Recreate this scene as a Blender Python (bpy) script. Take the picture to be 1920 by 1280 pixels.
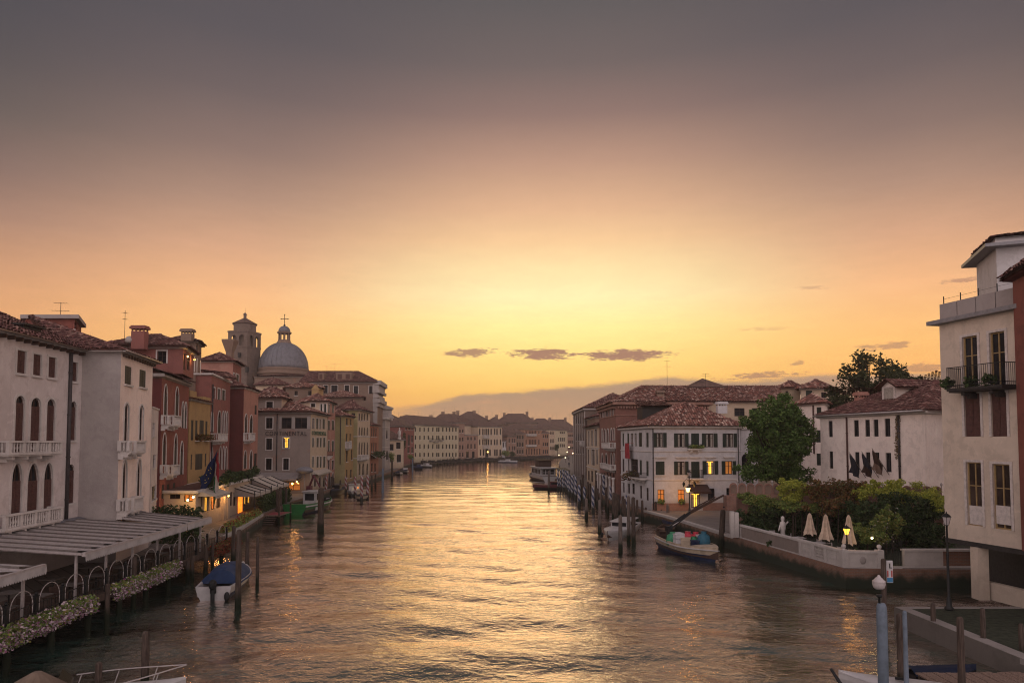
import bpy, math, random
import numpy as np
from mathutils import Vector, Matrix

random.seed(7)
RNG = np.random.default_rng(7)
for o in list(bpy.data.objects):
    bpy.data.objects.remove(o)
SC = bpy.context.scene
COL = SC.collection
R = math.radians

# ------------------------------------------------------------------ camera
CAM_H = 9.0            # eye height above the water, standing on a bridge
PITCH = R(2.7)
FPX, CXP, CYP = 1280.0, 960.0, 768.0     # focal length and principal point, in photo pixels
cam_data = bpy.data.cameras.new("camera")
cam_data.sensor_width = 36.0
cam_data.lens = 24.0
cam_data.shift_y = 128.0 / 1920.0
cam_data.clip_start = 0.1
cam_data.clip_end = 9000.0
cam = bpy.data.objects.new("camera", cam_data)
cam.location = (0, 0, CAM_H)
cam.rotation_euler = (math.pi / 2 + PITCH, 0, 0)
COL.objects.link(cam)
SC.camera = cam

# ------------------------------------------------------------------ render / exposure
SC.view_settings.view_transform = 'Standard'
SC.view_settings.look = 'None'
SC.view_settings.exposure = 0.0
SC.view_settings.gamma = 1.0
SC.view_settings.use_curve_mapping = False
SC.render.engine = 'CYCLES'
SC.cycles.use_denoising = True
try:
    SC.cycles.denoiser = 'OPENIMAGEDENOISE'
except Exception:
    pass
SC.cycles.max_bounces = 4
SC.cycles.diffuse_bounces = 2
SC.cycles.glossy_bounces = 2
SC.cycles.transmission_bounces = 2
SC.cycles.transparent_max_bounces = 6
SC.cycles.volume_bounces = 0
SC.cycles.caustics_reflective = False
SC.cycles.caustics_refractive = False
SC.cycles.sample_clamp_indirect = 4.0
SC.cycles.use_adaptive_sampling = True
SC.cycles.adaptive_threshold = 0.015
SC.cycles.filter_width = 1.1


# ------------------------------------------------------------------ node helpers
class NT:
    """Small wrapper for writing node graphs as expressions."""
    def __init__(self, tree):
        self.t = tree
        self.n = tree.nodes
        self.l = tree.links

    def node(self, kind, **kw):
        nd = self.n.new(kind)
        for k, v in kw.items():
            setattr(nd, k, v)
        return nd

    def put(self, sock, v):
        if isinstance(v, bpy.types.NodeSocket):
            self.l.new(v, sock)
        elif isinstance(v, (tuple, list)) and len(v) == 3 and sock.type == 'RGBA':
            sock.default_value = (v[0], v[1], v[2], 1)
        else:
            sock.default_value = v

    def m(self, op, a, b=0.0, c=None, clamp=False):
        nd = self.node('ShaderNodeMath', operation=op, use_clamp=clamp)
        self.put(nd.inputs[0], a)
        self.put(nd.inputs[1], b)
        if c is not None:
            self.put(nd.inputs[2], c)
        return nd.outputs[0]

    def mix(self, f, a, b, blend='MIX'):
        nd = self.node('ShaderNodeMix', data_type='RGBA', blend_type=blend)
        nd.clamp_factor = True
        self.put(nd.inputs[0], f)
        self.put(nd.inputs[6], a)
        self.put(nd.inputs[7], b)
        return nd.outputs[2]

    def ss(self, x, lo, hi, a=0.0, b=1.0):
        nd = self.node('ShaderNodeMapRange', interpolation_type='SMOOTHSTEP')
        self.put(nd.inputs[0], x)
        nd.inputs[1].default_value = lo
        nd.inputs[2].default_value = hi
        nd.inputs[3].default_value = a
        nd.inputs[4].default_value = b
        return nd.outputs[0]

    def lin(self, x, lo, hi, a=0.0, b=1.0):
        nd = self.node('ShaderNodeMapRange')
        self.put(nd.inputs[0], x)
        nd.inputs[1].default_value = lo
        nd.inputs[2].default_value = hi
        nd.inputs[3].default_value = a
        nd.inputs[4].default_value = b
        return nd.outputs[0]

    def ramp(self, x, stops, interp='LINEAR'):
        nd = self.node('ShaderNodeValToRGB')
        cr = nd.color_ramp
        cr.interpolation = interp
        while len(cr.elements) < len(stops):
            cr.elements.new(0.5)
        for e, (p, c) in zip(cr.elements, stops):
            e.position = p
            e.color = (c[0], c[1], c[2], 1)
        self.put(nd.inputs[0], x)
        return nd.outputs[0]

    def noise(self, vec, scale, detail=3.0, rough=0.5, dist=0.0):
        nd = self.node('ShaderNodeTexNoise')
        if vec is not None:
            self.l.new(vec, nd.inputs['Vector'])
        nd.inputs['Scale'].default_value = scale
        nd.inputs['Detail'].default_value = detail
        nd.inputs['Roughness'].default_value = rough
        nd.inputs['Distortion'].default_value = dist
        return nd.outputs[0]

    def scalev(self, vec, s):
        nd = self.node('ShaderNodeVectorMath', operation='MULTIPLY')
        self.l.new(vec, nd.inputs[0])
        nd.inputs[1].default_value = s
        return nd.outputs[0]

    def bump(self, h, strength, dist=0.05):
        nd = self.node('ShaderNodeBump')
        self.l.new(h, nd.inputs['Height'])
        nd.inputs['Strength'].default_value = strength
        nd.inputs['Distance'].default_value = dist
        return nd.outputs[0]


ORD = ['first', 'second', 'third', 'fourth', 'fifth', 'sixth', 'seventh', 'eighth', 'ninth', 'tenth', 'eleventh', 'twelfth', 'thirteenth', 'fourteenth', 'fifteenth', 'sixteenth', 'seventeenth', 'eighteenth']


def s2l(*c):
    """sRGB 0-255 to linear."""
    out = []
    for v in c:
        v /= 255.0
        out.append(v / 12.92 if v <= 0.04045 else ((v + 0.055) / 1.055) ** 2.4)
    return tuple(out)


# ------------------------------------------------------------------ sky
SUN_AZ = 4.0       # degrees right of the view axis
SUN_EL = 2.5
world = bpy.data.worlds.new("World")
SC.world = world
world.use_nodes = True
W = NT(world.node_tree)
W.n.clear()
tc = W.node('ShaderNodeTexCoord')
sep = W.node('ShaderNodeSeparateXYZ')
W.l.new(tc.outputs['Generated'], sep.inputs[0])
dx, dy, dz = sep.outputs
el = W.m('MULTIPLY', W.m('ARCSINE', dz), 180 / math.pi)
az = W.m('SUBTRACT', W.m('MULTIPLY', W.m('ARCTAN2', dx, dy), 180 / math.pi), SUN_AZ)
aaz = W.m('ABSOLUTE', az)
e01 = W.lin(el, 0.0, 90.0)
E = lambda d: d / 90.0
ramp_c = W.ramp(e01, [(E(0), s2l(236, 166, 98)), (E(4.2), s2l(255, 202, 106)), (E(7), s2l(255, 221, 131)), (E(9.5), s2l(255, 238, 156)),
                      (E(12), s2l(255, 240, 180)), (E(14.5), s2l(255, 225, 168)), (E(16.5), s2l(250, 206, 155)), (E(19), s2l(230, 183, 145)), (E(22.5), s2l(192, 152, 130)),
                      (E(26), s2l(146, 119, 111)), (E(29.5), s2l(114, 101, 99)), (E(33.5), s2l(96, 91, 92)), (E(50), s2l(92, 86, 92)), (E(88), s2l(98, 92, 100))])
ramp_e = W.ramp(e01, [(E(0), s2l(205, 138, 92)), (E(4), s2l(228, 158, 102)), (E(9), s2l(218, 158, 112)), (E(12.5), s2l(190, 142, 112)),
                      (E(15), s2l(160, 125, 109)), (E(18), s2l(129, 106, 99)), (E(21.4), s2l(101, 91, 88)), (E(24.5), s2l(86, 81, 83)), (E(28), s2l(77, 75, 81)),
                      (E(36), s2l(78, 75, 81)), (E(50), s2l(86, 82, 90)), (E(88), s2l(98, 92, 100))])
ramp_m = W.ramp(e01, [(E(0), s2l(238, 150, 84)), (E(4), s2l(252, 180, 98)), (E(7.5), s2l(252, 192, 116)), (E(11.3), s2l(245, 185, 132)),
                      (E(15), s2l(216, 166, 132)), (E(18.5), s2l(179, 143, 123)), (E(22), s2l(143, 118, 109)), (E(26), s2l(112, 98, 97)), (E(30), s2l(92, 86, 90)),
                      (E(36), s2l(84, 80, 86)), (E(50), s2l(88, 84, 91)), (E(88), s2l(98, 92, 100))])
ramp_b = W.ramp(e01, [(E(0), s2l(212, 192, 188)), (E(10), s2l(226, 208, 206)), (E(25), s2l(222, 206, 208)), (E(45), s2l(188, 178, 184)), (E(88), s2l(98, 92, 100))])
sky = W.mix(W.ss(aaz, 2.0, 27.0), ramp_c, ramp_m)
sky = W.mix(W.ss(aaz, 25.0, 46.0), sky, ramp_e)
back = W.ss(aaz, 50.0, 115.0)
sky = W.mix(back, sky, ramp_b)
# thin clouds: a low bank along the horizon and a few streaks, laid out by direction
cmb = W.node('ShaderNodeCombineXYZ')
W.l.new(W.m('MULTIPLY', az, 0.10), cmb.inputs[0])
W.l.new(W.m('MULTIPLY', el, 0.42), cmb.inputs[1])
cn = W.noise(cmb.outputs[0], 2.6, 6.0, 0.6)
cn2 = W.noise(cmb.outputs[0], 8.0, 5.0, 0.6)
cnc = W.m('SUBTRACT', cn, 0.5)
cnc2 = W.m('SUBTRACT', cn2, 0.5)
cnc3 = W.m('SUBTRACT', W.noise(cmb.outputs[0], 24.0, 4.0, 0.65), 0.5)
az01 = W.lin(az, -60.0, 60.0)
A = lambda d: (d + 60.0) / 120.0
g = lambda v: (v / 10.0,) * 3
edge = W.ramp(az01, [(A(-60), g(2.4)), (A(-14), g(3.0)), (A(-11), g(3.3)), (A(-8), g(4.1)), (A(-2), g(4.5)), (A(4), g(4.9)), (A(8.5), g(5.45)), (A(11), g(5.3)), (A(14.5), g(4.9)), (A(20), g(5.2)), (A(27), g(5.0)), (A(60), g(4.2))])
edge = W.m('MULTIPLY', edge, 10.0)
edge = W.m('ADD', edge, W.m('ADD', W.m('MULTIPLY', cnc, 0.9), W.m('MULTIPLY', cnc2, 0.5)))
bank = W.ss(W.m('SUBTRACT', edge, el), -0.10, 0.42)
bank = W.m('MULTIPLY', bank, W.ss(W.m('ADD', az, W.m('MULTIPLY', cnc, 7.0)), -17.5, -10.5))
bank = W.m('MULTIPLY', bank, W.ss(W.m('ADD', W.m('MULTIPLY', cnc, -5.0), az), 62.0, 36.0))
bankcol = W.mix(W.ss(el, 0.5, 4.6), s2l(196, 152, 116), s2l(166, 138, 118))
bankcol = W.mix(W.m('MULTIPLY', W.ss(cn, 0.5, 0.75), 0.25), bankcol, s2l(232, 160, 108))
sky = W.mix(W.m('MULTIPLY', bank, 0.93), sky, bankcol)


def streak(a0, e0, wa, we, amt, col, tilt=0.0):
    """One thin cloud at azimuth a0, elevation e0 (degrees)."""
    global sky
    da = W.m('SUBTRACT', az, a0 - SUN_AZ)
    de = W.m('SUBTRACT', W.m('SUBTRACT', el, e0), W.m('MULTIPLY', da, tilt))
    q = W.m('ADD', W.m('POWER', W.m('DIVIDE', da, wa), 2.0), W.m('POWER', W.m('DIVIDE', de, we), 2.0))
    q = W.m('SUBTRACT', W.m('SUBTRACT', 1.0, q), W.m('ADD', W.m('MULTIPLY', cnc, 2.4), W.m('ADD', W.m('MULTIPLY', cnc2, 3.2), W.m('MULTIPLY', cnc3, 2.6))))
    sky = W.mix(W.m('MULTIPLY', W.ss(q, 0.0, 0.85), amt), sky, col)


def azel(px, py):
    xc, yc = (px - CXP) / FPX, (CYP - py) / FPX
    v = Vector((xc, math.cos(PITCH) - yc * math.sin(PITCH), math.sin(PITCH) + yc * math.cos(PITCH))).normalized()
    return math.degrees(math.atan2(v.x, v.y)), math.degrees(math.asin(v.z))


for (px, py, wpx, hpx, amt, tilt) in [(888, 661, 52, 9, .85, .05), (1028, 665, 78, 11, .95, -.03), (1168, 665, 98, 11, .95, 0), (1430, 704, 75, 7, .75, .03),
                                      (1800, 525, 32, 5, .6, .03), (1665, 648, 48, 7, .6, .02), (1495, 681, 16, 5, .55, .2), (1735, 689, 40, 9, .6, 0), (1520, 540, 32, 4, .35, -.05), (1430, 617, 40, 4, .25, 0)]:
    a_, e_ = azel(px, py)
    streak(a_, e_, wpx / 22.3, hpx / 22.3, amt, s2l(158, 116, 102), tilt)
faint = W.m('ADD', 1.0, W.m('MULTIPLY', W.m('ADD', cnc, W.m('MULTIPLY', cnc2, 0.4)), W.ss(el, 30.0, 8.0, 0.03, 0.16)))   # uneven thin veil
vm = W.node('ShaderNodeVectorMath', operation='SCALE')
W.l.new(sky, vm.inputs[0])
W.l.new(faint, vm.inputs[3])
sky = vm.outputs[0]
nish = W.node('ShaderNodeTexSky', sky_type='NISHITA')
nish.sun_disc = False
nish.sun_elevation = R(SUN_EL)
nish.sun_rotation = R(SUN_AZ)
nish.air_density = 1.2
nish.dust_density = 3.0
bg1 = W.node('ShaderNodeBackground')
W.l.new(sky, bg1.inputs[0])
W.l.new(W.m('MULTIPLY', W.ss(el, 22.0, 6.0, 1.0, 1.13), W.m('ADD', 1.02, W.m('MULTIPLY', back, 0.55))), bg1.inputs[1])   # low sky lifted against the haze; sky beside and behind lifted as added fill
bg2 = W.node('ShaderNodeBackground')
W.l.new(nish.outputs[0], bg2.inputs[0])
bg2.inputs[1].default_value = 0.0015
addw = W.node('ShaderNodeAddShader')
W.l.new(bg1.outputs[0], addw.inputs[0])
W.l.new(bg2.outputs[0], addw.inputs[1])
ow = W.node('ShaderNodeOutputWorld')
W.l.new(addw.outputs[0], ow.inputs[0])

# ------------------------------------------------------------------ sun: just above the roofs at the end of the canal
sun_d = bpy.data.lights.new("sun", 'SUN')
sun_d.energy = 0.12
sun_d.angle = R(25)
sun_d.color = (1.0, 0.66, 0.38)
sun = bpy.data.objects.new("sun", sun_d)
sv = Vector((math.sin(R(SUN_AZ)) * math.cos(R(SUN_EL)), math.cos(R(SUN_AZ)) * math.cos(R(SUN_EL)), math.sin(R(SUN_EL))))
sun.rotation_euler = (-sv).to_track_quat('-Z', 'Y').to_euler()
sun.location = (0, 300, 120)
COL.objects.link(sun)


# ------------------------------------------------------------------ measuring: photo pixel -> place
def ray(px, py):
    xc, yc = (px - CXP) / FPX, (CYP - py) / FPX
    return Vector((xc, math.cos(PITCH) - yc * math.sin(PITCH), math.sin(PITCH) + yc * math.cos(PITCH)))


def at(px, py, Y):
    r = ray(px, py)
    t = Y / r.y
    return Vector((r.x * t, Y, CAM_H + r.z * t))


def gr(px, py, z):
    r = ray(px, py)
    t = (z - CAM_H) / r.z
    return Vector((r.x * t, r.y * t, z))


def zat(py, Y, px=960):
    return at(px, py, Y).z


def xat(px, Y, py=828):
    return at(px, py, Y).x


# ------------------------------------------------------------------ materials
MATS = {}


def base_mat(name):
    m_ = bpy.data.materials.new(name)
    m_.use_nodes = True
    t = NT(m_.node_tree)
    p = t.n['Principled BSDF']
    MATS[name] = m_
    return m_, t, p


def pos(t):
    return t.node('ShaderNodeNewGeometry').outputs['Position']


def plaster(name, rgb, dirt=(0.18, 0.15, 0.13), amt=0.35, rough=0.9, streaks=0.3, patch=None, scale=1.0):
    m_, t, p = base_mat(name)
    P = pos(t)
    big = t.noise(P, 0.22 * scale, 5, 0.62)
    fine = t.noise(P, 2.4 * scale, 5, 0.65)
    st = t.noise(t.scalev(P, (1.6, 1.6, 0.12)), 1.3 * scale, 4, 0.6)
    c = t.mix(t.m('MULTIPLY', t.ss(big, 0.42, 0.72), amt), rgb, tuple(0.55 * a + 0.45 * b for a, b in zip(rgb, dirt)))
    c = t.mix(t.m('MULTIPLY', t.ss(st, 0.5, 0.78), streaks), c, tuple(0.6 * a + 0.4 * b for a, b in zip(rgb, dirt)))
    c = t.mix(t.m('MULTIPLY', t.ss(fine, 0.45, 0.75), 0.16), c, tuple(min(1, v * 1.35) for v in rgb))
    mott = t.noise(P, 0.95 * scale, 7, 0.72, 0.4)
    c = t.mix(t.m('MULTIPLY', t.ss(mott, 0.50, 0.60), min(1.0, amt * 1.1)), c, tuple(0.62 * a + 0.38 * b for a, b in zip(rgb, dirt)))
    c = t.mix(t.m('MULTIPLY', t.ss(mott, 0.43, 0.35), 0.5), c, tuple(min(.92, v * 1.15) for v in rgb))
    if patch:
        c = t.mix(t.m('MULTIPLY', t.ss(t.noise(P, 0.5 * scale, 6, 0.7), 0.58, 0.66), 0.8), c, patch)
    sz = t.node('ShaderNodeSeparateXYZ')
    t.l.new(P, sz.inputs[0])
    damp = t.ss(t.m('SUBTRACT', sz.outputs[2], t.m('MULTIPLY', fine, 1.6)), 2.2, 0.4)
    c = t.mix(t.m('MULTIPLY', damp, 0.55), c, tuple(0.35 * a + 0.3 * b for a, b in zip(rgb, dirt)))
    t.put(p.inputs['Base Color'], c)
    p.inputs['Roughness'].default_value = rough
    p.inputs['Specular IOR Level'].default_value = 0.2
    t.put(p.inputs['Normal'], t.bump(t.m('ADD', fine, mott), 0.5, 0.05))
    return m_


def simple(name, rgb, rough=0.6, metal=0.0, var=0.15, scale=6.0, bump=0.1, spec=0.3):
    m_, t, p = base_mat(name)
    f = t.noise(pos(t), scale, 4, 0.6)
    c = t.mix(t.m('MULTIPLY', t.ss(f, 0.35, 0.75), 1.0), tuple(v * (1 + var) for v in rgb), tuple(v * (1 - var) for v in rgb))
    t.put(p.inputs['Base Color'], c)
    p.inputs['Roughness'].default_value = rough
    p.inputs['Metallic'].default_value = metal
    p.inputs['Specular IOR Level'].default_value = spec
    if bump:
        t.put(p.inputs['Normal'], t.bump(f, bump, 0.02))
    return m_


def island(name, cols, rough=0.8, var=0.25, scale=3.0, trans=0.0):
    """Colour changes from piece to piece (roof tiles, leaves, blossoms)."""
    m_, t, p = base_mat(name)
    rnd = t.node('ShaderNodeNewGeometry').outputs['Random Per Island']
    n = len(cols)
    c = t.ramp(rnd, [((i + 0.5) / n, col) for i, col in enumerate(cols)])
    f = t.noise(pos(t), scale, 4, 0.6)
    c = t.mix(t.m('MULTIPLY', t.ss(f, 0.4, 0.7), var), c, tuple(0.35 * sum(k[i] for k in cols) / n for i in range(3)))
    t.put(p.inputs['Base Color'], c)
    p.inputs['Roughness'].default_value = rough
    p.inputs['Specular IOR Level'].default_value = 0.2
    if trans:
        tr = t.node('ShaderNodeBsdfTranslucent')
        t.put(tr.inputs['Color'], c)
        mx = t.node('ShaderNodeMixShader')
        mx.inputs[0].default_value = trans
        t.l.new(p.outputs[0], mx.inputs[1])
        t.l.new(tr.outputs[0], mx.inputs[2])
        t.l.new(mx.outputs[0], t.n['Material Output'].inputs['Surface'])
    return m_


def emit(name, rgb, s, rough=0.5):
    m_, t, p = base_mat(name)
    p.inputs['Base Color'].default_value = (*rgb, 1)
    f = t.noise(pos(t), 2.2, 3, 0.6)
    c = t.mix(t.ss(f, 0.3, 0.7), tuple(v * 0.55 for v in rgb), rgb)
    t.put(p.inputs['Emission Color'], c)
    p.inputs['Emission Strength'].default_value = s
    p.inputs['Roughness'].default_value = rough
    return m_


def wood(name, rgb, algae=True, ring=14.0):
    m_, t, p = base_mat(name)
    P = pos(t)
    f = t.noise(t.scalev(P, (9, 9, 0.8)), 2.0, 5, 0.65)
    c = t.mix(t.ss(f, 0.35, 0.7), tuple(v * 0.55 for v in rgb), tuple(v * 1.3 for v in rgb))
    if algae:
        sz = t.node('ShaderNodeSeparateXYZ')
        t.l.new(P, sz.inputs[0])
        a = t.ss(t.m('SUBTRACT', sz.outputs[2], t.m('MULTIPLY', t.noise(P, 3.0, 4), 0.7)), 0.75, 0.15)
        c = t.mix(a, c, (0.012, 0.016, 0.008))
    t.put(p.inputs['Base Color'], c)
    p.inputs['Roughness'].default_value = 0.85
    p.inputs['Specular IOR Level'].default_value = 0.2
    t.put(p.inputs['Normal'], t.bump(f, 0.5, 0.02))
    return m_


def masonry(name, c1, c2, mortar, w=0.26, h=0.075, algae=True, moss=0.4):
    """Bricks or blocks too small to pick apart: fine relief on a real wall."""
    m_, t, p = base_mat(name)
    P = pos(t)
    sz = t.node('ShaderNodeSeparateXYZ')
    t.l.new(P, sz.inputs[0])
    cb = t.node('ShaderNodeCombineXYZ')
    t.l.new(t.m('ADD', sz.outputs[0], sz.outputs[1]), cb.inputs[0])
    t.l.new(sz.outputs[2], cb.inputs[1])
    br = t.node('ShaderNodeTexBrick')
    t.l.new(cb.outputs[0], br.inputs['Vector'])
    br.inputs['Scale'].default_value = 1.0
    br.inputs['Brick Width'].default_value = w
    br.inputs['Row Height'].default_value = h
    br.inputs['Mortar Size'].default_value = h * 0.12
    t.put(br.inputs['Color1'], c1)
    t.put(br.inputs['Color2'], c2)
    t.put(br.inputs['Mortar'], mortar)
    c = br.outputs['Color']
    f = t.noise(P, 0.8, 6, 0.65)
    c = t.mix(t.m('MULTIPLY', t.ss(f, 0.4, 0.7), moss), c, tuple(v * 0.4 for v in c1))
    if algae:
        a = t.ss(t.m('SUBTRACT', sz.outputs[2], t.m('MULTIPLY', t.noise(P, 1.6, 5), 0.9)), 0.55, -0.05)
        c = t.mix(a, c, (0.012, 0.018, 0.008))
    t.put(p.inputs['Base Color'], c)
    p.inputs['Roughness'].default_value = 0.9
    t.put(p.inputs['Normal'], t.bump(t.m('ADD', br.outputs['Fac'], t.m('MULTIPLY', f, -1.0)), -0.4, 0.03))
    return m_


def glass_mat(name, rgb=(0.012, 0.012, 0.014), rough=0.2):
    m_, t, p = base_mat(name)
    f = t.noise(pos(t), 0.9, 2, 0.5)
    t.put(p.inputs['Base Color'], t.mix(t.ss(f, 0.4, 0.6), rgb, tuple(v * 2.2 for v in rgb)))
    p.inputs['Roughness'].default_value = rough
    p.inputs['Specular IOR Level'].default_value = 0.07
    t.put(p.inputs['Normal'], t.bump(f, 0.06, 0.1))
    return m_


def striped(name, a, b, pitch=0.85, lo=0.35):
    m_, t, p = base_mat(name)
    tcn = t.node('ShaderNodeTexCoord')
    sz = t.node('ShaderNodeSeparateXYZ')
    t.l.new(tcn.outputs['Object'], sz.inputs[0])
    ang = t.m('DIVIDE', t.m('ARCTAN2', sz.outputs[1], sz.outputs[0]), 2 * math.pi)
    fr = t.m('FRACT', t.m('ADD', t.m('MULTIPLY', t.m('ADD', ang, 10.0), 2.0), t.m('DIVIDE', sz.outputs[2], pitch)))
    wear = t.noise(pos(t), 5.0, 4, 0.6)
    c = t.mix(t.m('GREATER_THAN', fr, 0.5), a, b)
    c = t.mix(t.m('MULTIPLY', t.ss(wear, 0.5, 0.72), 0.6), c, (0.09, 0.07, 0.06))
    alg = t.ss(t.m('SUBTRACT', sz.outputs[2], t.m('MULTIPLY', wear, 0.6)), lo + 0.5, lo - 0.1)
    c = t.mix(alg, c, (0.014, 0.016, 0.01))
    t.put(p.inputs['Base Color'], c)
    p.inputs['Roughness'].default_value = 0.7
    return m_


def water_mat():
    m_, t, p = base_mat("canal_water")
    P = pos(t)
    n1 = t.noise(t.scalev(P, (0.62, 1.0, 1.0)), 0.9, 3, 0.55, 0.5)
    n2 = t.noise(t.scalev(P, (0.66, 1.0, 1.0)), 2.8, 4, 0.62, 0.5)
    h = t.m('ADD', t.m('MULTIPLY', n1, 0.75), t.m('MULTIPLY', n2, 0.40))
    bp = t.node('ShaderNodeBump')
    t.l.new(h, bp.inputs['Height'])
    sy = t.node('ShaderNodeSeparateXYZ')
    t.l.new(P, sy.inputs[0])
    t.l.new(t.ss(sy.outputs[1], 25.0, 140.0, 1.0, 0.45), bp.inputs['Strength'])
    bp.inputs['Distance'].default_value = 0.17
    bp.inputs['Distance'].default_value = 0.115
    t.put(p.inputs['Base Color'], (0.032, 0.066, 0.052))
    p.inputs['Roughness'].default_value = 0.5
    p.inputs['Specular IOR Level'].default_value = 0.0
    t.put(p.inputs['Normal'], bp.outputs[0])
    gl = t.node('ShaderNodeBsdfGlossy')
    t.put(gl.inputs['Color'], (1.0, 0.86, 0.80))
    gl.inputs['Roughness'].default_value = 0.06
    t.l.new(bp.outputs[0], gl.inputs['Normal'])
    fr = t.node('ShaderNodeFresnel')
    fr.inputs['IOR'].default_value = 1.34
    t.l.new(bp.outputs[0], fr.inputs['Normal'])
    mx = t.node('ShaderNodeMixShader')
    t.l.new(t.m('MULTIPLY', fr.outputs[0], 3.0, clamp=True), mx.inputs[0])
    t.l.new(p.outputs[0], mx.inputs[1])
    t.l.new(gl.outputs[0], mx.inputs[2])
    t.l.new(mx.outputs[0], t.n['Material Output'].inputs['Surface'])
    return m_


WHITE = s2l(206, 186, 180)
M = {}
M['water'] = water_mat()
M['plaster_white'] = plaster('plaster_white', (0.65, 0.565, 0.53), (0.25, 0.16, 0.13), 0.5, streaks=0.6)
M['plaster_wing_lit'] = plaster('plaster_wing_lit', (0.88, 0.71, 0.62), (0.3, 0.2, 0.17), 0.4, streaks=0.5)  # canal-side glow painted in as a brighter, warmer wall colour
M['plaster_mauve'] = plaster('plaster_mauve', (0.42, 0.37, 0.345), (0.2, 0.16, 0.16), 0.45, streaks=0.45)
M['plaster_white2'] = plaster('plaster_white2', (0.57, 0.535, 0.53), (0.2, 0.17, 0.15), 0.45, streaks=0.45)
M['plaster_house'] = plaster('plaster_house', (0.86, 0.73, 0.65), (0.22, 0.18, 0.15), 0.4, streaks=0.45)
M['plaster_beige'] = plaster('plaster_beige', (0.64, 0.52, 0.42), (0.2, 0.16, 0.12), 0.5, streaks=0.5)
M['plaster_red'] = plaster('plaster_red', (0.25, 0.085, 0.066), (0.05, 0.03, 0.03), 0.55, patch=(0.27, 0.125, 0.09))
M['plaster_red2'] = plaster('plaster_red2', (0.285, 0.115, 0.095), (0.08, 0.05, 0.05), 0.5)
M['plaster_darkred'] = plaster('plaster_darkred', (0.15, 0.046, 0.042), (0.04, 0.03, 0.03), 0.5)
M['plaster_pink'] = plaster('plaster_pink', (0.43, 0.215, 0.165), (0.12, 0.07, 0.06), 0.5, patch=(0.45, 0.27, 0.2))
M['plaster_yellow'] = plaster('plaster_yellow', (0.42, 0.27, 0.125), (0.14, 0.09, 0.06), 0.5)
M['plaster_grey'] = plaster('plaster_grey', (0.31, 0.25, 0.215), (0.12, 0.1, 0.1), 0.35, patch=(0.33, 0.20, 0.16))
M['plaster_cream'] = plaster('plaster_cream', (0.56, 0.43, 0.31), (0.2, 0.15, 0.12), 0.3)
M['plaster_olive'] = plaster('plaster_olive', (0.40, 0.33, 0.17), (0.15, 0.12, 0.07), 0.3)
M['plaster_brown'] = plaster('plaster_brown', (0.24, 0.165, 0.125), (0.1, 0.07, 0.06), 0.45, patch=(0.30, 0.17, 0.12))
M['plaster_far'] = plaster('plaster_far', (0.55, 0.47, 0.33), (0.2, 0.15, 0.12), 0.25)
M['plaster_orange'] = plaster('plaster_orange', (0.36, 0.165, 0.11), (0.13, 0.08, 0.06), 0.45)
M['brick_red'] = masonry('brick_red', (0.25, 0.10, 0.075), (0.20, 0.08, 0.062), (0.21, 0.13, 0.10), algae=False, moss=0.25)
M['far_rose'] = plaster('far_rose', (0.34, 0.215, 0.165), (0.15, 0.1, 0.08), 0.45)
M['far_orange'] = plaster('far_orange', (0.37, 0.205, 0.135), (0.15, 0.1, 0.08), 0.45)
M['brick_tower'] = masonry('brick_tower', (0.19, 0.13, 0.10), (0.15, 0.10, 0.08), (0.17, 0.13, 0.11), algae=False, moss=0.5)
M['brick_quay'] = masonry('brick_quay', (0.23, 0.10, 0.06), (0.17, 0.09, 0.06), (0.2, 0.16, 0.13), 0.3, 0.09)
M['brick_garden'] = masonry('brick_garden', (0.30, 0.14, 0.095), (0.25, 0.12, 0.09), (0.3, 0.22, 0.18), algae=False, moss=0.5)
M['stone'] = plaster('istrian_stone', (0.62, 0.56, 0.52), (0.18, 0.15, 0.13), 0.5, streaks=0.45)
M['stone_grey'] = plaster('stone_grey', (0.40, 0.35, 0.32), (0.14, 0.12, 0.11), 0.45, streaks=0.45)
M['quay_dark'] = plaster('quay_dark', (0.22, 0.185, 0.165), (0.06, 0.06, 0.045), 0.6, streaks=0.6)
M['concrete'] = plaster('concrete', (0.36, 0.31, 0.29), (0.15, 0.12, 0.12), 0.3)
M['paving'] = masonry('paving', (0.20, 0.165, 0.145), (0.16, 0.135, 0.12), (0.09, 0.075, 0.07), 0.9, 0.45, algae=False, moss=0.3)
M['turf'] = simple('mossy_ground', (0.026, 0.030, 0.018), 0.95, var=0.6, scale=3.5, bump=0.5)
M['roof_base'] = simple('roof_base', (0.11, 0.05, 0.038), 0.9, var=0.4, scale=2.0, bump=0.4)
M['tile'] = island('clay_tile', [(0.300, 0.119, 0.088), (0.138, 0.060, 0.048), (0.450, 0.225, 0.169), (0.088, 0.044, 0.037), (0.275, 0.131, 0.100), (0.625, 0.425, 0.338), (0.188, 0.088, 0.069)], 0.9, 0.45, 1.2)
M['tile_dark'] = island('clay_tile_dark', [(0.188, 0.077, 0.065), (0.112, 0.050, 0.045), (0.250, 0.119, 0.098), (0.081, 0.037, 0.034), (0.175, 0.083, 0.069), (0.325, 0.188, 0.150)], 0.9, 0.5, 1.2)
M['tile_far'] = simple('clay_tile_far', (0.115, 0.07, 0.055), 0.9, var=0.45, scale=1.4, bump=0.6)
M['lead'] = simple('lead_sheet', (0.155, 0.15, 0.165), 0.55, 0.0, 0.2, 1.2, 0.15)
M['glass'] = glass_mat('window_glass')
M['glass_warm'] = glass_mat('window_glass_brown', (0.03, 0.02, 0.016), 0.3)
M['frame_brown'] = simple('frame_brown', (0.055, 0.03, 0.022), 0.6)
M['frame_white'] = simple('frame_white', (0.55, 0.48, 0.44), 0.6)
M['frame_tan'] = simple('frame_tan', (0.30, 0.20, 0.09), 0.6)
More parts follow.
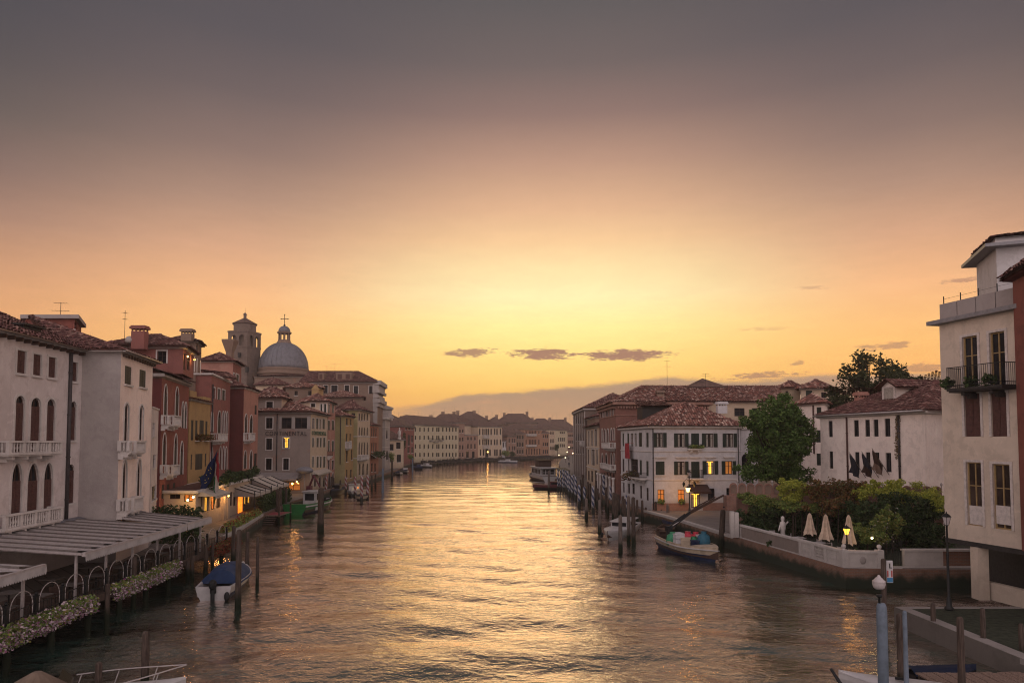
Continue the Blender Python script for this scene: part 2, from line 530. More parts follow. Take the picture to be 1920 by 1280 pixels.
M['shutter_brown'] = simple('shutter_brown', (0.085, 0.038, 0.032), 0.65, var=0.25)
M['shutter_green'] = simple('shutter_green', (0.022, 0.030, 0.022), 0.6, var=0.25)
M['shutter_dark'] = simple('shutter_dark', (0.03, 0.026, 0.024), 0.65, var=0.25)
M['curtain'] = simple('curtain_cloth', (0.34, 0.30, 0.26), 0.9, var=0.2, scale=8)
M['lit'] = emit('lit_window', (1.0, 0.48, 0.05), 3.2)
M['lit_orange'] = emit('lit_orange', (1.0, 0.24, 0.02), 2.0)
M['lit_dim'] = emit('lit_dim', (1.0, 0.36, 0.07), 0.16)
M['lamp_glow'] = emit('lamp_glow', (1.0, 0.55, 0.12), 9.0)
M['lamp_white'] = emit('lamp_white', (1.0, 0.80, 0.45), 6.0)
M['lamp_off'] = simple('lamp_off_glass', (0.46, 0.40, 0.39), 0.35, var=0.08)
M['iron'] = simple('black_iron', (0.02, 0.02, 0.02), 0.55, 0.3, 0.2)
M['metal_grey'] = simple('grey_metal', (0.22, 0.21, 0.22), 0.5, 0.2, 0.15)
M['metal_pale'] = simple('pale_metal', (0.42, 0.37, 0.355), 0.45, 0.2, 0.12)
M['pipe'] = simple('drainpipe_metal', (0.06, 0.05, 0.05), 0.6, 0.2)
M['gutter'] = simple('gutter_metal', (0.33, 0.25, 0.21), 0.45, 0.5, 0.15)
M['wood_pole'] = wood('pole_wood', (0.085, 0.060, 0.048))
M['wood_pale'] = wood('pole_wood_pale', (0.17, 0.13, 0.11))
M['wood_deck'] = wood('deck_wood', (0.11, 0.075, 0.06), algae=False)
M['wood_plank'] = wood('plank_wood', (0.25, 0.17, 0.13), algae=False)
M['pole_blue'] = striped('pole_blue_white', (0.035, 0.05, 0.11), (0.46, 0.43, 0.44))
M['pole_red'] = striped('pole_red_white', (0.22, 0.05, 0.05), (0.42, 0.36, 0.34), 0.8)
M['pole_grey'] = simple('pole_blue_grey', (0.14, 0.17, 0.21), 0.6, 0.1, 0.2, 3)
M['leaf'] = island('tree_leaf', [(0.074, 0.128, 0.034), (0.116, 0.201, 0.047), (0.060, 0.095, 0.030), (0.159, 0.243, 0.060)], 0.7, 0.3, 1.0, 0.25)
M['leaf_dark'] = island('tree_leaf_dark', [(0.049, 0.055, 0.022), (0.073, 0.081, 0.029), (0.036, 0.043, 0.020)], 0.75, 0.3, 1.0, 0.2)
M['leaf_bright'] = island('bush_leaf_bright', [(0.346, 0.391, 0.063), (0.491, 0.491, 0.082), (0.202, 0.275, 0.058), (0.577, 0.548, 0.102)], 0.7, 0.3, 1.2, 0.25)
M['leaf_mid'] = island('bush_leaf', [(0.176, 0.264, 0.070), (0.264, 0.334, 0.085), (0.105, 0.157, 0.049), (0.351, 0.316, 0.092)], 0.7, 0.35, 1.2, 0.25)
M['leaf_deep'] = island('hedge_leaf', [(0.048, 0.080, 0.031), (0.077, 0.112, 0.039), (0.039, 0.054, 0.024)], 0.75, 0.3, 1.2, 0.2)
M['leaf_rust'] = island('vine_leaf_rust', [(0.203, 0.080, 0.040), (0.112, 0.090, 0.036), (0.270, 0.135, 0.050), (0.090, 0.112, 0.036)], 0.75, 0.3, 1.2, 0.2)
M['blossom'] = island('petunia_blossom', [(0.632, 0.483, 0.529), (0.690, 0.598, 0.598), (0.276, 0.081, 0.184), (0.713, 0.632, 0.575), (0.391, 0.138, 0.253), (0.575, 0.414, 0.483)], 0.8, 0.1, 2.0, 0.2)
M['blossom_red'] = island('red_blossom', [(0.30, 0.03, 0.03), (0.20, 0.02, 0.02), (0.36, 0.09, 0.05), (0.06, 0.06, 0.02)], 0.8, 0.15, 2.0, 0.2)
M['blossom_white'] = island('white_blossom', [(0.5, 0.47, 0.4), (0.55, 0.45, 0.4)], 0.8, 0.1, 2.0, 0.2)
M['bark'] = wood('bark', (0.07, 0.05, 0.038), algae=False)
M['canopy'] = simple('canopy_fabric', (0.42, 0.385, 0.375), 0.85, var=0.18, scale=1.5)
M['awning_cream'] = simple('awning_cream', (0.44, 0.38, 0.32), 0.85, var=0.12, scale=2)
M['awning_grey'] = simple('awning_grey', (0.25, 0.215, 0.20), 0.85, var=0.12, scale=2)
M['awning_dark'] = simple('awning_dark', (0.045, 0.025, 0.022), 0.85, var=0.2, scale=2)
M['umbrella'] = simple('umbrella_cloth', (0.52, 0.40, 0.30), 0.9, var=0.2, scale=3)
M['paint_white'] = simple('boat_white', (0.44, 0.41, 0.40), 0.4, 0.0, 0.12, 2)
M['paint_blue'] = simple('boat_blue', (0.02, 0.045, 0.12), 0.5, 0.0, 0.25, 2)
M['paint_navy'] = simple('boat_navy', (0.018, 0.028, 0.07), 0.5, 0.0, 0.25, 2)
M['paint_green'] = simple('boat_green', (0.02, 0.13, 0.035), 0.5, 0.0, 0.2, 2)
M['paint_red'] = simple('boat_red', (0.11, 0.028, 0.035), 0.5, 0.0, 0.25, 2)
M['paint_black'] = simple('boat_black', (0.014, 0.014, 0.016), 0.5, 0.0, 0.25, 2)
M['paint_cream'] = simple('boat_cream', (0.42, 0.33, 0.24), 0.5, 0.0, 0.2, 2)
M['tarp_blue'] = simple('tarp_blue', (0.018, 0.036, 0.09), 0.75, 0.0, 0.25, 1.5, 0.4)
M['tarp_brown'] = simple('tarp_brown', (0.16, 0.115, 0.085), 0.9, 0.0, 0.25, 1.5, 0.4)
M['rubber'] = simple('black_rubber', (0.015, 0.015, 0.015), 0.7)
M['cloth_red'] = simple('red_cloth', (0.26, 0.028, 0.035), 0.9, var=0.3, scale=3)
M['carpet_red'] = simple('red_carpet', (0.22, 0.04, 0.045), 0.95, var=0.25, scale=3)
M['table_dark'] = simple('table_brown', (0.12, 0.10, 0.09), 0.7, var=0.2)
M['linen'] = simple('white_linen', (0.50, 0.46, 0.44), 0.9, var=0.1)
M['cover_night'] = simple('cover_night', (0.006, 0.011, 0.03), 0.8)
M['flag_blue'] = simple('flag_blue', (0.012, 0.022, 0.075), 0.9)
M['flag_green'] = simple('flag_green', (0.01, 0.13, 0.045), 0.9)
M['flag_white'] = simple('flag_white', (0.5, 0.45, 0.42), 0.9)
M['flag_red'] = simple('flag_red', (0.25, 0.02, 0.03), 0.9)
M['gold'] = simple('gold_star', (0.55, 0.42, 0.06), 0.7)
M['sign_green'] = simple('sign_green', (0.03, 0.10, 0.06), 0.6)
M['sign_red'] = simple('sign_red', (0.35, 0.05, 0.04), 0.6)
M['sign_blue'] = simple('sign_blue', (0.04, 0.16, 0.30), 0.6)
M['sign_dark'] = simple('sign_letter', (0.05, 0.042, 0.04), 0.6)
M['skin'] = simple('skin', (0.42, 0.24, 0.17), 0.6)
M['cloth_dark'] = simple('cloth_dark', (0.03, 0.03, 0.04), 0.9)
M['ceramic'] = simple('white_ceramic', (0.5, 0.47, 0.45), 0.5)
M['bag_red'] = simple('bag_red', (0.45, 0.035, 0.06), 0.5)
M['bag_green'] = simple('bag_green', (0.04, 0.22, 0.11), 0.5)
M['bag_teal'] = simple('bag_teal', (0.02, 0.10, 0.15), 0.5)
M['crate_white'] = simple('crate_white', (0.50, 0.47, 0.48), 0.6)


# ------------------------------------------------------------------ geometry helpers
class MB:
    """Collects faces; build() links them as one mesh object."""
    def __init__(self):
        self.v, self.f, self.mi = [], [], []

    def add(self, verts, faces, mi=0):
        b = len(self.v)
        self.v.extend([tuple(p) for p in verts])
        self.f.extend([tuple(i + b for i in f) for f in faces])
        self.mi.extend([mi] * len(faces))
        return self

    def quad(self, a, b, c, d, mi=0):
        return self.add([a, b, c, d], [(0, 1, 2, 3)], mi)

    def poly(self, pts, mi=0):
        return self.add(pts, [tuple(range(len(pts)))], mi)

    def box(self, x0, y0, z0, x1, y1, z1, mi=0, M4=None):
        v = [(x, y, z) for z in (z0, z1) for y in (y0, y1) for x in (x0, x1)]
        if M4 is not None:
            v = [tuple(M4 @ Vector(p)) for p in v]
        return self.add(v, [(0, 2, 3, 1), (4, 5, 7, 6), (0, 1, 5, 4), (2, 6, 7, 3), (0, 4, 6, 2), (1, 3, 7, 5)], mi)

    def prism(self, pts, z0, z1, mi=0, cap=True):
        """Vertical prism over a CCW outline of (x, y)."""
        n = len(pts)
        v = [(p[0], p[1], z0) for p in pts] + [(p[0], p[1], z1) for p in pts]
        f = [(i, (i + 1) % n, n + (i + 1) % n, n + i) for i in range(n)]
        if cap:
            f += [tuple(range(n, 2 * n)), tuple(range(n - 1, -1, -1))]
        return self.add(v, f, mi)

    def cyl(self, p0, p1, r0, r1=None, n=8, mi=0, cap=True):
        p0, p1 = Vector(p0), Vector(p1)
        r1 = r0 if r1 is None else r1
        d = (p1 - p0).normalized()
        a = d.orthogonal().normalized()
        b = d.cross(a)
        v = []
        for p, r in ((p0, r0), (p1, r1)):
            for i in range(n):
                t = 2 * math.pi * i / n
                v.append(p + a * (r * math.cos(t)) + b * (r * math.sin(t)))
        f = [(i, (i + 1) % n, n + (i + 1) % n, n + i) for i in range(n)]
        if cap:
            f += [tuple(range(n, 2 * n)), tuple(range(n - 1, -1, -1))]
        return self.add(v, f, mi)

    def tube(self, path, r, n=6, mi=0):
        for a, b in zip(path[:-1], path[1:]):
            self.cyl(a, b, r, r, n, mi)
        return self

    def lathe(self, prof, c=(0, 0, 0), n=14, mi=0):
        """prof: (radius, z) from bottom to top."""
        v, f = [], []
        for (r, z) in prof:
            for i in range(n):
                t = 2 * math.pi * i / n
                v.append((c[0] + r * math.cos(t), c[1] + r * math.sin(t), c[2] + z))
        for k in range(len(prof) - 1):
            for i in range(n):
                j = (i + 1) % n
                f.append((k * n + i, k * n + j, (k + 1) * n + j, (k + 1) * n + i))
        f.append(tuple(range(n - 1, -1, -1)))
        f.append(tuple((len(prof) - 1) * n + i for i in range(n)))
        return self.add(v, f, mi)

    def ball(self, c, rx, ry=None, rz=None, n=10, mi=0):
        ry = rx if ry is None else ry
        rz = rx if rz is None else rz
        k = max(4, n // 2 + 1)
        v, f = [], []
        for j in range(k + 1):
            ph = -math.pi / 2 + math.pi * j / k
            for i in range(n):
                t = 2 * math.pi * i / n
                cr = max(math.cos(ph), 0.001)
                v.append((c[0] + rx * cr * math.cos(t), c[1] + ry * cr * math.sin(t), c[2] + rz * math.sin(ph)))
        for j in range(k):
            for i in range(n):
                f.append((j * n + i, j * n + (i + 1) % n, (j + 1) * n + (i + 1) % n, (j + 1) * n + i))
        return self.add(v, f, mi)

    def mesh(self, name, mats, smooth=False, off=(0, 0, 0)):
        me = bpy.data.meshes.new(name)
        ox, oy, oz = off
        me.from_pydata([(x - ox, y - oy, z - oz) for x, y, z in self.v], [], self.f)
        if not isinstance(mats, (list, tuple)):
            mats = [mats]
        for m_ in mats:
            me.materials.append(M[m_] if isinstance(m_, str) else m_)
        me.polygons.foreach_set('material_index', self.mi)
        if smooth:
            me.polygons.foreach_set('use_smooth', [True] * len(me.polygons))
        me.update()
        return me

    def build(self, name, mats, parent=None, smooth=False, loc=None):
        """Coordinates are world metres unless loc is given; the object hangs under parent."""
        off = wloc(parent)
        me = self.mesh(name, mats, smooth, off if loc is None else (0, 0, 0))
        o = bpy.data.objects.new(name, me)
        COL.objects.link(o)
        if parent is not None:
            o.parent = parent
        if loc is not None:
            o.location = loc
        return o


WLOC = {}


def wloc(o):
    if o is None:
        return Vector((0, 0, 0))
    v = Vector((0, 0, 0))
    while o is not None:
        v = v + o.location
        o = o.parent
    return v


def tag(o, label=None, cat=None, group=None, kind=None):
    if label:
        o['label'] = label
    if cat:
        o['category'] = cat
    if group:
        o['group'] = group
    if kind:
        o['kind'] = kind
    return o


def thing(name, label, cat, loc=(0, 0, 0), group=None, rz=0.0):
    o = bpy.data.objects.new(name, None)
    o.empty_display_size = 0.3
    o.location = loc
    o.rotation_euler = (0, 0, rz)
    COL.objects.link(o)
    return tag(o, label, cat, group)


def inst(name, me, parent, loc, rz=0.0, scale=None):
    o = bpy.data.objects.new(name, me)
    o.parent = parent
    o.location = loc
    o.rotation_euler = (0, 0, rz)
    if scale is not None:
        o.scale = scale
    COL.objects.link(o)
    return o


def copy_tree(o, parent=None):
    c = o.copy()
    COL.objects.link(c)
    c.parent = parent
    for ch in o.children:
        copy_tree(ch, c)
    return c


def np_mesh(name, V, faces_n, mat, parent=None, smooth=False, off=None):
    """V: (count, k, 3) array, one k-gon sheet per entry, faces_n: index tuples within an entry."""
    cnt, k, _ = V.shape
    off = np.array(wloc(parent)) if off is None else np.array(off)
    verts = (V.reshape(-1, 3) - off).astype(np.float32)
    fl = len(faces_n[0])
    loops = (np.arange(cnt)[:, None, None] * k + np.array(faces_n)[None]).reshape(-1)
    nf = cnt * len(faces_n)
    me = bpy.data.meshes.new(name)
    me.vertices.add(len(verts))
    me.vertices.foreach_set('co', verts.ravel())
    me.loops.add(len(loops))
    me.loops.foreach_set('vertex_index', loops.astype(np.int32))
    me.polygons.add(nf)
    me.polygons.foreach_set('loop_start', np.arange(nf, dtype=np.int32) * fl)
    me.polygons.foreach_set('loop_total', np.full(nf, fl, dtype=np.int32))
    if smooth:
        me.polygons.foreach_set('use_smooth', np.ones(nf, dtype=bool))
    me.materials.append(M[mat] if isinstance(mat, str) else mat)
    me.update(calc_edges=True)
    me.validate()
    o = bpy.data.objects.new(name, me)
    COL.objects.link(o)
    if parent is not None:
        o.parent = parent
    return o


def leaves(name, blobs, size, mat, parent=None, up=0.0, off=None):
    """Leaf-sized faces through a set of ellipsoids (x, y, z, rx, ry, rz, count)."""
    C = []
    for (x, y, z, rx, ry, rz, n) in blobs:
        d = RNG.normal(size=(n, 3))
        d /= np.linalg.norm(d, axis=1)[:, None]
        r = RNG.random(n) ** 0.45
        wob = 1.0 + 0.18 * np.sin(d[:, 0] * 5 + x) * np.cos(d[:, 2] * 4 + y)
        C.append(np.array([x, y, z]) + d * (r * wob)[:, None] * np.array([rx, ry, rz]))
    C = np.concatenate(C)
    n = len(C)
    a = RNG.normal(size=(n, 3))
    a[:, 2] *= 0.6
    a /= np.linalg.norm(a, axis=1)[:, None]
    b = np.cross(a, RNG.normal(size=(n, 3)))
    b /= np.linalg.norm(b, axis=1)[:, None]
    s = size * (0.55 + 0.9 * RNG.random(n))[:, None]
    a, b = a * s, b * s * 0.62
    V = np.stack([C - a, C - 0.15 * a + b, C + a, C - 0.15 * a - b], axis=1)
    return np_mesh(name, V, [(0, 1, 2, 3)], mat, parent, off=off)


def leaves_s(*a, **k):
    return tag(leaves(*a, **k), kind='stuff')


# ------------------------------------------------------------------ roofs
def pip(P, poly):
    inside = np.zeros(len(P), bool)
    n = len(poly)
    j = n - 1
    for i in range(n):
        xi, yi = poly[i]
        xj, yj = poly[j]
        c = ((yi > P[:, 1]) != (yj > P[:, 1])) & (P[:, 0] < (xj - xi) * (P[:, 1] - yi) / (yj - yi + 1e-12) + xi)
        inside ^= c
        j = i
    return inside


def tile_plane(pts, w=0.30, l=0.46):
    """Half-round clay tiles laid in courses over a planar polygon; returns an array of pieces."""
    pts = [np.array(p, float) for p in pts]
    n = np.zeros(3)
    for i in range(len(pts)):
        n += np.cross(pts[i], pts[(i + 1) % len(pts)])
    n /= np.linalg.norm(n)
    if n[2] < 0:
        n = -n
    d = np.array([0, 0, -1.0])
    d = d - n * d.dot(n)
    d /= np.linalg.norm(d)
    a = np.cross(n, d)
    o = pts[0]
    P2 = [((p - o).dot(a), (p - o).dot(d)) for p in pts]
    us, vs = [p[0] for p in P2], [p[1] for p in P2]
    iu = np.arange(min(us) + w / 2, max(us), w)
    iv = np.arange(min(vs) + l * 0.45, max(vs) + l * 0.2, l * 0.9)
    if len(iu) == 0 or len(iv) == 0:
        return np.zeros((0, 8, 3))
    U, Vv = np.meshgrid(iu, iv)
    C = np.stack([U.ravel(), Vv.ravel()], 1)
    C = C[pip(C, P2)]
    k = len(C)
    if not k:
        return np.zeros((0, 8, 3))
    C = C + RNG.normal(size=(k, 2)) * np.array([0.012, 0.03])
    prof = [(-0.48, 0.0), (-0.28, 0.30), (0.28, 0.30), (0.48, 0.0)]
    out = np.zeros((k, 8, 3))
    lift = RNG.random(k) * 0.025
    for q, (side, vv, hh) in enumerate([(0.85, -0.5, 0.005), (1.0, 0.5, 0.05)]):
        for i, (pu, ph) in enumerate(prof):
            out[:, q * 4 + i] = o + np.outer(C[:, 0] + pu * w * side, a) + np.outer(C[:, 1] + vv * l, d) + np.outer(ph * w * 0.9 + hh + lift, n)
    return out


TILE_F = [(0, 1, 5, 4), (1, 2, 6, 5), (2, 3, 7, 6)]


def roof_planes(parent, planes, tiles='tile', w=0.30, l=0.46, name='roof', base='roof_base', thick=0.10):
    flat = []
    for pl in planes:      # split warped four-cornered slopes into two flat ones
        if len(pl) == 4:
            a, b, c, d = [Vector(p) for p in pl]
            nrm = (b - a).cross(c - a).normalized()
            if abs((d - a).dot(nrm)) > .04:
                flat += [[pl[0], pl[1], pl[2]], [pl[0], pl[2], pl[3]]]
                continue
        flat.append(pl)
    planes = flat
    mb = MB()
    for pl in planes:
        mb.poly(pl)
        mb.poly([(p[0], p[1], p[2] - thick) for p in reversed(pl)])
    r = mb.build(name, base, parent)
    if tiles:
        A_ = [tile_plane(pl, w, l) for pl in planes]
        A_ = np.concatenate([x for x in A_ if len(x)])
        t = np_mesh('roof_tiles', A_, TILE_F, tiles, r, off=wloc(r))
        tag(t, kind='stuff')
    return r


def grow(fp, d):
    """Offset a convex CCW outline outward by d."""
    n = len(fp)
    out = []
    for i in range(n):
        p, a, b = Vector(fp[i]), Vector(fp[i - 1]), Vector(fp[(i + 1) % n])
        e1, e2 = (p - a).normalized(), (b - p).normalized()
        n1, n2 = Vector((e1.y, -e1.x)), Vector((e2.y, -e2.x))
        k = (n1 + n2)
        k = k / max(0.3, k.dot(n1))
        out.append(p + k * d)
    return out


def hip(fp, z, h, over=0.45, inset=None, gable=False):
    """Planes of a hipped (or gabled) roof over a four-cornered outline."""
    q = grow(fp, over)
    L01 = (q[0] - q[1]).length + (q[2] - q[3]).length
    L12 = (q[1] - q[2]).length + (q[3] - q[0]).length
    rot = 0
    if L01 > L12:
        q = q[1:] + q[:1]
        rot = 1
        L01, L12 = L12, L01
    m1, m2 = (q[0] + q[1]) / 2, (q[2] + q[3]) / 2
    ax = (m2 - m1)
    k = 0.0 if gable else (min(0.5, (L01 / 4) / max(ax.length, 0.01)) if inset is None else inset)
    r1, r2 = m1 + ax * k, m2 - ax * k
    V3 = lambda p, zz: (p.x, p.y, zz)
    a, b, c, d = [V3(p, z) for p in q]
    e, f = V3(r1, z + h), V3(r2, z + h)
    if (r1 - r2).length < 0.02:
        return [[a, b, e], [b, c, e], [c, d, e], [d, a, e]]
    return [[a, b, e], [b, c, f, e], [c, d, f], [d, a, e, f]]


# ------------------------------------------------------------------ facades and windows
def outline(kind, w, h):
    if kind == 'r':
        return [(-w / 2, 0), (w / 2, 0), (w / 2, h), (-w / 2, h)]
    if kind == 'a':
        s = h - w / 2
        return [(-w / 2, 0), (w / 2, 0)] + [(w / 2 * math.cos(t), s + w / 2 * math.sin(t)) for t in [math.pi * i / 8 for i in range(9)]]
    hh = min(h * 0.45, w * 1.15)
    s = h - hh
    right = [(w / 2 * (1 - (i / 5) ** 1.6), s + hh * math.sin(i / 5 * math.pi / 2) ** 0.9) for i in range(5)]
    left = [(-x, z) for x, z in reversed(right)]
    return [(-w / 2, 0), (w / 2, 0)] + right + [(0, h)] + left


CACHE = {}


def cached(key, fn):
    if key not in CACHE:
        CACHE[key] = fn()
    return CACHE[key]


DEP = 0.14


def m_frame(kind, w, h, fm):
    def mk():
        mb = MB()
        ol = outline(kind, w, h)
        n = len(ol)
        b = min(0.07, w * 0.12)
        sx, sz = (w - 2 * b) / w, (h - 2 * b) / h
        il = [(x * sx, h / 2 + (z - h / 2) * sz) for x, z in ol]
        for i in range(n):
            j = (i + 1) % n
            mb.quad((ol[i][0], DEP - 0.05, ol[i][1]), (ol[j][0], DEP - 0.05, ol[j][1]), (il[j][0], DEP - 0.05, il[j][1]), (il[i][0], DEP - 0.05, il[i][1]))
            mb.quad((il[i][0], DEP - 0.05, il[i][1]), (il[j][0], DEP - 0.05, il[j][1]), (il[j][0], DEP, il[j][1]), (il[i][0], DEP, il[i][1]))
        mb.box(-b * .45, DEP - 0.045, b, b * .45, DEP, h - b)
        mb.box(-w / 2 + b, DEP - 0.04, h * .62, -b * .45, DEP, h * .62 + b * .7)
        mb.box(b * .45, DEP - 0.04, h * .62, w / 2 - b, DEP, h * .62 + b * .7)
        return mb.mesh('window', fm)
    return cached(('fr', kind, w, h, fm), mk)


def m_pane(kind, w, h, mat):
    def mk():
        mb = MB()
        mb.poly([(x, DEP, z) for x, z in outline(kind, w, h)])
        return mb.mesh('pane', mat)
    return cached(('pa', kind, w, h, mat), mk)


def m_far(kind, w, h, fm, pm, sur=None):
    """Far window: surround, frame and pane in one small mesh."""
    def mk():
        mb = MB()
        mb.poly([(x, DEP, z) for x, z in outline(kind, w, h)], 1)
        mb.box(-0.04, DEP - 0.04, 0, 0.04, DEP - 0.01, h * (1 if kind == 'r' else .8))
        mb.box(-w / 2, DEP - 0.05, h * .6, w / 2, DEP - 0.012, h * .6 + .06)
        mb.box(-w / 2 - .12, -0.08, -0.14, w / 2 + .12, DEP * .5, 0, 2)
        return mb.mesh('window', [fm, pm, sur or 'stone'])
    return cached(('far', kind, w, h, fm, pm, sur), mk)


def m_closed(w, h, mat):
    """A pair of louvred shutters closed in the opening."""
    def mk():
        mb = MB()
        for s in (-1, 1):
            x0, x1 = (0.012, w / 2 - 0.01) if s > 0 else (-w / 2 + 0.01, -0.012)
            mb.box(x0, 0.05, 0.01, x1, 0.10, h - 0.01)
            k = max(4, int(h / 0.16))
            for i in range(k):
                z = 0.06 + (h - 0.12) * i / k
                mb.box(x0 + .05, 0.03, z, x1 - .05, 0.05, z + (h - .12) / k * 0.55)
        return mb.mesh('shutter', mat)
    return cached(('cl', w, h, mat), mk)


def m_leaf(w, h, mat):
    """One open shutter leaf lying against the wall."""
    def mk():
        mb = MB()
        b = min(.07, w * .18)
        mb.box(-w / 2, -.045, 0, w / 2, -.02, h)
        for (x0, x1, z0, z1) in [(-w / 2, -w / 2 + b, 0, h), (w / 2 - b, w / 2, 0, h), (-w / 2 + b, w / 2 - b, 0, b), (-w / 2 + b, w / 2 - b, h - b, h), (-w / 2 + b, w / 2 - b, h * .5, h * .5 + b)]:
            mb.box(x0, -.075, z0, x1, -.045, z1)
        k = max(4, int(h / 0.18))
        for i in range(k):
            z = b + (h - 2 * b) * (i + .2) / k
            mb.box(-w / 2 + b, -.062, z, w / 2 - b, -.045, z + (h - 2 * b) / k * .5)
        return mb.mesh('shutter', mat)
    return cached(('lf', w, h, mat), mk)


def m_sill(w, mat):
    def mk():
        mb = MB()
        mb.box(-w / 2 - .10, -.12, -.13, w / 2 + .10, .16, -.002)
        return mb.mesh('sill', mat)
    return cached(('si', w, mat), mk)


def m_surround(kind, w, h, mat, b=0.13):
    def mk():
        mb = MB()
        ol = outline(kind, w, h)[1:] + [outline(kind, w, h)[0]]
        sx, sz = (w + 2 * b) / w, (h + b) / h
        el_ = [(x * sx, z * sz) for x, z in ol]
        for i in range(len(ol) - 1):
            (x0, z0), (x1, z1), (X0, Z0), (X1, Z1) = ol[i], ol[i + 1], el_[i], el_[i + 1]
            mb.quad((x0, -.05, z0), (X0, -.05, Z0), (X1, -.05, Z1), (x1, -.05, z1))
            mb.quad((X0, -.05, Z0), (X0, 0, Z0), (X1, 0, Z1), (X1, -.05, Z1))
            mb.quad((x0, -.05, z0), (x1, -.05, z1), (x1, .03, z1), (x0, .03, z0))
        return mb.mesh('surround', mat)
    return cached(('su', kind, w, h, mat, b), mk)


class Fac:
    """A vertical wall from p0 to p1 (left to right as seen from outside)."""
    def __init__(self, p0, p1):
        self.p0, self.p1 = Vector(p0[:2]), Vector(p1[:2])
        d = self.p1 - self.p0
        self.L = d.length
        self.u = d / self.L
        self.n = Vector((self.u.y, -self.u.x))
        self.rz = math.atan2(self.u.y, self.u.x)

    def uz(self, px, py):
        r = ray(px, py)
        t = (self.p0.x * self.u.y - self.p0.y * self.u.x) / (r.x * self.u.y - r.y * self.u.x)
        return (r.x * t - self.p0.x) * self.u.x + (r.y * t - self.p0.y) * self.u.y, CAM_H + r.z * t

    def pt(self, u, z, out=0.0):
        p = self.p0 + self.u * u + self.n * out
        return Vector((p.x, p.y, z))


def q5(v):
    return max(0.1, round(v / 0.05) * 0.05)


def win_rect(fac, w):
    """Pixel box -> (u centre, z bottom, width, height)."""
    x0, y0, x1, y1 = w[:4]
    ym = (y0 + y1) / 2
    ua, ub = fac.uz(x0, ym)[0], fac.uz(x1, ym)[0]
    uc = (ua + ub) / 2
    xm = (x0 + x1) / 2
    zb, zt = fac.uz(xm, y1)[1], fac.uz(xm, y0)[1]
    return uc, zb, q5(ub - ua), q5(zt - zb)


def wall_mesh(mb, fac, zb, zt, holes, mi=0, rev=0):
    us = {0.0, fac.L}
    zs = {zb, zt}
    for (uc, z0, w, h, kind) in holes:
        us |= {min(max(uc - w / 2, 0), fac.L), min(max(uc + w / 2, 0), fac.L)}
        zs |= {min(max(z0, zb), zt), min(max(z0 + h, zb), zt)}
    us, zs = sorted(us), sorted(zs)
    for i in range(len(us) - 1):
        if us[i + 1] - us[i] < 1e-5:
            continue
        um = (us[i] + us[i + 1]) / 2
        run = None
        for j in range(len(zs) - 1):
            zm = (zs[j] + zs[j + 1]) / 2
            hit = any(abs(um - uc) < w / 2 and z0 < zm < z0 + h for (uc, z0, w, h, k) in holes)
            if not hit and run is None:
                run = zs[j]
            if hit and run is not None:
                mb.quad(fac.pt(us[i], run), fac.pt(us[i + 1], run), fac.pt(us[i + 1], zs[j]), fac.pt(us[i], zs[j]), mi)
                run = None
        if run is not None:
            mb.quad(fac.pt(us[i], run), fac.pt(us[i + 1], run), fac.pt(us[i + 1], zs[-1]), fac.pt(us[i], zs[-1]), mi)
    for (uc, z0, w, h, kind) in holes:
        ol = outline(kind, w, h)
        n = len(ol)
        for i in range(n):
            j = (i + 1) % n
            a, b = ol[i], ol[j]
            mb.quad(fac.pt(uc + a[0], z0 + a[1]), fac.pt(uc + a[0], z0 + a[1], -DEP - .02), fac.pt(uc + b[0], z0 + b[1], -DEP - .02), fac.pt(uc + b[0], z0 + b[1]), mi)
        if kind != 'r':
            half = (n - 2) // 2
            rgt = ol[2:2 + half + 1]
            lft = ol[2 + half:]
            for side, pts in ((1, rgt), (-1, lft)):
                cx = side * w / 2
                for a, b in zip(pts[:-1], pts[1:]):
                    mb.poly([fac.pt(uc + cx, z0 + h), fac.pt(uc + a[0], z0 + a[1]), fac.pt(uc + b[0], z0 + b[1])][::(1)], mi)


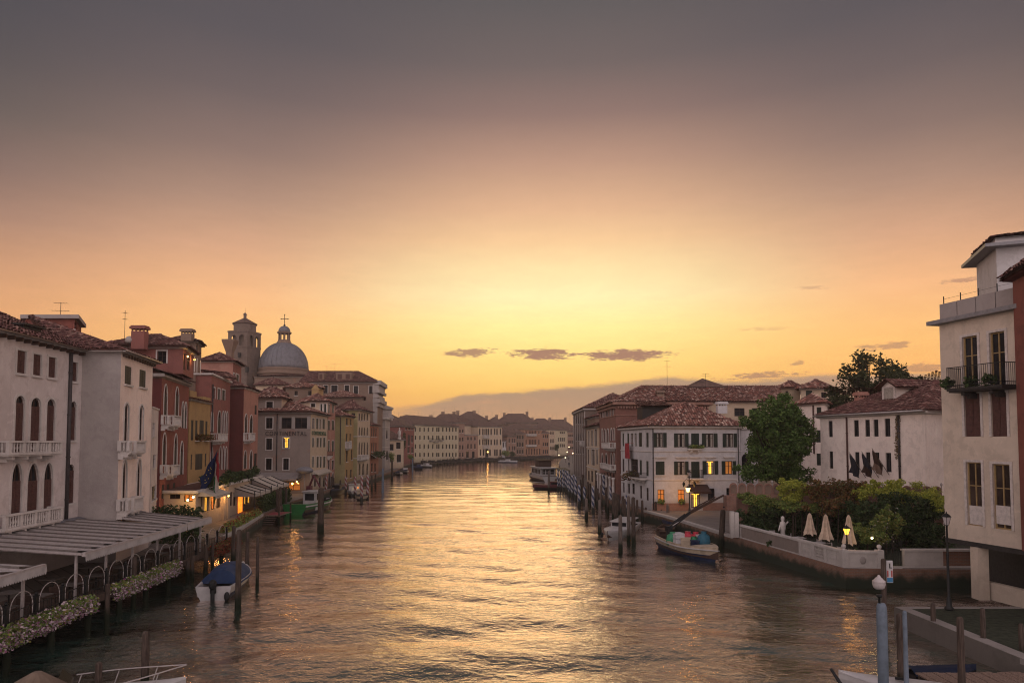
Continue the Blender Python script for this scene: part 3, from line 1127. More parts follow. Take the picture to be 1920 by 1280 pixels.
def bld(name, label, fp, zb, zt, wall, wins=None, roof=None, cat='building', det=2, shut='shutter_green', frame='frame_brown',
        sill='stone', cornice='stone', group=None, tiles='tile', tw=0.34, tl=0.5, corn_h=0.30, corn_o=0.22, wall_tops=None, bands=()):
    """A building: footprint fp (CCW), walls with window openings, cornice, roof. wins: edge -> list of (x0,y0,x1,y1,code)."""
    fp = [Vector(p[:2]) for p in fp]
    c = sum(fp, Vector((0, 0))) / len(fp)
    b = thing(name, label, cat, (c.x, c.y, zb), group)
    n = len(fp)
    wins = wins or {}
    facs = {}
    walls = wall if isinstance(wall, (list, tuple)) else [wall] * n
    for i in range(n):
        fac = Fac(fp[i], fp[(i + 1) % n])
        facs[i] = fac
        holes, recs = [], []
        for w in wins.get(i, []):
            code = w[4] if len(w) > 4 else 'rd'
            uc, z0, ww, hh = win_rect(fac, w)
            if ww > fac.L:
                continue
            uc = min(max(uc, ww / 2 + .05), fac.L - ww / 2 - .05)
            z0 = max(z0, zb + .02)
            hh = min(hh, zt - z0 - .05)
            if hh < .15:
                continue
            hh = q5(hh)
            holes.append((uc, z0, ww, hh, code[0]))
            recs.append((uc, z0, ww, hh, code))
        mb = MB()
        wall_mesh(mb, fac, zb, zt, holes)
        mb.build('wall', walls[i], b)
        for r_ in recs:
            add_window(b, fac, *r_, det=det, shut=shut, frame=frame, sill=sill)
    mb = MB()
    mb.poly([(p.x, p.y, zt - .01) for p in fp])
    mb.build('ceiling_slab', 'roof_base', b)
    if cornice:
        mb = MB()
        ring(mb, fp, zt - corn_h, zt - .001, corn_o)
        mb.build('cornice', cornice, b)
    for zc in bands:
        mb = MB()
        ring(mb, fp, zc - .09, zc + .09, .07)
        mb.build('string_course', cornice or 'stone', b)
    if roof:
        if roof[0] in ('hip', 'gable'):
            pl = hip(fp, zt + .02, roof[1], roof[2] if len(roof) > 2 else .45, gable=(roof[0] == 'gable'), inset=roof[3] if len(roof) > 3 else None)
            roof_planes(b, pl, tiles, tw, tl, base='roof_base' if tiles else 'tile_far')
            if roof[0] == 'gable':
                mb = MB()
                for t3 in (pl[0], pl[2]):
                    if len(t3) == 3:
                        mb.poly(t3)
                mb.build('gable_wall', walls[0], b)
        else:
            roof_planes(b, roof[1], tiles, tw, tl, base='roof_base' if tiles else 'tile_far')
    b_info[b.name] = (b, facs)
    return b, facs


b_info = {}


def ring(mb, fp, z0, z1, out):
    """A band standing proud of the walls all round."""
    o = grow(fp, out)
    i_ = grow(fp, .003)
    n = len(fp)
    for k in range(n):
        j = (k + 1) % n
        a, b, c, d = i_[k], i_[j], o[j], o[k]
        mb.quad((d.x, d.y, z0 + (z1 - z0) * .35), (c.x, c.y, z0 + (z1 - z0) * .35), (c.x, c.y, z1), (d.x, d.y, z1))
        mb.quad((a.x, a.y, z0), (b.x, b.y, z0), (c.x, c.y, z0 + (z1 - z0) * .35), (d.x, d.y, z0 + (z1 - z0) * .35))
        mb.quad((d.x, d.y, z1), (c.x, c.y, z1), (b.x, b.y, z1), (a.x, a.y, z1))


def add_window(b, fac, uc, z0, w, h, code, det=2, shut='shutter_green', frame='frame_brown', sill='stone'):
    kind, fill = code[0], code[1]
    flags = code[2:]
    base = wloc(b)
    loc = fac.pt(uc, z0) - base
    pm = {'d': 'glass', 'w': 'glass_warm', 'l': 'lit', 'm': 'lit_dim', 'c': 'glass', 's': 'glass'}[fill]
    if det < 2:
        if fill == 's':
            pm = shut
        o = inst('window', m_far(kind, w, h, frame, pm, sill), b, loc, fac.rz)
        if 'o' in flags:
            lf = m_leaf(q5(w / 2), h, shut)
            for s in (-1, 1):
                inst('shutter', lf, o, (s * (w / 2 + w / 4 + .03), 0, 0))
        return o
    o = inst('window', m_frame(kind, w, h, frame), b, loc, fac.rz)
    inst('pane', m_pane(kind, w, h, pm), o, (0, 0, 0))
    if fill == 'l':
        inst('curtain', m_curt(w, h), o, (0, 0, 0))
    if fill == 'c':
        inst('curtain', m_curt(w, h), o, (0, 0, 0))
    if fill == 's':
        hs = h if kind == 'r' else (h - w / 2 if kind == 'a' else h * .72)
        inst('shutter', m_closed(w, q5(hs), shut), o, (0, 0, 0))
    if 'i' in flags:
        inst('sill', m_sill(w, sill), o, (0, 0, 0))
    if 'u' in flags:
        inst('surround', m_surround(kind, w, h, sill), o, (0, 0, 0))
    if 'o' in flags:
        hl = h if kind == 'r' else h - w / 2
        lf = m_leaf(q5(w / 2), q5(hl), shut)
        off = .13 if 'u' in flags else .02
        for s in (-1, 1):
            inst('shutter', lf, o, (s * (w / 2 + q5(w / 2) / 2 + off), -.06 if 'u' in flags else 0, 0))
    return o


def m_curt(w, h):
    def mk():
        mb = MB()
        for s in (-1, 1):
            n = 8
            x0 = s * w * .46
            x1 = s * w * .16
            for i in range(n):
                a, c = x0 + (x1 - x0) * i / n, x0 + (x1 - x0) * (i + 1) / n
                ya, yc = DEP - .012 - .02 * (i % 2), DEP - .012 - .02 * ((i + 1) % 2)
                mb.quad((a, ya, .05), (c, yc, .05), (c, yc, h * .92), (a, ya, h * .92))
        return mb.mesh('curtain', 'curtain')
    return cached(('cu', w, h), mk)


def pipe_on(b, fac, px, y0, y1, r=.06, mat='pipe'):
    u0, z0 = fac.uz(px, (y0 + y1) / 2)[0], fac.uz(px, y1)[1]
    z1 = fac.uz(px, y0)[1]
    mb = MB()
    p = fac.pt(u0, z0, .10)
    mb.cyl(p, (p.x, p.y, z1), r, r, 8)
    k = max(2, int((z1 - z0) / 2.2))
    for i in range(k):
        z = z0 + (z1 - z0) * (i + .5) / k
        q = fac.pt(u0, z, .0)
        mb.cyl((p.x, p.y, z - .03), (p.x, p.y, z + .03), r * 1.35, r * 1.35, 8)
        mb.cyl(q, p + Vector((0, 0, z - p.z)), .02, .02, 5)
    return mb.build('drainpipe', mat, b, True)


def balcony(b, fac, u0, u1, z, dep=.8, h=.95, mat='stone', style='stone', brackets=2, npanel=None):
    """Slab, brackets, posts and rail; balusters are a sub-part."""
    F4 = Matrix(((fac.u.x, fac.n.x, 0, fac.p0.x), (fac.u.y, fac.n.y, 0, fac.p0.y), (0, 0, 1, 0), (0, 0, 0, 1)))
    mb = MB()
    mb.box(u0, .004, z - .14, u1, dep, z, 0, F4)
    mb.box(u0 + .05, .004, z - .22, u1 - .05, dep - .08, z - .14, 0, F4)
    for i in range(brackets):
        uu = u0 + (u1 - u0) * (i + .5) / brackets
        mb.box(uu - .10, .004, z - .55, uu + .10, dep * .45, z - .22, 0, F4)
        mb.box(uu - .10, dep * .45, z - .40, uu + .10, dep * .8, z - .22, 0, F4)
    o = mb.build('balcony', mat, b)
    mb = MB()
    bal = MB()
    if style == 'stone':
        k = npanel or max(1, int((u1 - u0) / 1.3))
        posts = [u0 + .09 + (u1 - u0 - .18) * i / k for i in range(k + 1)]
        for p in posts:
            mb.box(p - .09, dep - .2, z, p + .09, dep - .02, z + h - .10, 0, F4)
        mb.box(u0 - .02, dep - .24, z + h - .10, u1 + .02, dep + .02, z + h, 0, F4)
        for s in (u0, u1 - .2):
            mb.box(s, .004, z + h - .10, s + .2, dep - .24, z + h, 0, F4)
            mb.box(s, .004, z, s + .2, dep * .3, z + h - .10, 0, F4)
        prof = [(.045, 0), (.06, .05), (.03, .14), (.065, .36), (.035, .6), (.055, .72), (.05, .85)]
        for a, c in zip(posts[:-1], posts[1:]):
            m_ = max(2, int((c - a - .18) / .2))
            for i in range(m_):
                uu = a + .09 + (c - a - .18) * (i + .5) / m_
                q = fac.pt(uu, z, dep - .11)
                bal.lathe([(r, t * (h - .1) / .85) for r, t in prof], q, 6)
        for s in (u0 + .1, u1 - .1):
            for i in range(max(1, int((dep - .5) / .2))):
                q = fac.pt(s, z, dep * .3 + .15 + i * .2)
                bal.lathe([(r, t * (h - .1) / .85) for r, t in prof], q, 6)
        mb.build('rail', mat, o)
        tag(bal.build('balusters', mat, o, True), kind='stuff')
    else:
        for s in (0, 1):
            zz = z + h - .04 - s * (h - .16)
            mb.box(u0, dep - .04, zz, u1, dep, zz + .04, 0, F4)
            mb.box(u0, .004, zz, u0 + .03, dep - .04, zz + .04, 0, F4)
            mb.box(u1 - .03, .004, zz, u1, dep - .04, zz + .04, 0, F4)
        mb.build('rail', 'iron', o)
        m_ = int((u1 - u0) / .12)
        for i in range(m_ + 1):
            uu = u0 + .02 + (u1 - u0 - .04) * i / m_
            q = fac.pt(uu, z, dep - .02)
            bal.cyl(q, q + Vector((0, 0, h - .05)), .011, .011, 4)
        for s in (u0 + .015, u1 - .015):
            for i in range(int(dep / .12)):
                q = fac.pt(s, z, .06 + i * .12)
                bal.cyl(q, q + Vector((0, 0, h - .05)), .011, .011, 4)
        tag(bal.build('railing_bars', 'iron', o), kind='stuff')
    return o


def balcony_px(b, fac, x0, x1, ytop, ybot, **kw):
    xm = (x0 + x1) / 2
    ym = (ytop + ybot) / 2
    off = fac.n * kw.get('dep', .8)
    fo_ = Fac(fac.p0 + off, fac.p1 + off)
    u0, u1 = fo_.uz(x0, ym)[0], fo_.uz(x1, ym)[0]
    z0, z1 = fo_.uz(xm, ybot)[1], fo_.uz(xm, ytop)[1]
    return balcony(b, fac, max(u0, .05), min(u1, fac.L - .05), z0 + .15, h=max(.5, z1 - z0 - .15), **kw)


def chimney(b, p, z0, z1, w=.8, d=.6, mat='brick_red', style='slots'):
    mb = MB()
    x, y = p[0], p[1]
    if style == 'flare':
        prof = [(w * .34, z0), (w * .36, z0 + (z1 - z0) * .55), (w * .75, z1 - .25), (w * .75, z1)]
        for (r0, a), (r1, c) in zip(prof[:-1], prof[1:]):
            v = [(x - r0, y - r0, a), (x + r0, y - r0, a), (x + r0, y + r0, a), (x - r0, y + r0, a), (x - r1, y - r1, c), (x + r1, y - r1, c), (x + r1, y + r1, c), (x - r1, y + r1, c)]
            mb.add(v, [(0, 1, 5, 4), (1, 2, 6, 5), (2, 3, 7, 6), (3, 0, 4, 7), (4, 5, 6, 7)])
        return mb.build('chimney', mat, b)
    zc = z1 - .55
    mb.box(x - w / 2, y - d / 2, z0, x + w / 2, y + d / 2, zc)
    k = 4
    for i in range(k):
        xx = x - w / 2 + .08 + (w - .16) * i / (k - 1)
        for yy in (y - d / 2 + .08, y + d / 2 - .08):
            mb.box(xx - .06, yy - .06, zc, xx + .06, yy + .06, zc + .22)
    mb.box(x - w / 2 - .12, y - d / 2 - .12, zc + .22, x + w / 2 + .12, y + d / 2 + .12, z1 - .12)
    mb.box(x - w / 2 - .05, y - d / 2 - .05, z1 - .12, x + w / 2 + .05, y + d / 2 + .05, z1)
    return mb.build('chimney', mat, b)


def antenna(b, p, z0, z1, arms=((.95, 1.2), (.7, .8)), rz=.3):
    mb = MB()
    x, y = p[0], p[1]
    r = .022
    mb.cyl((x, y, z0), (x, y, z1), r, r, 5)
    c, s = math.cos(rz), math.sin(rz)
    for f, L in arms:
        z = z0 + (z1 - z0) * f
        mb.cyl((x - c * L / 2, y - s * L / 2, z), (x + c * L / 2, y + s * L / 2, z), .015, .015, 4)
        for i in range(5):
            t = -L / 2 + L * i / 4
            h_ = .22
            mb.cyl((x + c * t + s * h_, y + s * t - c * h_, z), (x + c * t - s * h_, y + s * t + c * h_, z), .008, .008, 3)
    return mb.build('antenna', 'iron', b)


def text_part(b, name, body, fac, u, z, size, mat, out=.06, width=None):
    cu = bpy.data.curves.new('t', 'FONT')
    cu.body = body
    cu.size = size
    cu.extrude = .03
    cu.space_character = 1.25
    cu.resolution_u = 2
    to = bpy.data.objects.new('t', cu)
    COL.objects.link(to)
    dg = bpy.context.evaluated_depsgraph_get()
    me = bpy.data.meshes.new_from_object(to.evaluated_get(dg))
    COL.objects.unlink(to)
    bpy.data.objects.remove(to)
    xs = [v.co.x for v in me.vertices]
    k = (width / (max(xs) - min(xs))) if width else 1.0
    for v in me.vertices:
        x, y, zz = v.co
        v.co = ((x - min(xs)) * k, -zz, y)
    me.materials.clear()
    me.materials.append(M[mat])
    me.name = name
    p = fac.pt(u, z, out) - wloc(b)
    return inst(name, me, b, p, fac.rz)


# ================================================================== THE SETTING
def make_water():
    ys = [-30.0]
    while ys[-1] < 620:
        y = ys[-1]
        ys.append(y + (0.30 if y < 60 else 0.30 * (y / 60) ** 1.25))
    xs = np.arange(-120, 120.01, 0.55)
    xs = xs[(xs > -75) & (xs < 75)]
    xs = np.concatenate([[-400, -200, -120], xs, [120, 200, 400]])
    X, Y = np.meshgrid(xs, np.array(ys))
    Z = np.zeros_like(X)
    rs = np.random.default_rng(3)
    for i in range(34):
        lam = 0.9 * (7.5 / 0.9) ** rs.random()
        th = rs.normal(1.45, 0.55)
        k = 2 * math.pi / lam
        amp = 0.0030 * lam ** 0.85
        Z += amp * np.sin(k * (X * math.cos(th) + Y * math.sin(th)) + rs.random() * 6.28 + 0.6 * np.sin(X * 0.21 + Y * 0.13 + i))
    Z *= np.clip((70 - np.abs(X)) / 10, 0, 1) * np.clip(1.25 - Y / 260, 0.25, 1)
    ny, nx = X.shape
    V = np.stack([X, Y, Z], -1).reshape(-1, 3).astype(np.float32)
    i = (np.arange(ny - 1)[:, None] * nx + np.arange(nx - 1)[None]).ravel()
    Fq = np.stack([i, i + 1, i + nx + 1, i + nx], 1)
    me = bpy.data.meshes.new('canal_water')
    me.vertices.add(len(V))
    me.vertices.foreach_set('co', V.ravel())
    me.loops.add(Fq.size)
    me.loops.foreach_set('vertex_index', Fq.ravel().astype(np.int32))
    me.polygons.add(len(Fq))
    me.polygons.foreach_set('loop_start', np.arange(len(Fq), dtype=np.int32) * 4)
    me.polygons.foreach_set('loop_total', np.full(len(Fq), 4, dtype=np.int32))
    me.polygons.foreach_set('use_smooth', np.ones(len(Fq), bool))
    me.materials.append(M['water'])
    me.update(calc_edges=True)
    o = bpy.data.objects.new('canal_water', me)
    COL.objects.link(o)
    tag(o, 'rippled canal water reflecting the golden sky', kind='structure')


make_water()


def land(name, edge, outer, z, top, side, label):
    """Ground block: edge = waterline polyline (seen from the water), outer = the rest of the outline."""
    mb = MB()
    pts = list(edge) + list(outer)
    mb.poly([(p[0], p[1], z) for p in pts])
    g_ = mb.build(name, top)
    tag(g_, label, kind='structure')
    mb = MB()
    for a, b in zip(edge[:-1], edge[1:]):
        mb.quad((a[0], a[1], -2), (b[0], b[1], -2), (b[0], b[1], z), (a[0], a[1], z))
    w_ = mb.build('quay_wall', side, g_)
    return g_


LQ = [(-24.5, -30), (-24.5, 27), (-25.2, 55.5), (-24.0, 57.5), (-24.3, 60.5), (-27.2, 75), (-29.2, 92), (-29.6, 103), (-30.8, 119), (-31.4, 131), (-31.0, 141), (-31.4, 157), (-31.8, 170), (-32.5, 190),
      (-33.5, 203), (-37.0, 232), (-38.2, 262), (-31, 284), (-24.2, 303), (-5.2, 334), (8, 352), (21, 380), (31, 402), (38, 420)]
land('left_bank_ground', LQ, [(60, 470), (200, 700), (400, 3500), (-3000, 3500), (-3000, -30)], 1.15, 'paving', 'brick_quay',
     'paved ground under the buildings on the left and far banks')
RQ = [(38.2, 421), (33, 396), (24, 330), (17.0, 250), (13.0, 175), (11.0, 140), (11.6, 131), (13.2, 127), (13.3, 92), (15.2, 79.2), (16.3, 74), (18.5, 57.6), (18.55, 57.2), (20.7, 42.8), (64, 41.5)]
land('right_bank_ground', RQ, [(900, 41), (3000, 600), (600, 3500), (420, 3400), (220, 700), (80, 480)], 1.15, 'paving', 'brick_quay',
     'paved quay on the right bank between the hotel and the garden')
NQ = [(60, 34.3), (18.9, 34.2), (19.3, 24), (19.6, 8), (19.6, -30)]
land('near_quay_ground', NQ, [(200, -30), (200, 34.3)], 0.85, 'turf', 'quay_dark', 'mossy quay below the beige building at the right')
# pale coping stones along the quay edges that show
def coping(edge, z, parent, mat='stone', wid=.42, step=1.7):
    for a, b in zip(edge[:-1], edge[1:]):
        a2, b2 = Vector(a), Vector(b)
        d = b2 - a2
        L = d.length
        d.normalize()
        n = Vector((-d.y, d.x))
        k = max(1, int(L / step))
        for i in range(k):
            p, q = a2 + d * (L * i / k + .01), a2 + d * (L * (i + 1) / k - .01)
            mb = MB()
            e = random.random() * .02
            v = [p - n * (.05 + e), q - n * (.05 + e), q + n * wid, p + n * wid]
            mb.prism([(t.x, t.y) for t in v], z - .22, z + .012 + random.random() * .01)
            mb.build('coping_stone', mat, parent)


G_left, G_right, G_near = (bpy.data.objects[k] for k in ('left_bank_ground', 'right_bank_ground', 'near_quay_ground'))
coping([(15.2, 79.2), (16.3, 74), (18.5, 57.6)], 1.16, G_right)
coping([(19.0, 34.2), (19.35, 24), (19.6, 10)], .86, G_near, 'stone_grey', .5)
coping([(60, 34.25), (19.2, 34.15)], .86, G_near, 'stone_grey', .3, 2.6)
coping([(-24.05, 57.6), (-24.3, 60.5), (-27.2, 75)], 1.16, G_left)


# ================================================================== LEFT BANK
def cat2(a, b):
    return [tuple(a), tuple(b)]


# ---- white palazzo at the left edge: long wing A, return wall B, projecting wing C
Ax = lambda Y: -25.2 - .071 * Y
A0, A1 = (Ax(26), 26.0), (Ax(44.9), 44.9)
B1 = (xat(223, 44.9), 44.9)
C1 = (xat(283, 51.5), 51.5)
winA = [(31, 657.5, 48, 700, 'rsiu'), (61, 664, 77, 704, 'rsiu'), (90, 669, 104.5, 708, 'rsiu'), (132.5, 678, 144.5, 715, 'rsiu'),
        (27, 742, 44.6, 849, 'asu'), (56, 745, 75, 849, 'asu'), (86, 747, 102, 849, 'asu'), (130, 752, 142, 825, 'asiu'),
        (20, 868, 40, 988, 'gsu'), (50, 868, 71, 984, 'gsu'), (81, 867, 97.5, 977, 'gsu'), (126, 870, 139, 943, 'asi'),
        (-40, 640, -20, 690, 'rsiu'), (-40, 735, -19, 849, 'asu'), (-46, 868, -25, 1000, 'gsu')]
pA, fA = bld('palazzo', 'long white palazzo wing with arched windows at the left edge of the photo', [A0, A1, (A1[0] - 14, A1[1] + .5), (A0[0] - 14, A0[1])], 1.1, 15.0,
             'plaster_white', {0: winA}, ('planes', [
                 [(A0[0] + .55, A0[1], 15.02), (A1[0] + .55, A1[1], 15.02), (A1[0] - 6.2, A1[1] + .3, 17.75), (A0[0] - 6.2, A0[1], 17.75)],
                 [(A1[0] - 14, A1[1] + .5, 15.02), (A0[0] - 14, A0[1], 15.02), (A0[0] - 6.2, A0[1], 17.75), (A1[0] - 6.2, A1[1] + .3, 17.75)]]),
             shut='shutter_brown', tiles='tile_dark', corn_h=.12, corn_o=.45, tw=.30, tl=.46)
f = fA[0]
pipe_on(pA, f, 126, 658, 975, .11)
balcony_px(pA, f, 18, 118, 826, 852, dep=.85, brackets=4, npanel=4)
balcony_px(pA, f, 12, 118, 957, 986, dep=.85, brackets=4, npanel=4)
# brackets under the eaves
mb = MB()
for i in range(26):
    u = f.L - .4 - i * .7
    for k in range(1):
        q = f.pt(u, 14.62, 0)
        F4 = Matrix(((f.u.x, f.n.x, 0, f.p0.x), (f.u.y, f.n.y, 0, f.p0.y), (0, 0, 1, 0), (0, 0, 0, 1)))
        mb.box(u - .07, .004, 14.66, u + .07, .38, 14.86, 0, F4)
tag(mb.build('eave_brackets', 'frame_brown', pA), kind='stuff')
mb = MB()
mb.cyl((A0[0] + .62, A0[1], 15.0), (A1[0] + .62, A1[1] - .5, 15.0), .075, .075, 8)
mb.build('gutter', 'gutter', pA, True)
# dark skylight box on the near roof
mb = MB()
s0 = at(20, 616, 40.5)
mb.box(s0.x - 1.2, s0.y - .2, 15.3, s0.x + .9, s0.y + 1.3, 15.95)
mb.box(s0.x - 1.4, s0.y - .4, 15.95, s0.x + 1.1, s0.y + 1.5, 16.05)
mb.build('roof_hatch', 'shutter_dark', pA)

winC = [(234, 686, 247, 721, 'rsi'), (261.5, 693, 274, 726, 'rsi'), (232.5, 756, 240.5, 826, 'adu'), (260.6, 760, 268, 825, 'adu'),
        (229, 862, 237, 937, 'gdu'), (256.5, 860, 264, 930, 'gdu')]
APX = tuple(at(52, 591, 52.5))
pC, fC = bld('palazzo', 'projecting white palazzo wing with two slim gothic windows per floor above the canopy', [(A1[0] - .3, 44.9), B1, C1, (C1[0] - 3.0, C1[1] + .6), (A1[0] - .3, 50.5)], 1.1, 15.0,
             ['plaster_mauve', 'plaster_wing_lit', 'plaster_wing_lit', 'plaster_white', 'plaster_white'], {1: winC}, ('planes', [
                 [(A1[0] - .2, 44.45, 15.02), (B1[0] + .4, 44.45, 15.02), APX],
                 [(B1[0] + .45, 44.45, 15.02), (C1[0] + .5, C1[1] + .3, 15.02), APX],
                 [(C1[0] + .5, C1[1] + .3, 15.02), (C1[0] - 9, C1[1] + 3.5, 15.02), APX]]),
             shut='shutter_dark', tiles='tile_dark', corn_h=.12, corn_o=.38, tw=.30, tl=.46)
f = fC[1]
for (x0, x1, y0, y1) in [(228, 245, 826, 850), (256.5, 274, 826, 849), (224.5, 243, 938, 964), (252, 269.5, 931, 957)]:
    balcony_px(pC, f, x0, x1, y0, y1, dep=.75, brackets=2, npanel=1)
mb = MB()
F4 = Matrix(((f.u.x, f.n.x, 0, f.p0.x), (f.u.y, f.n.y, 0, f.p0.y), (0, 0, 1, 0), (0, 0, 0, 1)))
for i in range(12):
    u = .3 + i * (f.L - .6) / 11
    mb.box(u - .06, .004, 14.66, u + .06, .30, 14.86, 0, F4)
tag(mb.build('eave_brackets', 'frame_brown', pC), kind='stuff')
mb = MB()
mb.cyl((B1[0] + .52, B1[1] - .3, 15.0), (C1[0] + .52, C1[1] + .3, 15.0), .075, .075, 8)
mb.build('gutter', 'gutter', pC, True)

# low annex in the gap beyond wing C
an0, an1 = (C1[0] - .9, C1[1] + .2), (xat(284.5, 52.2), 52.2)
bld('annex', 'narrow low white annex squeezed between the white palazzo and the red gothic house',
    [(-30.5, 51.9), (xat(284.0, 51.95), 51.95), (xat(296, 56), 56), (-33, 56.5)], 1.1, zat(763, 53), 'plaster_white',
    {1: [(286, 793, 290, 818, 'rd'), (287, 852, 292, 876, 'rdi'), (285, 910, 293, 936, 'rs')]}, None, det=1, cornice='stone', corn_h=.15, corn_o=.08)

# red roof terrace block behind the white palazzo
tb, tf = bld('roof_pavilion', 'flat-topped red rooftop block behind the white palazzo roof', [(xat(40, 56), 56), (xat(133, 56), 56), (xat(146, 60), 60), (xat(46, 60), 60)], 14, zat(598, 56), 'plaster_red',
    {1: [(138, 602, 143, 618, 'rd')]}, None, det=1, cornice=None)
mb = MB()
ring_fp = grow([Vector((xat(40, 56), 56)), Vector((xat(133, 56), 56)), Vector((xat(146, 60), 60)), Vector((xat(46, 60), 60))], .35)
mb.prism([(p.x, p.y) for p in ring_fp], zat(598, 56), zat(591, 56))
mb.prism([(xat(52, 58), 57), (xat(95, 58), 57), (xat(95, 58), 59), (xat(52, 58), 59)], zat(591, 56) + .004, zat(586, 56))
mb.build('flat_roof', 'concrete', tb)
antenna(tb, (xat(106, 57), 57), zat(591, 57), zat(567, 57), ((.95, 1.0), (.35, 1.3)), .2)

# ---- dark red gothic house
R0 = (xat(284.5, 59.0), 59.0)
R1 = (xat(301, 59.0), 59.0)
R2 = (xat(352, 69.0), 69.0)
zr = zat(700, 59)
winR = [(307, 722, 313, 779, 'gsu'), (328.5, 726, 334.5, 780, 'gsu'), (340.5, 754, 344.2, 802, 'gsu'), (345.8, 755, 349.5, 803, 'gsu'),
        (304.5, 812, 311, 873, 'gsu'), (326, 814, 332, 873, 'gsu'), (337.5, 828, 343, 889, 'gsu'),
        (303, 908, 308, 935, 'rs'), (312.5, 907, 318, 929, 'rsi'), (324, 905, 329, 926, 'rsi')]
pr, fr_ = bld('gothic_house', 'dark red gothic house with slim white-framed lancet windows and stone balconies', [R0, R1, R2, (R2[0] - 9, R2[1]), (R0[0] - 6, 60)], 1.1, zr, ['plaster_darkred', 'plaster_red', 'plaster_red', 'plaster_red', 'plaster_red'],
              {1: winR}, None, shut='shutter_dark', corn_h=.40, corn_o=.3, cornice='stone_grey')
f = fr_[1]
for (x0, x1, y0, y1) in [(305, 319, 777, 798), (327.5, 340, 779, 799), (303, 317, 872, 891), (325.5, 337, 871, 890)]:
    balcony_px(pr, f, x0, x1, y0, y1, dep=.7, brackets=2, npanel=1)
roof_planes(pr, [[(R1[0] + .6, R1[1] - .4, zr + .03), (R2[0] + .6, R2[1] + .2, zr + .03), (R2[0] - 4, R2[1], zr + 1.5), (R1[0] - 4, R1[1] - .4, zr + 1.5)]], 'tile_dark', .28, .44)

# attic storey above with a lit roof terrace
T0, T1, T2 = (xat(178, 66), 66.0), (xat(340, 66), 66.0), (xat(360, 71.5), 71.5)
zt_ = zat(650, 66)
pt_, ft_ = bld('attic_house', 'red attic storey with a white-framed window and a chimney behind the gothic house', [T0, T1, T2, (T0[0], 74)], 15.6, zt_, 'plaster_red2',
               {0: [(295, 658, 312, 681, 'rdu')], 1: [(344, 662, 348.5, 694, 'rd'), (351, 665, 355.5, 694, 'rd')]}, ('hip', 1.7, .55), corn_h=.22, corn_o=.3, tiles='tile_dark', cornice='stone')
chimney(pt_, at(262, 640, 65.2), zat(655, 65.2), zat(611, 65.2), 1.25, .8, 'plaster_red2')
antenna(pt_, at(233, 650, 68), zat(640, 68), zat(582, 68), ((.92, .5), (.72, .4)), 1.2)
mb = MB()
mb.cyl(at(243, 637, 65), at(243, 637, 65) + Vector((0, -.2, .1)), .45, .3, 12)
mb.build('satellite_dish', 'stone_grey', pt_, True)


def bulb_lamp(name, label, p, mat='lamp_glow', r=.09, energy=8, color=(1, .5, .14), arm=None, group=None):
    t = thing(name, label, 'lamp', p, group)
    mb = MB()
    mb.ball(p, r, n=8)
    mb.build('bulb', mat, t, True)
    mb = MB()
    mb.cyl(Vector(p) + Vector((0, 0, r)), Vector(p) + Vector((0, 0, r + .12)), r * .55, r * .9, 8)
    if arm is not None:
        mb.cyl(Vector(p) + Vector((0, 0, r + .1)), arm, .025, .025, 6)
    mb.build('fitting', 'iron', t)
    if energy:
        ld = bpy.data.lights.new('lamp_light', 'POINT')
        ld.energy = energy
        ld.color = color
        ld.shadow_soft_size = r * 1.1
        lo = bpy.data.objects.new('lamp_light', ld)
        lo.location = (0, -r * 1.6, -r * .6)
        COL.objects.link(lo)
        lo.parent = t
    return t


f = ft_[1]
for i, (px, py, wd) in enumerate([(345, 668, 'nearer'), (358, 674, 'farther')]):
    u, z = f.uz(px, py)
    bulb_lamp('wall_lamp', f'{wd} of two glowing lamps under the eaves of the red attic', f.pt(u, z, .35), energy=14, r=.10, arm=f.pt(u, z + .3, .01), group='attic terrace lamps')
for px in (346, 351, 358):
    u, z = f.uz(px, 682)
    q = f.pt(u, zat(697, 67), .9)
    MB().cyl(q, q + Vector((0, 0, 1.5)), .05, .05, 6).build('terrace_post', 'stone', pt_)

# buff block with chimney behind the attic
pb, fb = bld('roof_block', 'buff upper storey with a slotted chimney behind the red attic', [(xat(300, 78), 78), (xat(364, 78), 78), (xat(374, 82), 82), (xat(310, 83), 83)], 14, zat(640, 78), 'plaster_brown',
             {1: [(366, 645, 369, 660, 'rd')]}, ('hip', .9, .4), det=1, tiles='tile_dark', corn_h=.15)
chimney(pb, at(352, 630, 77.5), zat(640, 77.5), zat(617, 77.5), 1.2, .8, 'plaster_brown')

# ---- narrow yellow house
Y0, Y1 = (xat(354, 70.0), 70.0), (xat(393.5, 78.0), 78.0)
zy = zat(752, 74)
winY = [(358, 787, 363, 825, 'rs'), (366, 788, 370.5, 824, 'rs'), (374, 788, 382.5, 822, 'rs'), (385, 789, 389, 822, 'rs'),
        (357.5, 851, 360.5, 880, 'rs'), (366, 850, 380, 880, 'rs'), (384, 850, 387, 874, 'rs')]
py_, fy = bld('yellow_house', 'narrow ochre yellow house between the gothic house and the pink palazzo', [Y0, Y1, (Y1[0] - 9, Y1[1] + 1), (Y0[0] - 9, Y0[1])], 1.1, zy, 'plaster_yellow', {0: winY},
              ('hip', 1.0, .35), shut='shutter_dark', det=2, tiles='tile_dark', corn_h=.2)
mb = MB()
f = fy[0]
for px, yy in ((370, 826), (386, 826)):
    u, z = f.uz(px, yy)
    mb.box(u - .9, .004, z - .08, u + .9, .4, z, 0, Matrix(((f.u.x, f.n.x, 0, f.p0.x), (f.u.y, f.n.y, 0, f.p0.y), (0, 0, 1, 0), (0, 0, 0, 1))))
mb.build('flower_shelf', 'stone', py_)
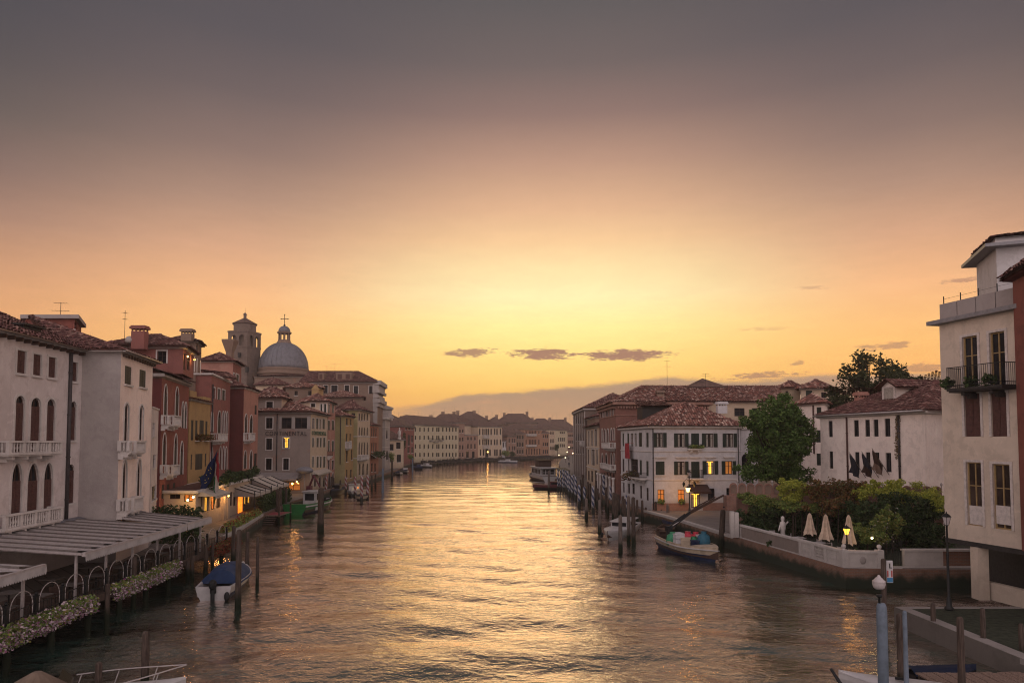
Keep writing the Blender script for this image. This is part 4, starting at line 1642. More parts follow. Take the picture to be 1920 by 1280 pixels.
leaves_s('window_plants', [(*f.pt(f.uz(px, 818)[0], f.uz(px, 820)[1], .3), .7, .4, .4, 200) for px in (368, 374, 387)], .12, 'leaf_rust', py_)
mb = MB()
u, z = f.uz(375, 742)
F4 = Matrix(((f.u.x, f.n.x, 0, f.p0.x), (f.u.y, f.n.y, 0, f.p0.y), (0, 0, 1, 0), (0, 0, 0, 1)))
mb.box(.05, .01, zy, f.L * .30, -1.2, zy + .9, 0, F4)
mb.box(f.L * .62, .01, zy, f.L - .05, -1.2, zy + .6, 0, F4)
mb.build('roof_parapet', 'plaster_yellow', py_)

# ---- pink-red palazzo with gothic balcony
K0, K1, K2 = (xat(352, 78.2), 78.2), (xat(394, 78.2), 78.2), (xat(430, 88.8), 88.8)
zk = zat(699, 78)
winK = [(399, 727, 403, 747, 'rdu'), (408, 729, 412.5, 749, 'rsu'), (416, 731, 421.5, 750, 'rsu'),
        (395.5, 772, 399.5, 809, 'gsu'), (408, 771, 414, 812, 'gsu'), (416.5, 771, 419.5, 812, 'gdu'), (420.5, 772, 423.5, 812, 'gdu'), (424.3, 772, 427, 812, 'gdu'),
        (395, 838, 398.5, 878, 'gsu'), (411, 837, 415, 880, 'gdu'), (417, 837, 420.5, 880, 'gdu'), (422, 838, 425.5, 880, 'gdu')]
pk, fk = bld('pink_palazzo', 'dusky pink-red palazzo with a cluster of white gothic windows and a carved balcony', [K0, K1, K2, (K2[0] - 10, K2[1])], 1.1, zk, ['plaster_red2', 'plaster_red2', 'plaster_red2', 'plaster_red2'],
              {1: winK}, None, shut='shutter_dark', corn_h=.3)
balcony_px(pk, fk[1], 406, 427.5, 812, 827, dep=1.0, brackets=3, npanel=3)
pipe_on(pk, fk[1], 396.2, 720, 880, .08)
# upper storey set back with tiled roof
U0, U1, U2 = (xat(372, 93), 93.0), (xat(434, 93), 93.0), (xat(450, 99), 99.0)
pu, fu = bld('upper_house', 'red upper house with a tiled roof and a flared chimney behind the pink palazzo', [U0, U1, U2, (xat(384, 101), 101)], 10, zat(677, 93), ['plaster_pink', 'plaster_red2', 'plaster_red2', 'plaster_red2'],
             {1: [(437, 700, 440, 722, 'rdu'), (442.5, 702, 447.5, 722, 'rsu')]}, ('hip', 1.5, .5), shut='shutter_dark', tiles='tile_dark', corn_h=.2)
chimney(pu, at(431, 660, 98), zat(690, 98), zat(637, 98), 1.15, 1.15, 'plaster_brown', 'flare')
roof_planes(pu, [[(xat(384, 80), 79.5, zk + .05), (xat(428, 84), 86.5, zk + .05), (xat(420, 86), 87, zk + .9), (xat(372, 83), 83, zk + .9)]], 'tile_dark', .28, .44)

# ---- dark red house with salmon canal front
S0, S1, S2 = (xat(424, 90), 90.0), (xat(455.5, 90), 90.0), (xat(483, 98.8), 98.8)
zs_ = zat(725, 90)
winS = [(458.5, 776, 463.5, 812, 'gsu'), (468, 778, 473.5, 812, 'gsu'), (477.5, 759, 481.5, 777, 'rs'), (457, 845, 462, 878, 'gsu'), (468, 845, 473, 878, 'gsu'), (476.5, 850, 481.5, 876, 'rs')]
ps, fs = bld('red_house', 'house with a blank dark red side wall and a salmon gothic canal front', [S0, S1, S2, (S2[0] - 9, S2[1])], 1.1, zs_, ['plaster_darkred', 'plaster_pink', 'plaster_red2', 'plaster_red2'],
             {1: winS}, ('hip', 1.1, .4), shut='shutter_dark', tiles='tile_dark', corn_h=.28)
balcony_px(ps, fs[1], 457, 479, 811, 826, dep=.9, brackets=3, npanel=2)

# ---- grey hotel with the lettering
H0, Hm, H1, H2 = (xat(479, 105), 105.0), (xat(526, 105), 105.0), (xat(582, 105), 105.0), (xat(613, 119), 119.0)
zh = zat(772, 105)
winH0 = [(499, 783, 511, 803, 'rdiu'), (499, 821.6, 510, 843, 'rdiu'), (498.5, 859, 509.5, 880.6, 'rdiu'),
         (531, 820, 542.5, 839.5, 'rliu'), (531, 859, 541.6, 880.6, 'rdiu'), (528, 783, 547, 803, 'rd'), (553, 783, 576, 803, 'rd'),
         (500, 903, 521, 918, 'rd'), (536, 903, 563, 919, 'rm')]
winH1 = [(585, 784, 589.5, 804, 'rcu'), (592.5, 784, 596.5, 804, 'rsu'), (598.5, 785, 602, 804, 'rcu'), (604.5, 785, 609, 804, 'rsu')] + \
        [(x0, y0, x1, y1, 'rsu') for (x0, x1) in ((585, 588.5), (593, 597.5), (599.5, 603), (605.5, 610)) for (y0, y1) in ((820.5, 838), (855.5, 876))] + \
        [(x0, 893, x1, 912, 'adu') for (x0, x1) in ((588, 593), (597, 602), (605, 609.5))]
ph_, fh = bld('grey_hotel', 'grey plastered hotel with dark letters high on its side wall and one lit window', [H0, H1, H2, (H2[0] - 9, H2[1])], 1.1, zh, ['plaster_grey', 'plaster_cream', 'plaster_grey', 'plaster_grey'],
              {0: winH0, 1: winH1}, ('hip', 1.9, .7), shut='shutter_green', tiles='tile', tw=.36, tl=.52, corn_h=.3, corn_o=.5, cornice='stone_grey')
f = fh[0]
u0 = f.uz(498, 812)[0]
u1 = f.uz(575.5, 812)[0]
text_part(ph_, 'lettering', 'CONTINENTAL', f, u0, zat(816.2, 105), .95, 'sign_dark', .08, u1 - u0)
f1 = fh[1]
ua, ub = f1.uz(584, 812)[0], f1.uz(611, 812)[0]
text_part(ph_, 'lettering', 'CONTINENTAL', f1, ua, f1.uz(598, 815.5)[1], .9, 'sign_green', .10, ub - ua)
for x0, x1 in ((524, 528), (547, 553), (576, 582)):
    a_, b_ = f.uz(x0, 793)[0], f.uz(x1, 793)[0]
    MB().box(a_, .004, zat(804, 105), min(b_, f.L - .02), .08, zat(781, 105), 0, Matrix(((f.u.x, f.n.x, 0, f.p0.x), (f.u.y, f.n.y, 0, f.p0.y), (0, 0, 1, 0), (0, 0, 0, 1)))).build('loggia_pier', 'stone_grey', ph_)
pipe_on(ph_, f, 519.5, 775, 882, .07)
# stair tower part of the hotel, a storey higher
tw_, tf_ = bld('hotel_tower', 'higher grey stair wing of the hotel with a hipped tile roof', [(xat(478, 105.6), 105.6), (xat(527, 105.6), 105.6), (xat(541, 110), 110), (xat(490, 112), 112)], zh - .6, zat(746, 105.6), ['plaster_grey', 'plaster_cream', 'plaster_grey', 'plaster_grey'],
     {0: [(499.5, 753, 511.5, 765, 'rdu')]}, ('hip', 1.5, .6), tiles='tile', tw=.36, tl=.52, corn_h=.2)

# pink hotel annex behind on the canal
N0, N1, N2 = (xat(579, 119.2), 119.2), (xat(601, 119.2), 119.2), (xat(628, 129), 129.0)
N1 = (H2[0] + .02, 119.2)
zn = zat(752, 119)
winN = [(615, 757, 618, 774, 'rsu'), (622.5, 758, 626, 774, 'rsu'), (614.5, 788, 618.5, 806, 'rsu'), (622, 788, 626.5, 806, 'rsu'),
        (614.5, 826, 618, 846, 'rsu'), (622, 826, 626, 846, 'rsu'), (614.5, 862, 618, 880, 'rdu'), (622, 862, 626, 880, 'rdu'), (615, 892, 619, 915, 'adu'), (622, 892, 626, 915, 'adu')]
pn, fn = bld('pink_annex', 'pale pink annex with green shutters and a small iron balcony beyond the grey hotel', [N0, N1, N2, (N2[0] - 8, N2[1])], 1.1, zn, ['plaster_cream', 'plaster_pink', 'plaster_cream', 'plaster_cream'],
             {0: [(583, 756, 591, 763, 'rdu'), (601, 757, 604, 772, 'rsu'), (608, 757, 611.5, 773, 'rsu')], 1: winN}, ('hip', 1.5, .5), det=2, tiles='tile', tw=.4, tl=.55, corn_h=.22)
balcony_px(pn, fn[1], 613, 624, 846, 857, dep=.9, style='iron', brackets=2)

# ---- ochre-green house
V0, V1, V2 = (xat(626, 131), 131.0), (xat(647, 131), 131.0), (xat(662.5, 139), 139.0)
zv = zat(779, 131)
winV = [(648.5, 784, 652.5, 797, 'rsu'), (656, 785, 659, 797, 'rsu'), (648.5, 813, 652, 827, 'rsu'), (655.5, 813, 658.5, 826, 'rsu'), (649, 843, 652.5, 865, 'rdu'), (658, 843, 661, 862, 'rdu'), (649, 880, 652, 895, 'rdu'), (656, 880, 660, 895, 'rdu')]
pv, fv = bld('ochre_house', 'tall narrow house with a blank olive side wall and an ochre canal front', [V0, V1, V2, (V2[0] - 7, V2[1])], 1.1, zv, ['plaster_olive', 'plaster_yellow', 'plaster_olive', 'plaster_olive'],
             {1: winV}, ('hip', 1.3, .5), det=1, tiles='tile', tw=.42, tl=.6, corn_h=.25)
pipe_on(pv, fv[0], 638.5, 782, 870, .08)
balcony_px(pv, fv[1], 648.5, 660, 827, 840, dep=.9, brackets=2, npanel=2)

# ---- olive palazzo
O0, O1, O2 = (xat(653, 141), 141.0), (xat(670, 141), 141.0), (xat(693.5, 156.6), 156.6)
zo = zat(767, 141)
winO = [(x, y0, x + 3.2, y1, 'adu') for x in (672.5, 677.3, 682, 687.5) for (y0, y1) in ((774, 788), (800, 816), (828, 852))] + [(x, 868, x + 4, 890, 'adu') for x in (672.5, 679, 687)]
po, fo = bld('olive_palazzo', 'olive-grey palazzo with rows of arched windows and a bracketed eave', [O0, O1, O2, (O2[0] - 9, O2[1])], 1.1, zo, ['plaster_olive', 'plaster_cream', 'plaster_olive', 'plaster_olive'],
             {0: [(659, 774, 666, 780, 'rdu')], 1: winO}, ('hip', 2.2, .8), det=1, tiles='tile_dark', tw=.42, tl=.6, corn_h=.3, corn_o=.6, bands=(zat(818, 141), zat(859, 141)))
balcony_px(po, fo[1], 671, 692, 853, 862, dep=.9, brackets=4, npanel=5)

# ---- pink house
Q0, Q1, Q2 = (xat(690, 157.5), 157.5), (xat(694, 157.5), 157.5), (xat(710, 169), 169.0)
pq, fq = bld('salmon_house', 'small salmon pink house beside the olive palazzo', [Q0, Q1, Q2, (Q2[0] - 7, Q2[1])], 1.1, zat(796, 157.5), 'plaster_orange',
             {1: [(x, y0, x + 2.4, y1, 'rsu') for x in (696, 700, 704) for (y0, y1) in ((802, 818), (830, 846))] + [(x, 868, x + 3, 884, 'rd') for x in (696, 702)]}, ('hip', 1.2, .4), det=1, tiles='tile_dark', tw=.45, tl=.6, corn_h=.25)
leaves_s('balcony_plants', [(*fq[1].pt(fq[1].uz(x, 850)[0], zat(852, 163), .5), 2.2, .8, .8, 160) for x in (696, 701, 706)], .25, 'leaf_deep', pq)
mb = MB()
f = fq[1]
F4 = Matrix(((f.u.x, f.n.x, 0, f.p0.x), (f.u.y, f.n.y, 0, f.p0.y), (0, 0, 1, 0), (0, 0, 0, 1)))
zz = zat(858, 160)
for i in range(6):
    a_ = .3 + i * (f.L - .6) / 6
    mb.add([tuple(F4 @ Vector(p)) for p in [(a_, .05, zz + .9), (a_ + 1.0, .05, zz + .9), (a_ + 1.0, 1.5, zz), (a_, 1.5, zz)]], [(0, 1, 2, 3)], i % 2)
mb.build('striped_awning', ['awning_cream', 'cloth_red'], pq)

# ---- large brown palazzo behind
L0, L1, L2 = (xat(560, 175), 175.0), (xat(706, 175), 175.0), (xat(717, 187), 187.0)
zl = zat(716, 175)
winL = [(606.5, 722, 614.5, 737, 'rdu'), (621, 722, 633, 737, 'rdu'), (646, 722, 654.5, 737, 'rdu'), (663, 723, 671.5, 738, 'rdu'), (692, 723, 700, 738, 'rdu'), (575, 722, 583, 737, 'rdu'), (590, 722, 597, 737, 'rdu')]
ridge = zat(695, 182)
pl_, fl = bld('brown_palazzo', 'massive brown plastered palazzo with roof dormers right of the dome', [L0, L1, L2, (xat(715, 196), 196), (xat(560, 196), 196)], 1.1, zl, 'plaster_brown', {0: winL},
    ('planes', [[(L0[0], 174.2, zl), (L1[0] + .6, 174.2, zl), (xat(668, 182), 183, ridge), (L0[0], 183, ridge)],
                [(L1[0] + .6, 174.2, zl), (L2[0] + .9, 188, zl - .4), (xat(668, 182), 183, ridge)],
                [(L2[0] + .9, 188, zl - .4), (xat(715, 196), 197, zl), (xat(560, 196), 197, zl), (L0[0], 183, ridge), (xat(668, 182), 183, ridge)]]),
    det=2, tiles='tile_dark', tw=.5, tl=.7, corn_h=.5, corn_o=.3, cornice='stone_grey')
mb = MB()
for (x0, x1, y0, y1) in [(597, 607, 699, 711), (630, 659, 698, 711)]:
    a_, b_ = at(x0, y1, 175.5), at(x1, y0, 175.5)
    mb.box(a_.x, 175.5, a_.z, b_.x, 183, b_.z)
dm = mb.build('dormer', 'plaster_brown', pl_)
for (x0, x1) in [(599, 604), (633, 641), (648, 656)]:
    a_, b_ = at(x0, 710, 175.4), at(x1, 701, 175.4)
    MB().box(a_.x, 175.40, a_.z, b_.x, 175.48, b_.z).build('dormer_window', 'shutter_brown', dm)
antenna(pl_, at(628, 690, 180), zat(700, 180), zat(681, 180), ((.95, 2.6), (.5, 3.0)), .1)
antenna(pl_, at(613, 690, 180), zat(700, 180), zat(686, 180), ((.95, 2.6),), .1)
# stone canal front of the palazzo: cornices seen edge-on
mb = MB()
for (y0, y1, out) in [(714, 722, 1.1), (722, 732, .5), (732, 737, .9), (748, 755, 1.0), (755, 762, .45), (741, 746, .5)]:
    z0, z1 = zat(y1, 176), zat(y0, 176)
    fp_ = [Vector(p) for p in (L1, L2, (L2[0] - 1.2, L2[1]), (L1[0] - 1.2, L1[1] + .05))]
    o_ = grow(fp_, out)
    mb.prism([(p.x, p.y) for p in o_[:2]] + [(fp_[2].x, fp_[2].y), (fp_[3].x, fp_[3].y)], z0, z1)
mb.box(L1[0] - .95, 174.93, 2, L1[0] + .12, 175.3, zl - .6)
mb.build('stone_front', 'stone_grey', pl_)

# ---- church flank at the corner of the side canal
c0, c1, c2 = (xat(707, 189), 189.0), (xat(722, 189), 189.0), (xat(731, 199), 199.0)
pch, fch = bld('church_apse', 'pale stone church flank with heavy curved cornice at the canal corner', [c0, c1, c2, (c2[0] - 6, c2[1] + 2)], 1.1, zat(782, 189), 'stone_grey',
               {1: [(724, 805, 727, 822, 'adu'), (724, 845, 728, 862, 'rdu')]}, None, cat='church', det=1, corn_h=.8, corn_o=.7, bands=(zat(800, 189), zat(838, 189)))
mb = MB()
cc = at(722, 780, 194)
mb.lathe([(3.0, 0), (3.0, .5), (2.4, .8), (2.4, 2.2), (2.9, 2.6), (2.9, 3.0), (1.6, 3.5), (.4, 3.8)], (cc.x - .6, 194.5, zat(783, 190)), 8)
mb.build('turret', 'stone_grey', pch)

# ---- bell tower
def bell_tower():
    Yt = 222.0
    xl, xr = xat(437.5, Yt), xat(478.5, Yt)
    w = xr - xl
    t = thing('bell_tower', 'old brick bell tower with twin-arched belfry and low pyramid roof left of the dome', 'tower', ((xl + xr) / 2, Yt + w / 2, 1.1))
    ang = R(-14)
    cx, cy = (xl + xr) / 2 - .5, Yt

    def sq(h_):
        return [(cx + (a * math.cos(ang) - b * math.sin(ang)) * h_, cy + (a * math.sin(ang) + b * math.cos(ang)) * h_) for a, b in ((-1, -1), (1, -1), (1, 1), (-1, 1))]
    h_ = w / 2 * 1.0
    z1, z2, z3 = zat(652, Yt), zat(624, Yt), zat(608, Yt)
    mb = MB()
    mb.prism(sq(h_), 1.1, z1)
    mb.build('shaft', 'brick_tower', t)
    mb = MB()
    fp = [Vector(p) for p in sq(h_ * 1.01)]
    for i in range(4):
        fc = Fac(fp[i], fp[(i + 1) % 4])
        ww = fc.L * .26
        wall_mesh(mb, fc, z1, z2, [(fc.L * .30, z1 + .3, ww, (z2 - z1) * .70, 'a'), (fc.L * .70, z1 + .3, ww, (z2 - z1) * .70, 'a')])
    mb.prism(sq(h_ * .98), z1 - .2, z1 + .25)
    mb.prism(sq(h_ * .72), z1, z2)  # added inner core; stops sky showing through so the arches stay dark
    mb.prism(sq(h_ * .98), z2 - .25, z2)
    mb.build('belfry', 'brick_tower', t)
    for zc, o_ in ((z1, 1.04), (z2, 1.05), (zat(700, Yt), 1.03)):
        MB().prism(sq(h_ * o_), zc - .3, zc + .28).build('stone_band', 'brick_tower', t)
    mb = MB()
    mb.cyl((cx, cy, z2 + .25), (cx, cy, z3), h_ * 1.04, h_ * 1.04, 8)
    mb.build('drum', 'brick_tower', t)
    mb = MB()
    mb.cyl((cx, cy, z3), (cx, cy, zat(596, Yt)), h_ * 1.16, .35, 8)
    mb.cyl((cx, cy, z3 - .25), (cx, cy, z3), h_ * 1.05, h_ * 1.16, 8)
    mb.build('roof', 'tile_far', t)
    mb = MB()
    mb.lathe([(.5, 0), (.5, 1.2), (.75, 1.3), (.3, 1.7), (.05, 2.0), (.03, 3.6)], (cx, cy, zat(597, Yt)), 8)
    mb.build('finial', 'brick_tower', t)
    mb = MB()
    for s in (-.85, .85):
        mb.lathe([(.7, 0), (.62, .2), (.45, .6), (.38, 1.0), (.15, 1.15)], (cx + s * w * .2, cy, z1 + 2.6), 10)
    mb.build('bell', 'iron', t, True)
    mb = MB()
    for (px, y0, y1) in [(456, 664, 672), (470, 690, 700)]:
        a_ = at(px, y1, Yt - .9)
        mb.box(a_.x - .35, cy - h_ * 1.28, a_.z, a_.x + .35, cy - h_ * .7, zat(y0, Yt))
    mb.build('slit_window', 'shutter_dark', t)
    return t


bell_tower()

# ---- dome
def dome():
    Yd = 226.0
    c = at(530, 690, Yd)
    r = 44.5 * Yd / FPX
    z0 = zat(692, Yd)
    ztop = zat(642, Yd)
    t = thing('church_dome', 'grey lead-covered church dome with a columned lantern and cross', 'dome', (c.x, Yd, 1.1))
    cx, cy = xat(530, Yd), Yd
    mb = MB()
    prof = []
    for i in range(15):
        a = (math.pi / 2) * i / 14 * .965
        prof.append((r * math.cos(a) ** .92, (ztop - z0) * math.sin(a) / math.sin(math.pi / 2 * .965)))
    mb.lathe(prof, (cx, cy, z0), 48)
    d = mb.build('shell', 'lead', t, True)
    mb = MB()
    for k in range(32):
        th = 2 * math.pi * k / 32
        pth = [(cx + (rr + .03) * math.cos(th), cy + (rr + .03) * math.sin(th), z0 + zz) for rr, zz in prof]
        mb.tube(pth, .09, 4)
    mb.build('rib', 'lead', t)
    mb = MB()
    mb.lathe([(r * 1.0, -14), (r * 1.0, -2.2), (r * 1.06, -2.0), (r * 1.06, -1.2), (r * 1.0, -1.0), (r * 1.03, -.4), (r * 1.03, 0)], (cx, cy, z0), 32)
    mb.build('drum', 'plaster_brown', t)
    lz = ztop - .15
    lr = 11 * Yd / FPX
    mb = MB()
    mb.lathe([(lr * 1.35, 0), (lr * 1.2, .5), (lr * 1.05, .9), (lr * 1.05, 1.2)], (cx, cy, lz - .3), 12)
    zc0, zc1 = lz + .9, zat(626, Yd)
    for k in range(8):
        th = 2 * math.pi * (k + .5) / 8
        mb.cyl((cx + lr * .86 * math.cos(th), cy + lr * .86 * math.sin(th), zc0 - .2), (cx + lr * .86 * math.cos(th), cy + lr * .86 * math.sin(th), zc1), .27, .25, 6)
    mb.lathe([(lr * 1.05, 0), (lr * 1.22, .3), (lr * 1.22, .55), (lr * 1.0, .7)], (cx, cy, zc1), 12)
    mb.build('lantern', 'plaster_brown', t)
    mb = MB()
    zd = zc1 + .7
    hh = zat(611, Yd) - zd
    mb.lathe([(lr * 1.0 * math.cos(math.pi / 2 * i / 8 * .95), hh * math.sin(math.pi / 2 * i / 8)) for i in range(9)], (cx, cy, zd), 16)
    mb.build('cupola', 'lead', t, True)
    mb = MB()
    zt2 = zat(590, Yd)
    zb2 = zd + hh
    mb.lathe([(.3, -.1), (.35, .3), (.12, .6)], (cx, cy, zb2), 8)
    mb.cyl((cx, cy, zb2 + .5), (cx, cy, zt2), .11, .09, 6)
    zz = zb2 + (zt2 - zb2) * .62
    mb.cyl((cx - 1.15, cy, zz), (cx + 1.15, cy, zz), .10, .10, 6)
    for p in ((cx - 1.15, zz), (cx + 1.15, zz), (cx, zt2)):
        mb.ball((p[0], cy, p[1]), .2, n=6)
    mb.build('cross', 'iron', t)


dome()

# ---- church body and roofs between the hotel and the dome
bld('church', 'brown church roof and walls rising below the dome', [(xat(475, 205), 205), (xat(612, 205), 205), (xat(600, 235), 235), (xat(480, 235), 235)], 1.1, zat(706, 205), 'plaster_brown', None, ('hip', 1.8, .6), det=1, tiles='tile_dark', tw=.6, tl=.8, cat='church')
for i, (x0, x1, yw, yr, Y, lab, wl) in enumerate([
        (478, 540, 722, 705, 150, 'low tile-roofed house just left of the dome base', 'plaster_cream'),
        (536, 600, 727, 713, 140, 'tile-roofed house with a yellow gable below the brown palazzo', 'plaster_brown'),
        (484, 535, 740, 722, 128, 'tile-roofed house behind the hotel stair wing', 'plaster_pink'),
        (600, 680, 745, 730, 160, 'low roofed house at the foot of the brown palazzo', 'plaster_brown')]):
    b_, f_ = bld('back_house', lab, [(xat(x0, Y), Y), (xat(x1, Y), Y), (xat(x1, Y + 9), Y + 9), (xat(x0, Y + 9), Y + 9)], 1.1, zat(yw, Y), wl,
                 {0: [(x0 + (x1 - x0) * k - 3, yw + 6, x0 + (x1 - x0) * k + 3, yw + 14, 'rdu') for k in (.3, .7)]}, ('hip', (yw - yr) * Y / FPX, .6), det=1, tiles='tile' if i % 2 else 'tile_dark', tw=.46, tl=.62, corn_h=.2)
    if i == 1:
        a_ = at(594, 735, 139)
        mb = MB()
        mb.prism([(a_.x - .9, 138.5), (a_.x + .5, 138.5), (a_.x + .5, 142), (a_.x - .9, 142)], a_.z - 1, a_.z + .5)
        mb.add([(a_.x - 1.0, 138.4, a_.z + .5), (a_.x + .6, 138.4, a_.z + .5), (a_.x - .2, 138.4, a_.z + 1.5), (a_.x - 1.0, 142, a_.z + .5), (a_.x + .6, 142, a_.z + .5), (a_.x - .2, 142, a_.z + 1.5)],
               [(0, 1, 2), (3, 5, 4), (0, 2, 5, 3), (1, 4, 5, 2)])
        mb.build('gable_dormer', 'plaster_yellow', b_)


# ================================================================== FAR BANK (end of the canal)
def far(name, label, x0, Y0, x1, Y1, ytop, wall, cols=None, rows=None, code='rdu', roofh=2.5, depth=14, extra=None, cornice='stone_grey', shut='shutter_dark', balc=None, tiles=None, cat='building', zb=1.1):
    p0, p1 = (xat(x0, Y0), Y0), (xat(x1, Y1), Y1)
    d = Vector((p1[0] - p0[0], p1[1] - p0[1])).normalized()
    n = Vector((-d.y, d.x)) * depth
    fp = [p0, p1, (p1[0] + n.x, p1[1] + n.y), (p0[0] + n.x, p0[1] + n.y)]
    ws = []
    for (y0, y1) in rows or []:
        for c in cols or []:
            w = c[1] if isinstance(c, tuple) else 2.6
            cx_ = c[0] if isinstance(c, tuple) else c
            ws.append((cx_ - w / 2, y0, cx_ + w / 2, y1, code))
    ws += extra or []
    zt = zat(ytop, (Y0 + Y1) / 2)
    return bld(name, label, fp, zb, zt, wall, {0: ws}, ('hip', roofh, .6) if roofh else None, cat=cat, det=1, shut=shut, tiles=tiles, tw=.6, tl=.9, corn_h=.5, corn_o=.4, cornice=cornice)


sh, fsh = far('statue_house', 'small pale house with a statue on its corner at the bend of the canal', 729, 204, 757, 208, 823, 'plaster_cream', None, None,
              extra=[(729.8, 832, 738, 844, 'rdu'), (743, 829, 751, 841, 'rdu'), (744, 852, 752, 866, 'rdu'), (731, 852, 737, 866, 'rdu')], roofh=2.6, depth=9)
ss_ = at(749, 823, 204.5)
mb = MB()
mb.box(ss_.x - .45, 204, ss_.z - .2, ss_.x + .45, 204.9, ss_.z + .5)
mb.lathe([(.42, .5), (.36, 1.2), (.46, 1.9), (.40, 2.5), (.16, 2.75), (.24, 3.0), (.2, 3.3), (.05, 3.45)], (ss_.x, 204.45, ss_.z), 8)
mb.cyl((ss_.x - .35, 204.45, ss_.z + 2.3), (ss_.x - .6, 204.3, ss_.z + 1.6), .12, .09, 6)
mb.cyl((ss_.x + .35, 204.45, ss_.z + 2.3), (ss_.x + .55, 204.2, ss_.z + 2.7), .12, .09, 6)
mb.build('statue', 'stone', sh, True)
tower_cols = [779, 787.5, 795.5, 803.3, 811.5, 819.3, 822.8, 830.3, 837, 843, 849, 855]
far('crimson_house', 'crimson house with white trim left of the long cream hotel', 757, 240, 776.5, 262, 799, 'plaster_red2', None, None,
    extra=[(760, 800.5, 763, 806, 'rdu'), (765.5, 800.5, 769, 806, 'rdu'), (771.5, 800.5, 775, 806, 'rdu'), (764.5, 815, 769, 835, 'rsu'), (771, 816, 774.5, 829, 'rdu'), (764, 838, 768, 849, 'rdu'), (771, 838, 775, 849, 'rdu')], roofh=4.5)
cr, fcr = far('cream_hotel', 'long cream four-storey building with regular window rows at the canal bend', 776.5, 262, 859.5, 303, 797.5, 'plaster_far', tower_cols,
    [(801.5, 809), (816.5, 824), (832.5, 841), (848.5, 856)], 'rdu', 4.0, 15)
balcony_px(cr, fcr[0], 816, 826, 822, 828, dep=1.1, style='iron', brackets=3)
balcony_px(cr, fcr[0], 809, 814, 821, 826, dep=1.1, style='iron', brackets=2)
balcony_px(cr, fcr[0], 828, 833, 821, 826, dep=1.1, style='iron', brackets=2)
far('brown_house', 'tall brownish house right of the cream building', 859.5, 303, 871, 309, 792, 'far_rose', [862.5, 867.5], [(805, 811), (820, 827), (834, 842), (848, 856)], 'rdu', 4.0)
far('terrace_house', 'pinkish house with a pale roof terrace wall beside the ornate palazzo', 871, 309, 896, 320, 814, 'far_rose', [877.5, 883.5, 890.5], [(819, 825), (832, 841)], 'rdu', 0,
    extra=[(874, 846, 879, 858, 'rdu'), (885, 846, 890, 858, 'rdu')])
far('terrace_block', 'pale upper storey set back over the pinkish terrace house', 868, 316, 897, 328, 797, 'plaster_cream', [(891.5, 3.4)], [(803, 810)], 'adu', 5.0)
orn_c = [899.5, 905.5, (909.5, 2.4), (912.7, 2.4), (916, 2.4), 921, 927.5, 932, 938.5]
op_, fop = far('ornate_palazzo', 'ornate cream palazzo with tall central window groups facing down the canal', 896.5, 320, 941.5, 335, 799, 'plaster_cream', orn_c, [(803, 815), (823, 834)], 'adu', 3.5,
    extra=[(x - 1.4, 842, x + 1.4, 854, 'rdu') for x in (901, 907, 919, 928, 932, 938)] + [(910, 840, 916, 857, 'adu')])
balcony_px(op_, fop[0], 908, 918, 815, 821, dep=1.1, brackets=4, npanel=4)
balcony_px(op_, fop[0], 908, 918, 834, 840, dep=1.1, brackets=4, npanel=4)
far('low_white_house', 'low white house with dark shutters behind the canal garden', 941.5, 338, 951.5, 341, 826, 'plaster_white2', [944, 949], [(829, 838)], 'rsu', 2.0)
far('rose_house', 'rose-coloured house right of the canal garden', 951.5, 340, 967.5, 348, 817, 'far_rose', [955, 961, 965], [(822, 830), (836, 844)], 'rsu', 3.2)
far('dim_house', 'narrow greyish pink house next to the orange palazzo', 967.5, 348, 983, 356, 812, 'plaster_brown', [970.5, 975, 980], [(816, 823), (829, 837), (843, 850)], 'rdu', 3.2)
og, fog = far('orange_palazzo', 'orange-red palazzo with wide central window groups in the far row', 983, 356, 1016, 376, 804.5, 'far_orange', [(992.5, 2), (995.5, 2), (998.5, 2), (1001.5, 2), (1004.5, 2), (986.5, 2), (1010.5, 2)],
    [(807, 813), (823, 833)], 'adu', 3.4, extra=[(x, 841, x + 2, 852, 'rdu') for x in (986, 991, 996, 1001, 1006, 1011)])
balcony_px(og, fog[0], 990, 1007, 813, 817, dep=1.2, brackets=5, npanel=5)
balcony_px(og, fog[0], 990, 1007, 833, 837, dep=1.2, brackets=5, npanel=5)
far('brick_red_house', 'brick red house squeezed beside the orange palazzo', 1016, 376, 1029, 384, 811, 'far_orange', [1019, 1023, 1026.5], [(815, 821), (829, 836), (843, 850)], 'rdu', 3.0)
far('tan_house', 'tan house with paired slim windows in the far row', 1029, 384, 1041, 394, 805, 'plaster_cream', [1033, 1037], [(808, 814), (822, 830), (836, 843)], 'adu', 3.0)
far('green_shutter_house', 'greyish house with dark shutters near the far right end of the row', 1041, 394, 1064, 414, 806, 'plaster_far', [1051, 1054.5, 1058], [(809, 813), (820, 827), (832, 838)], 'rsu', 3.2, extra=[(1046, 820, 1048, 827, 'rsu'), (1046, 832, 1048, 838, 'rsu')])
far('end_house', 'last dusky house before the right bank closes the view', 1064, 414, 1080, 424, 809, 'far_rose', [1067, 1070.5, 1074], [(814, 819), (825, 831), (837, 842)], 'rdu', 3.2)
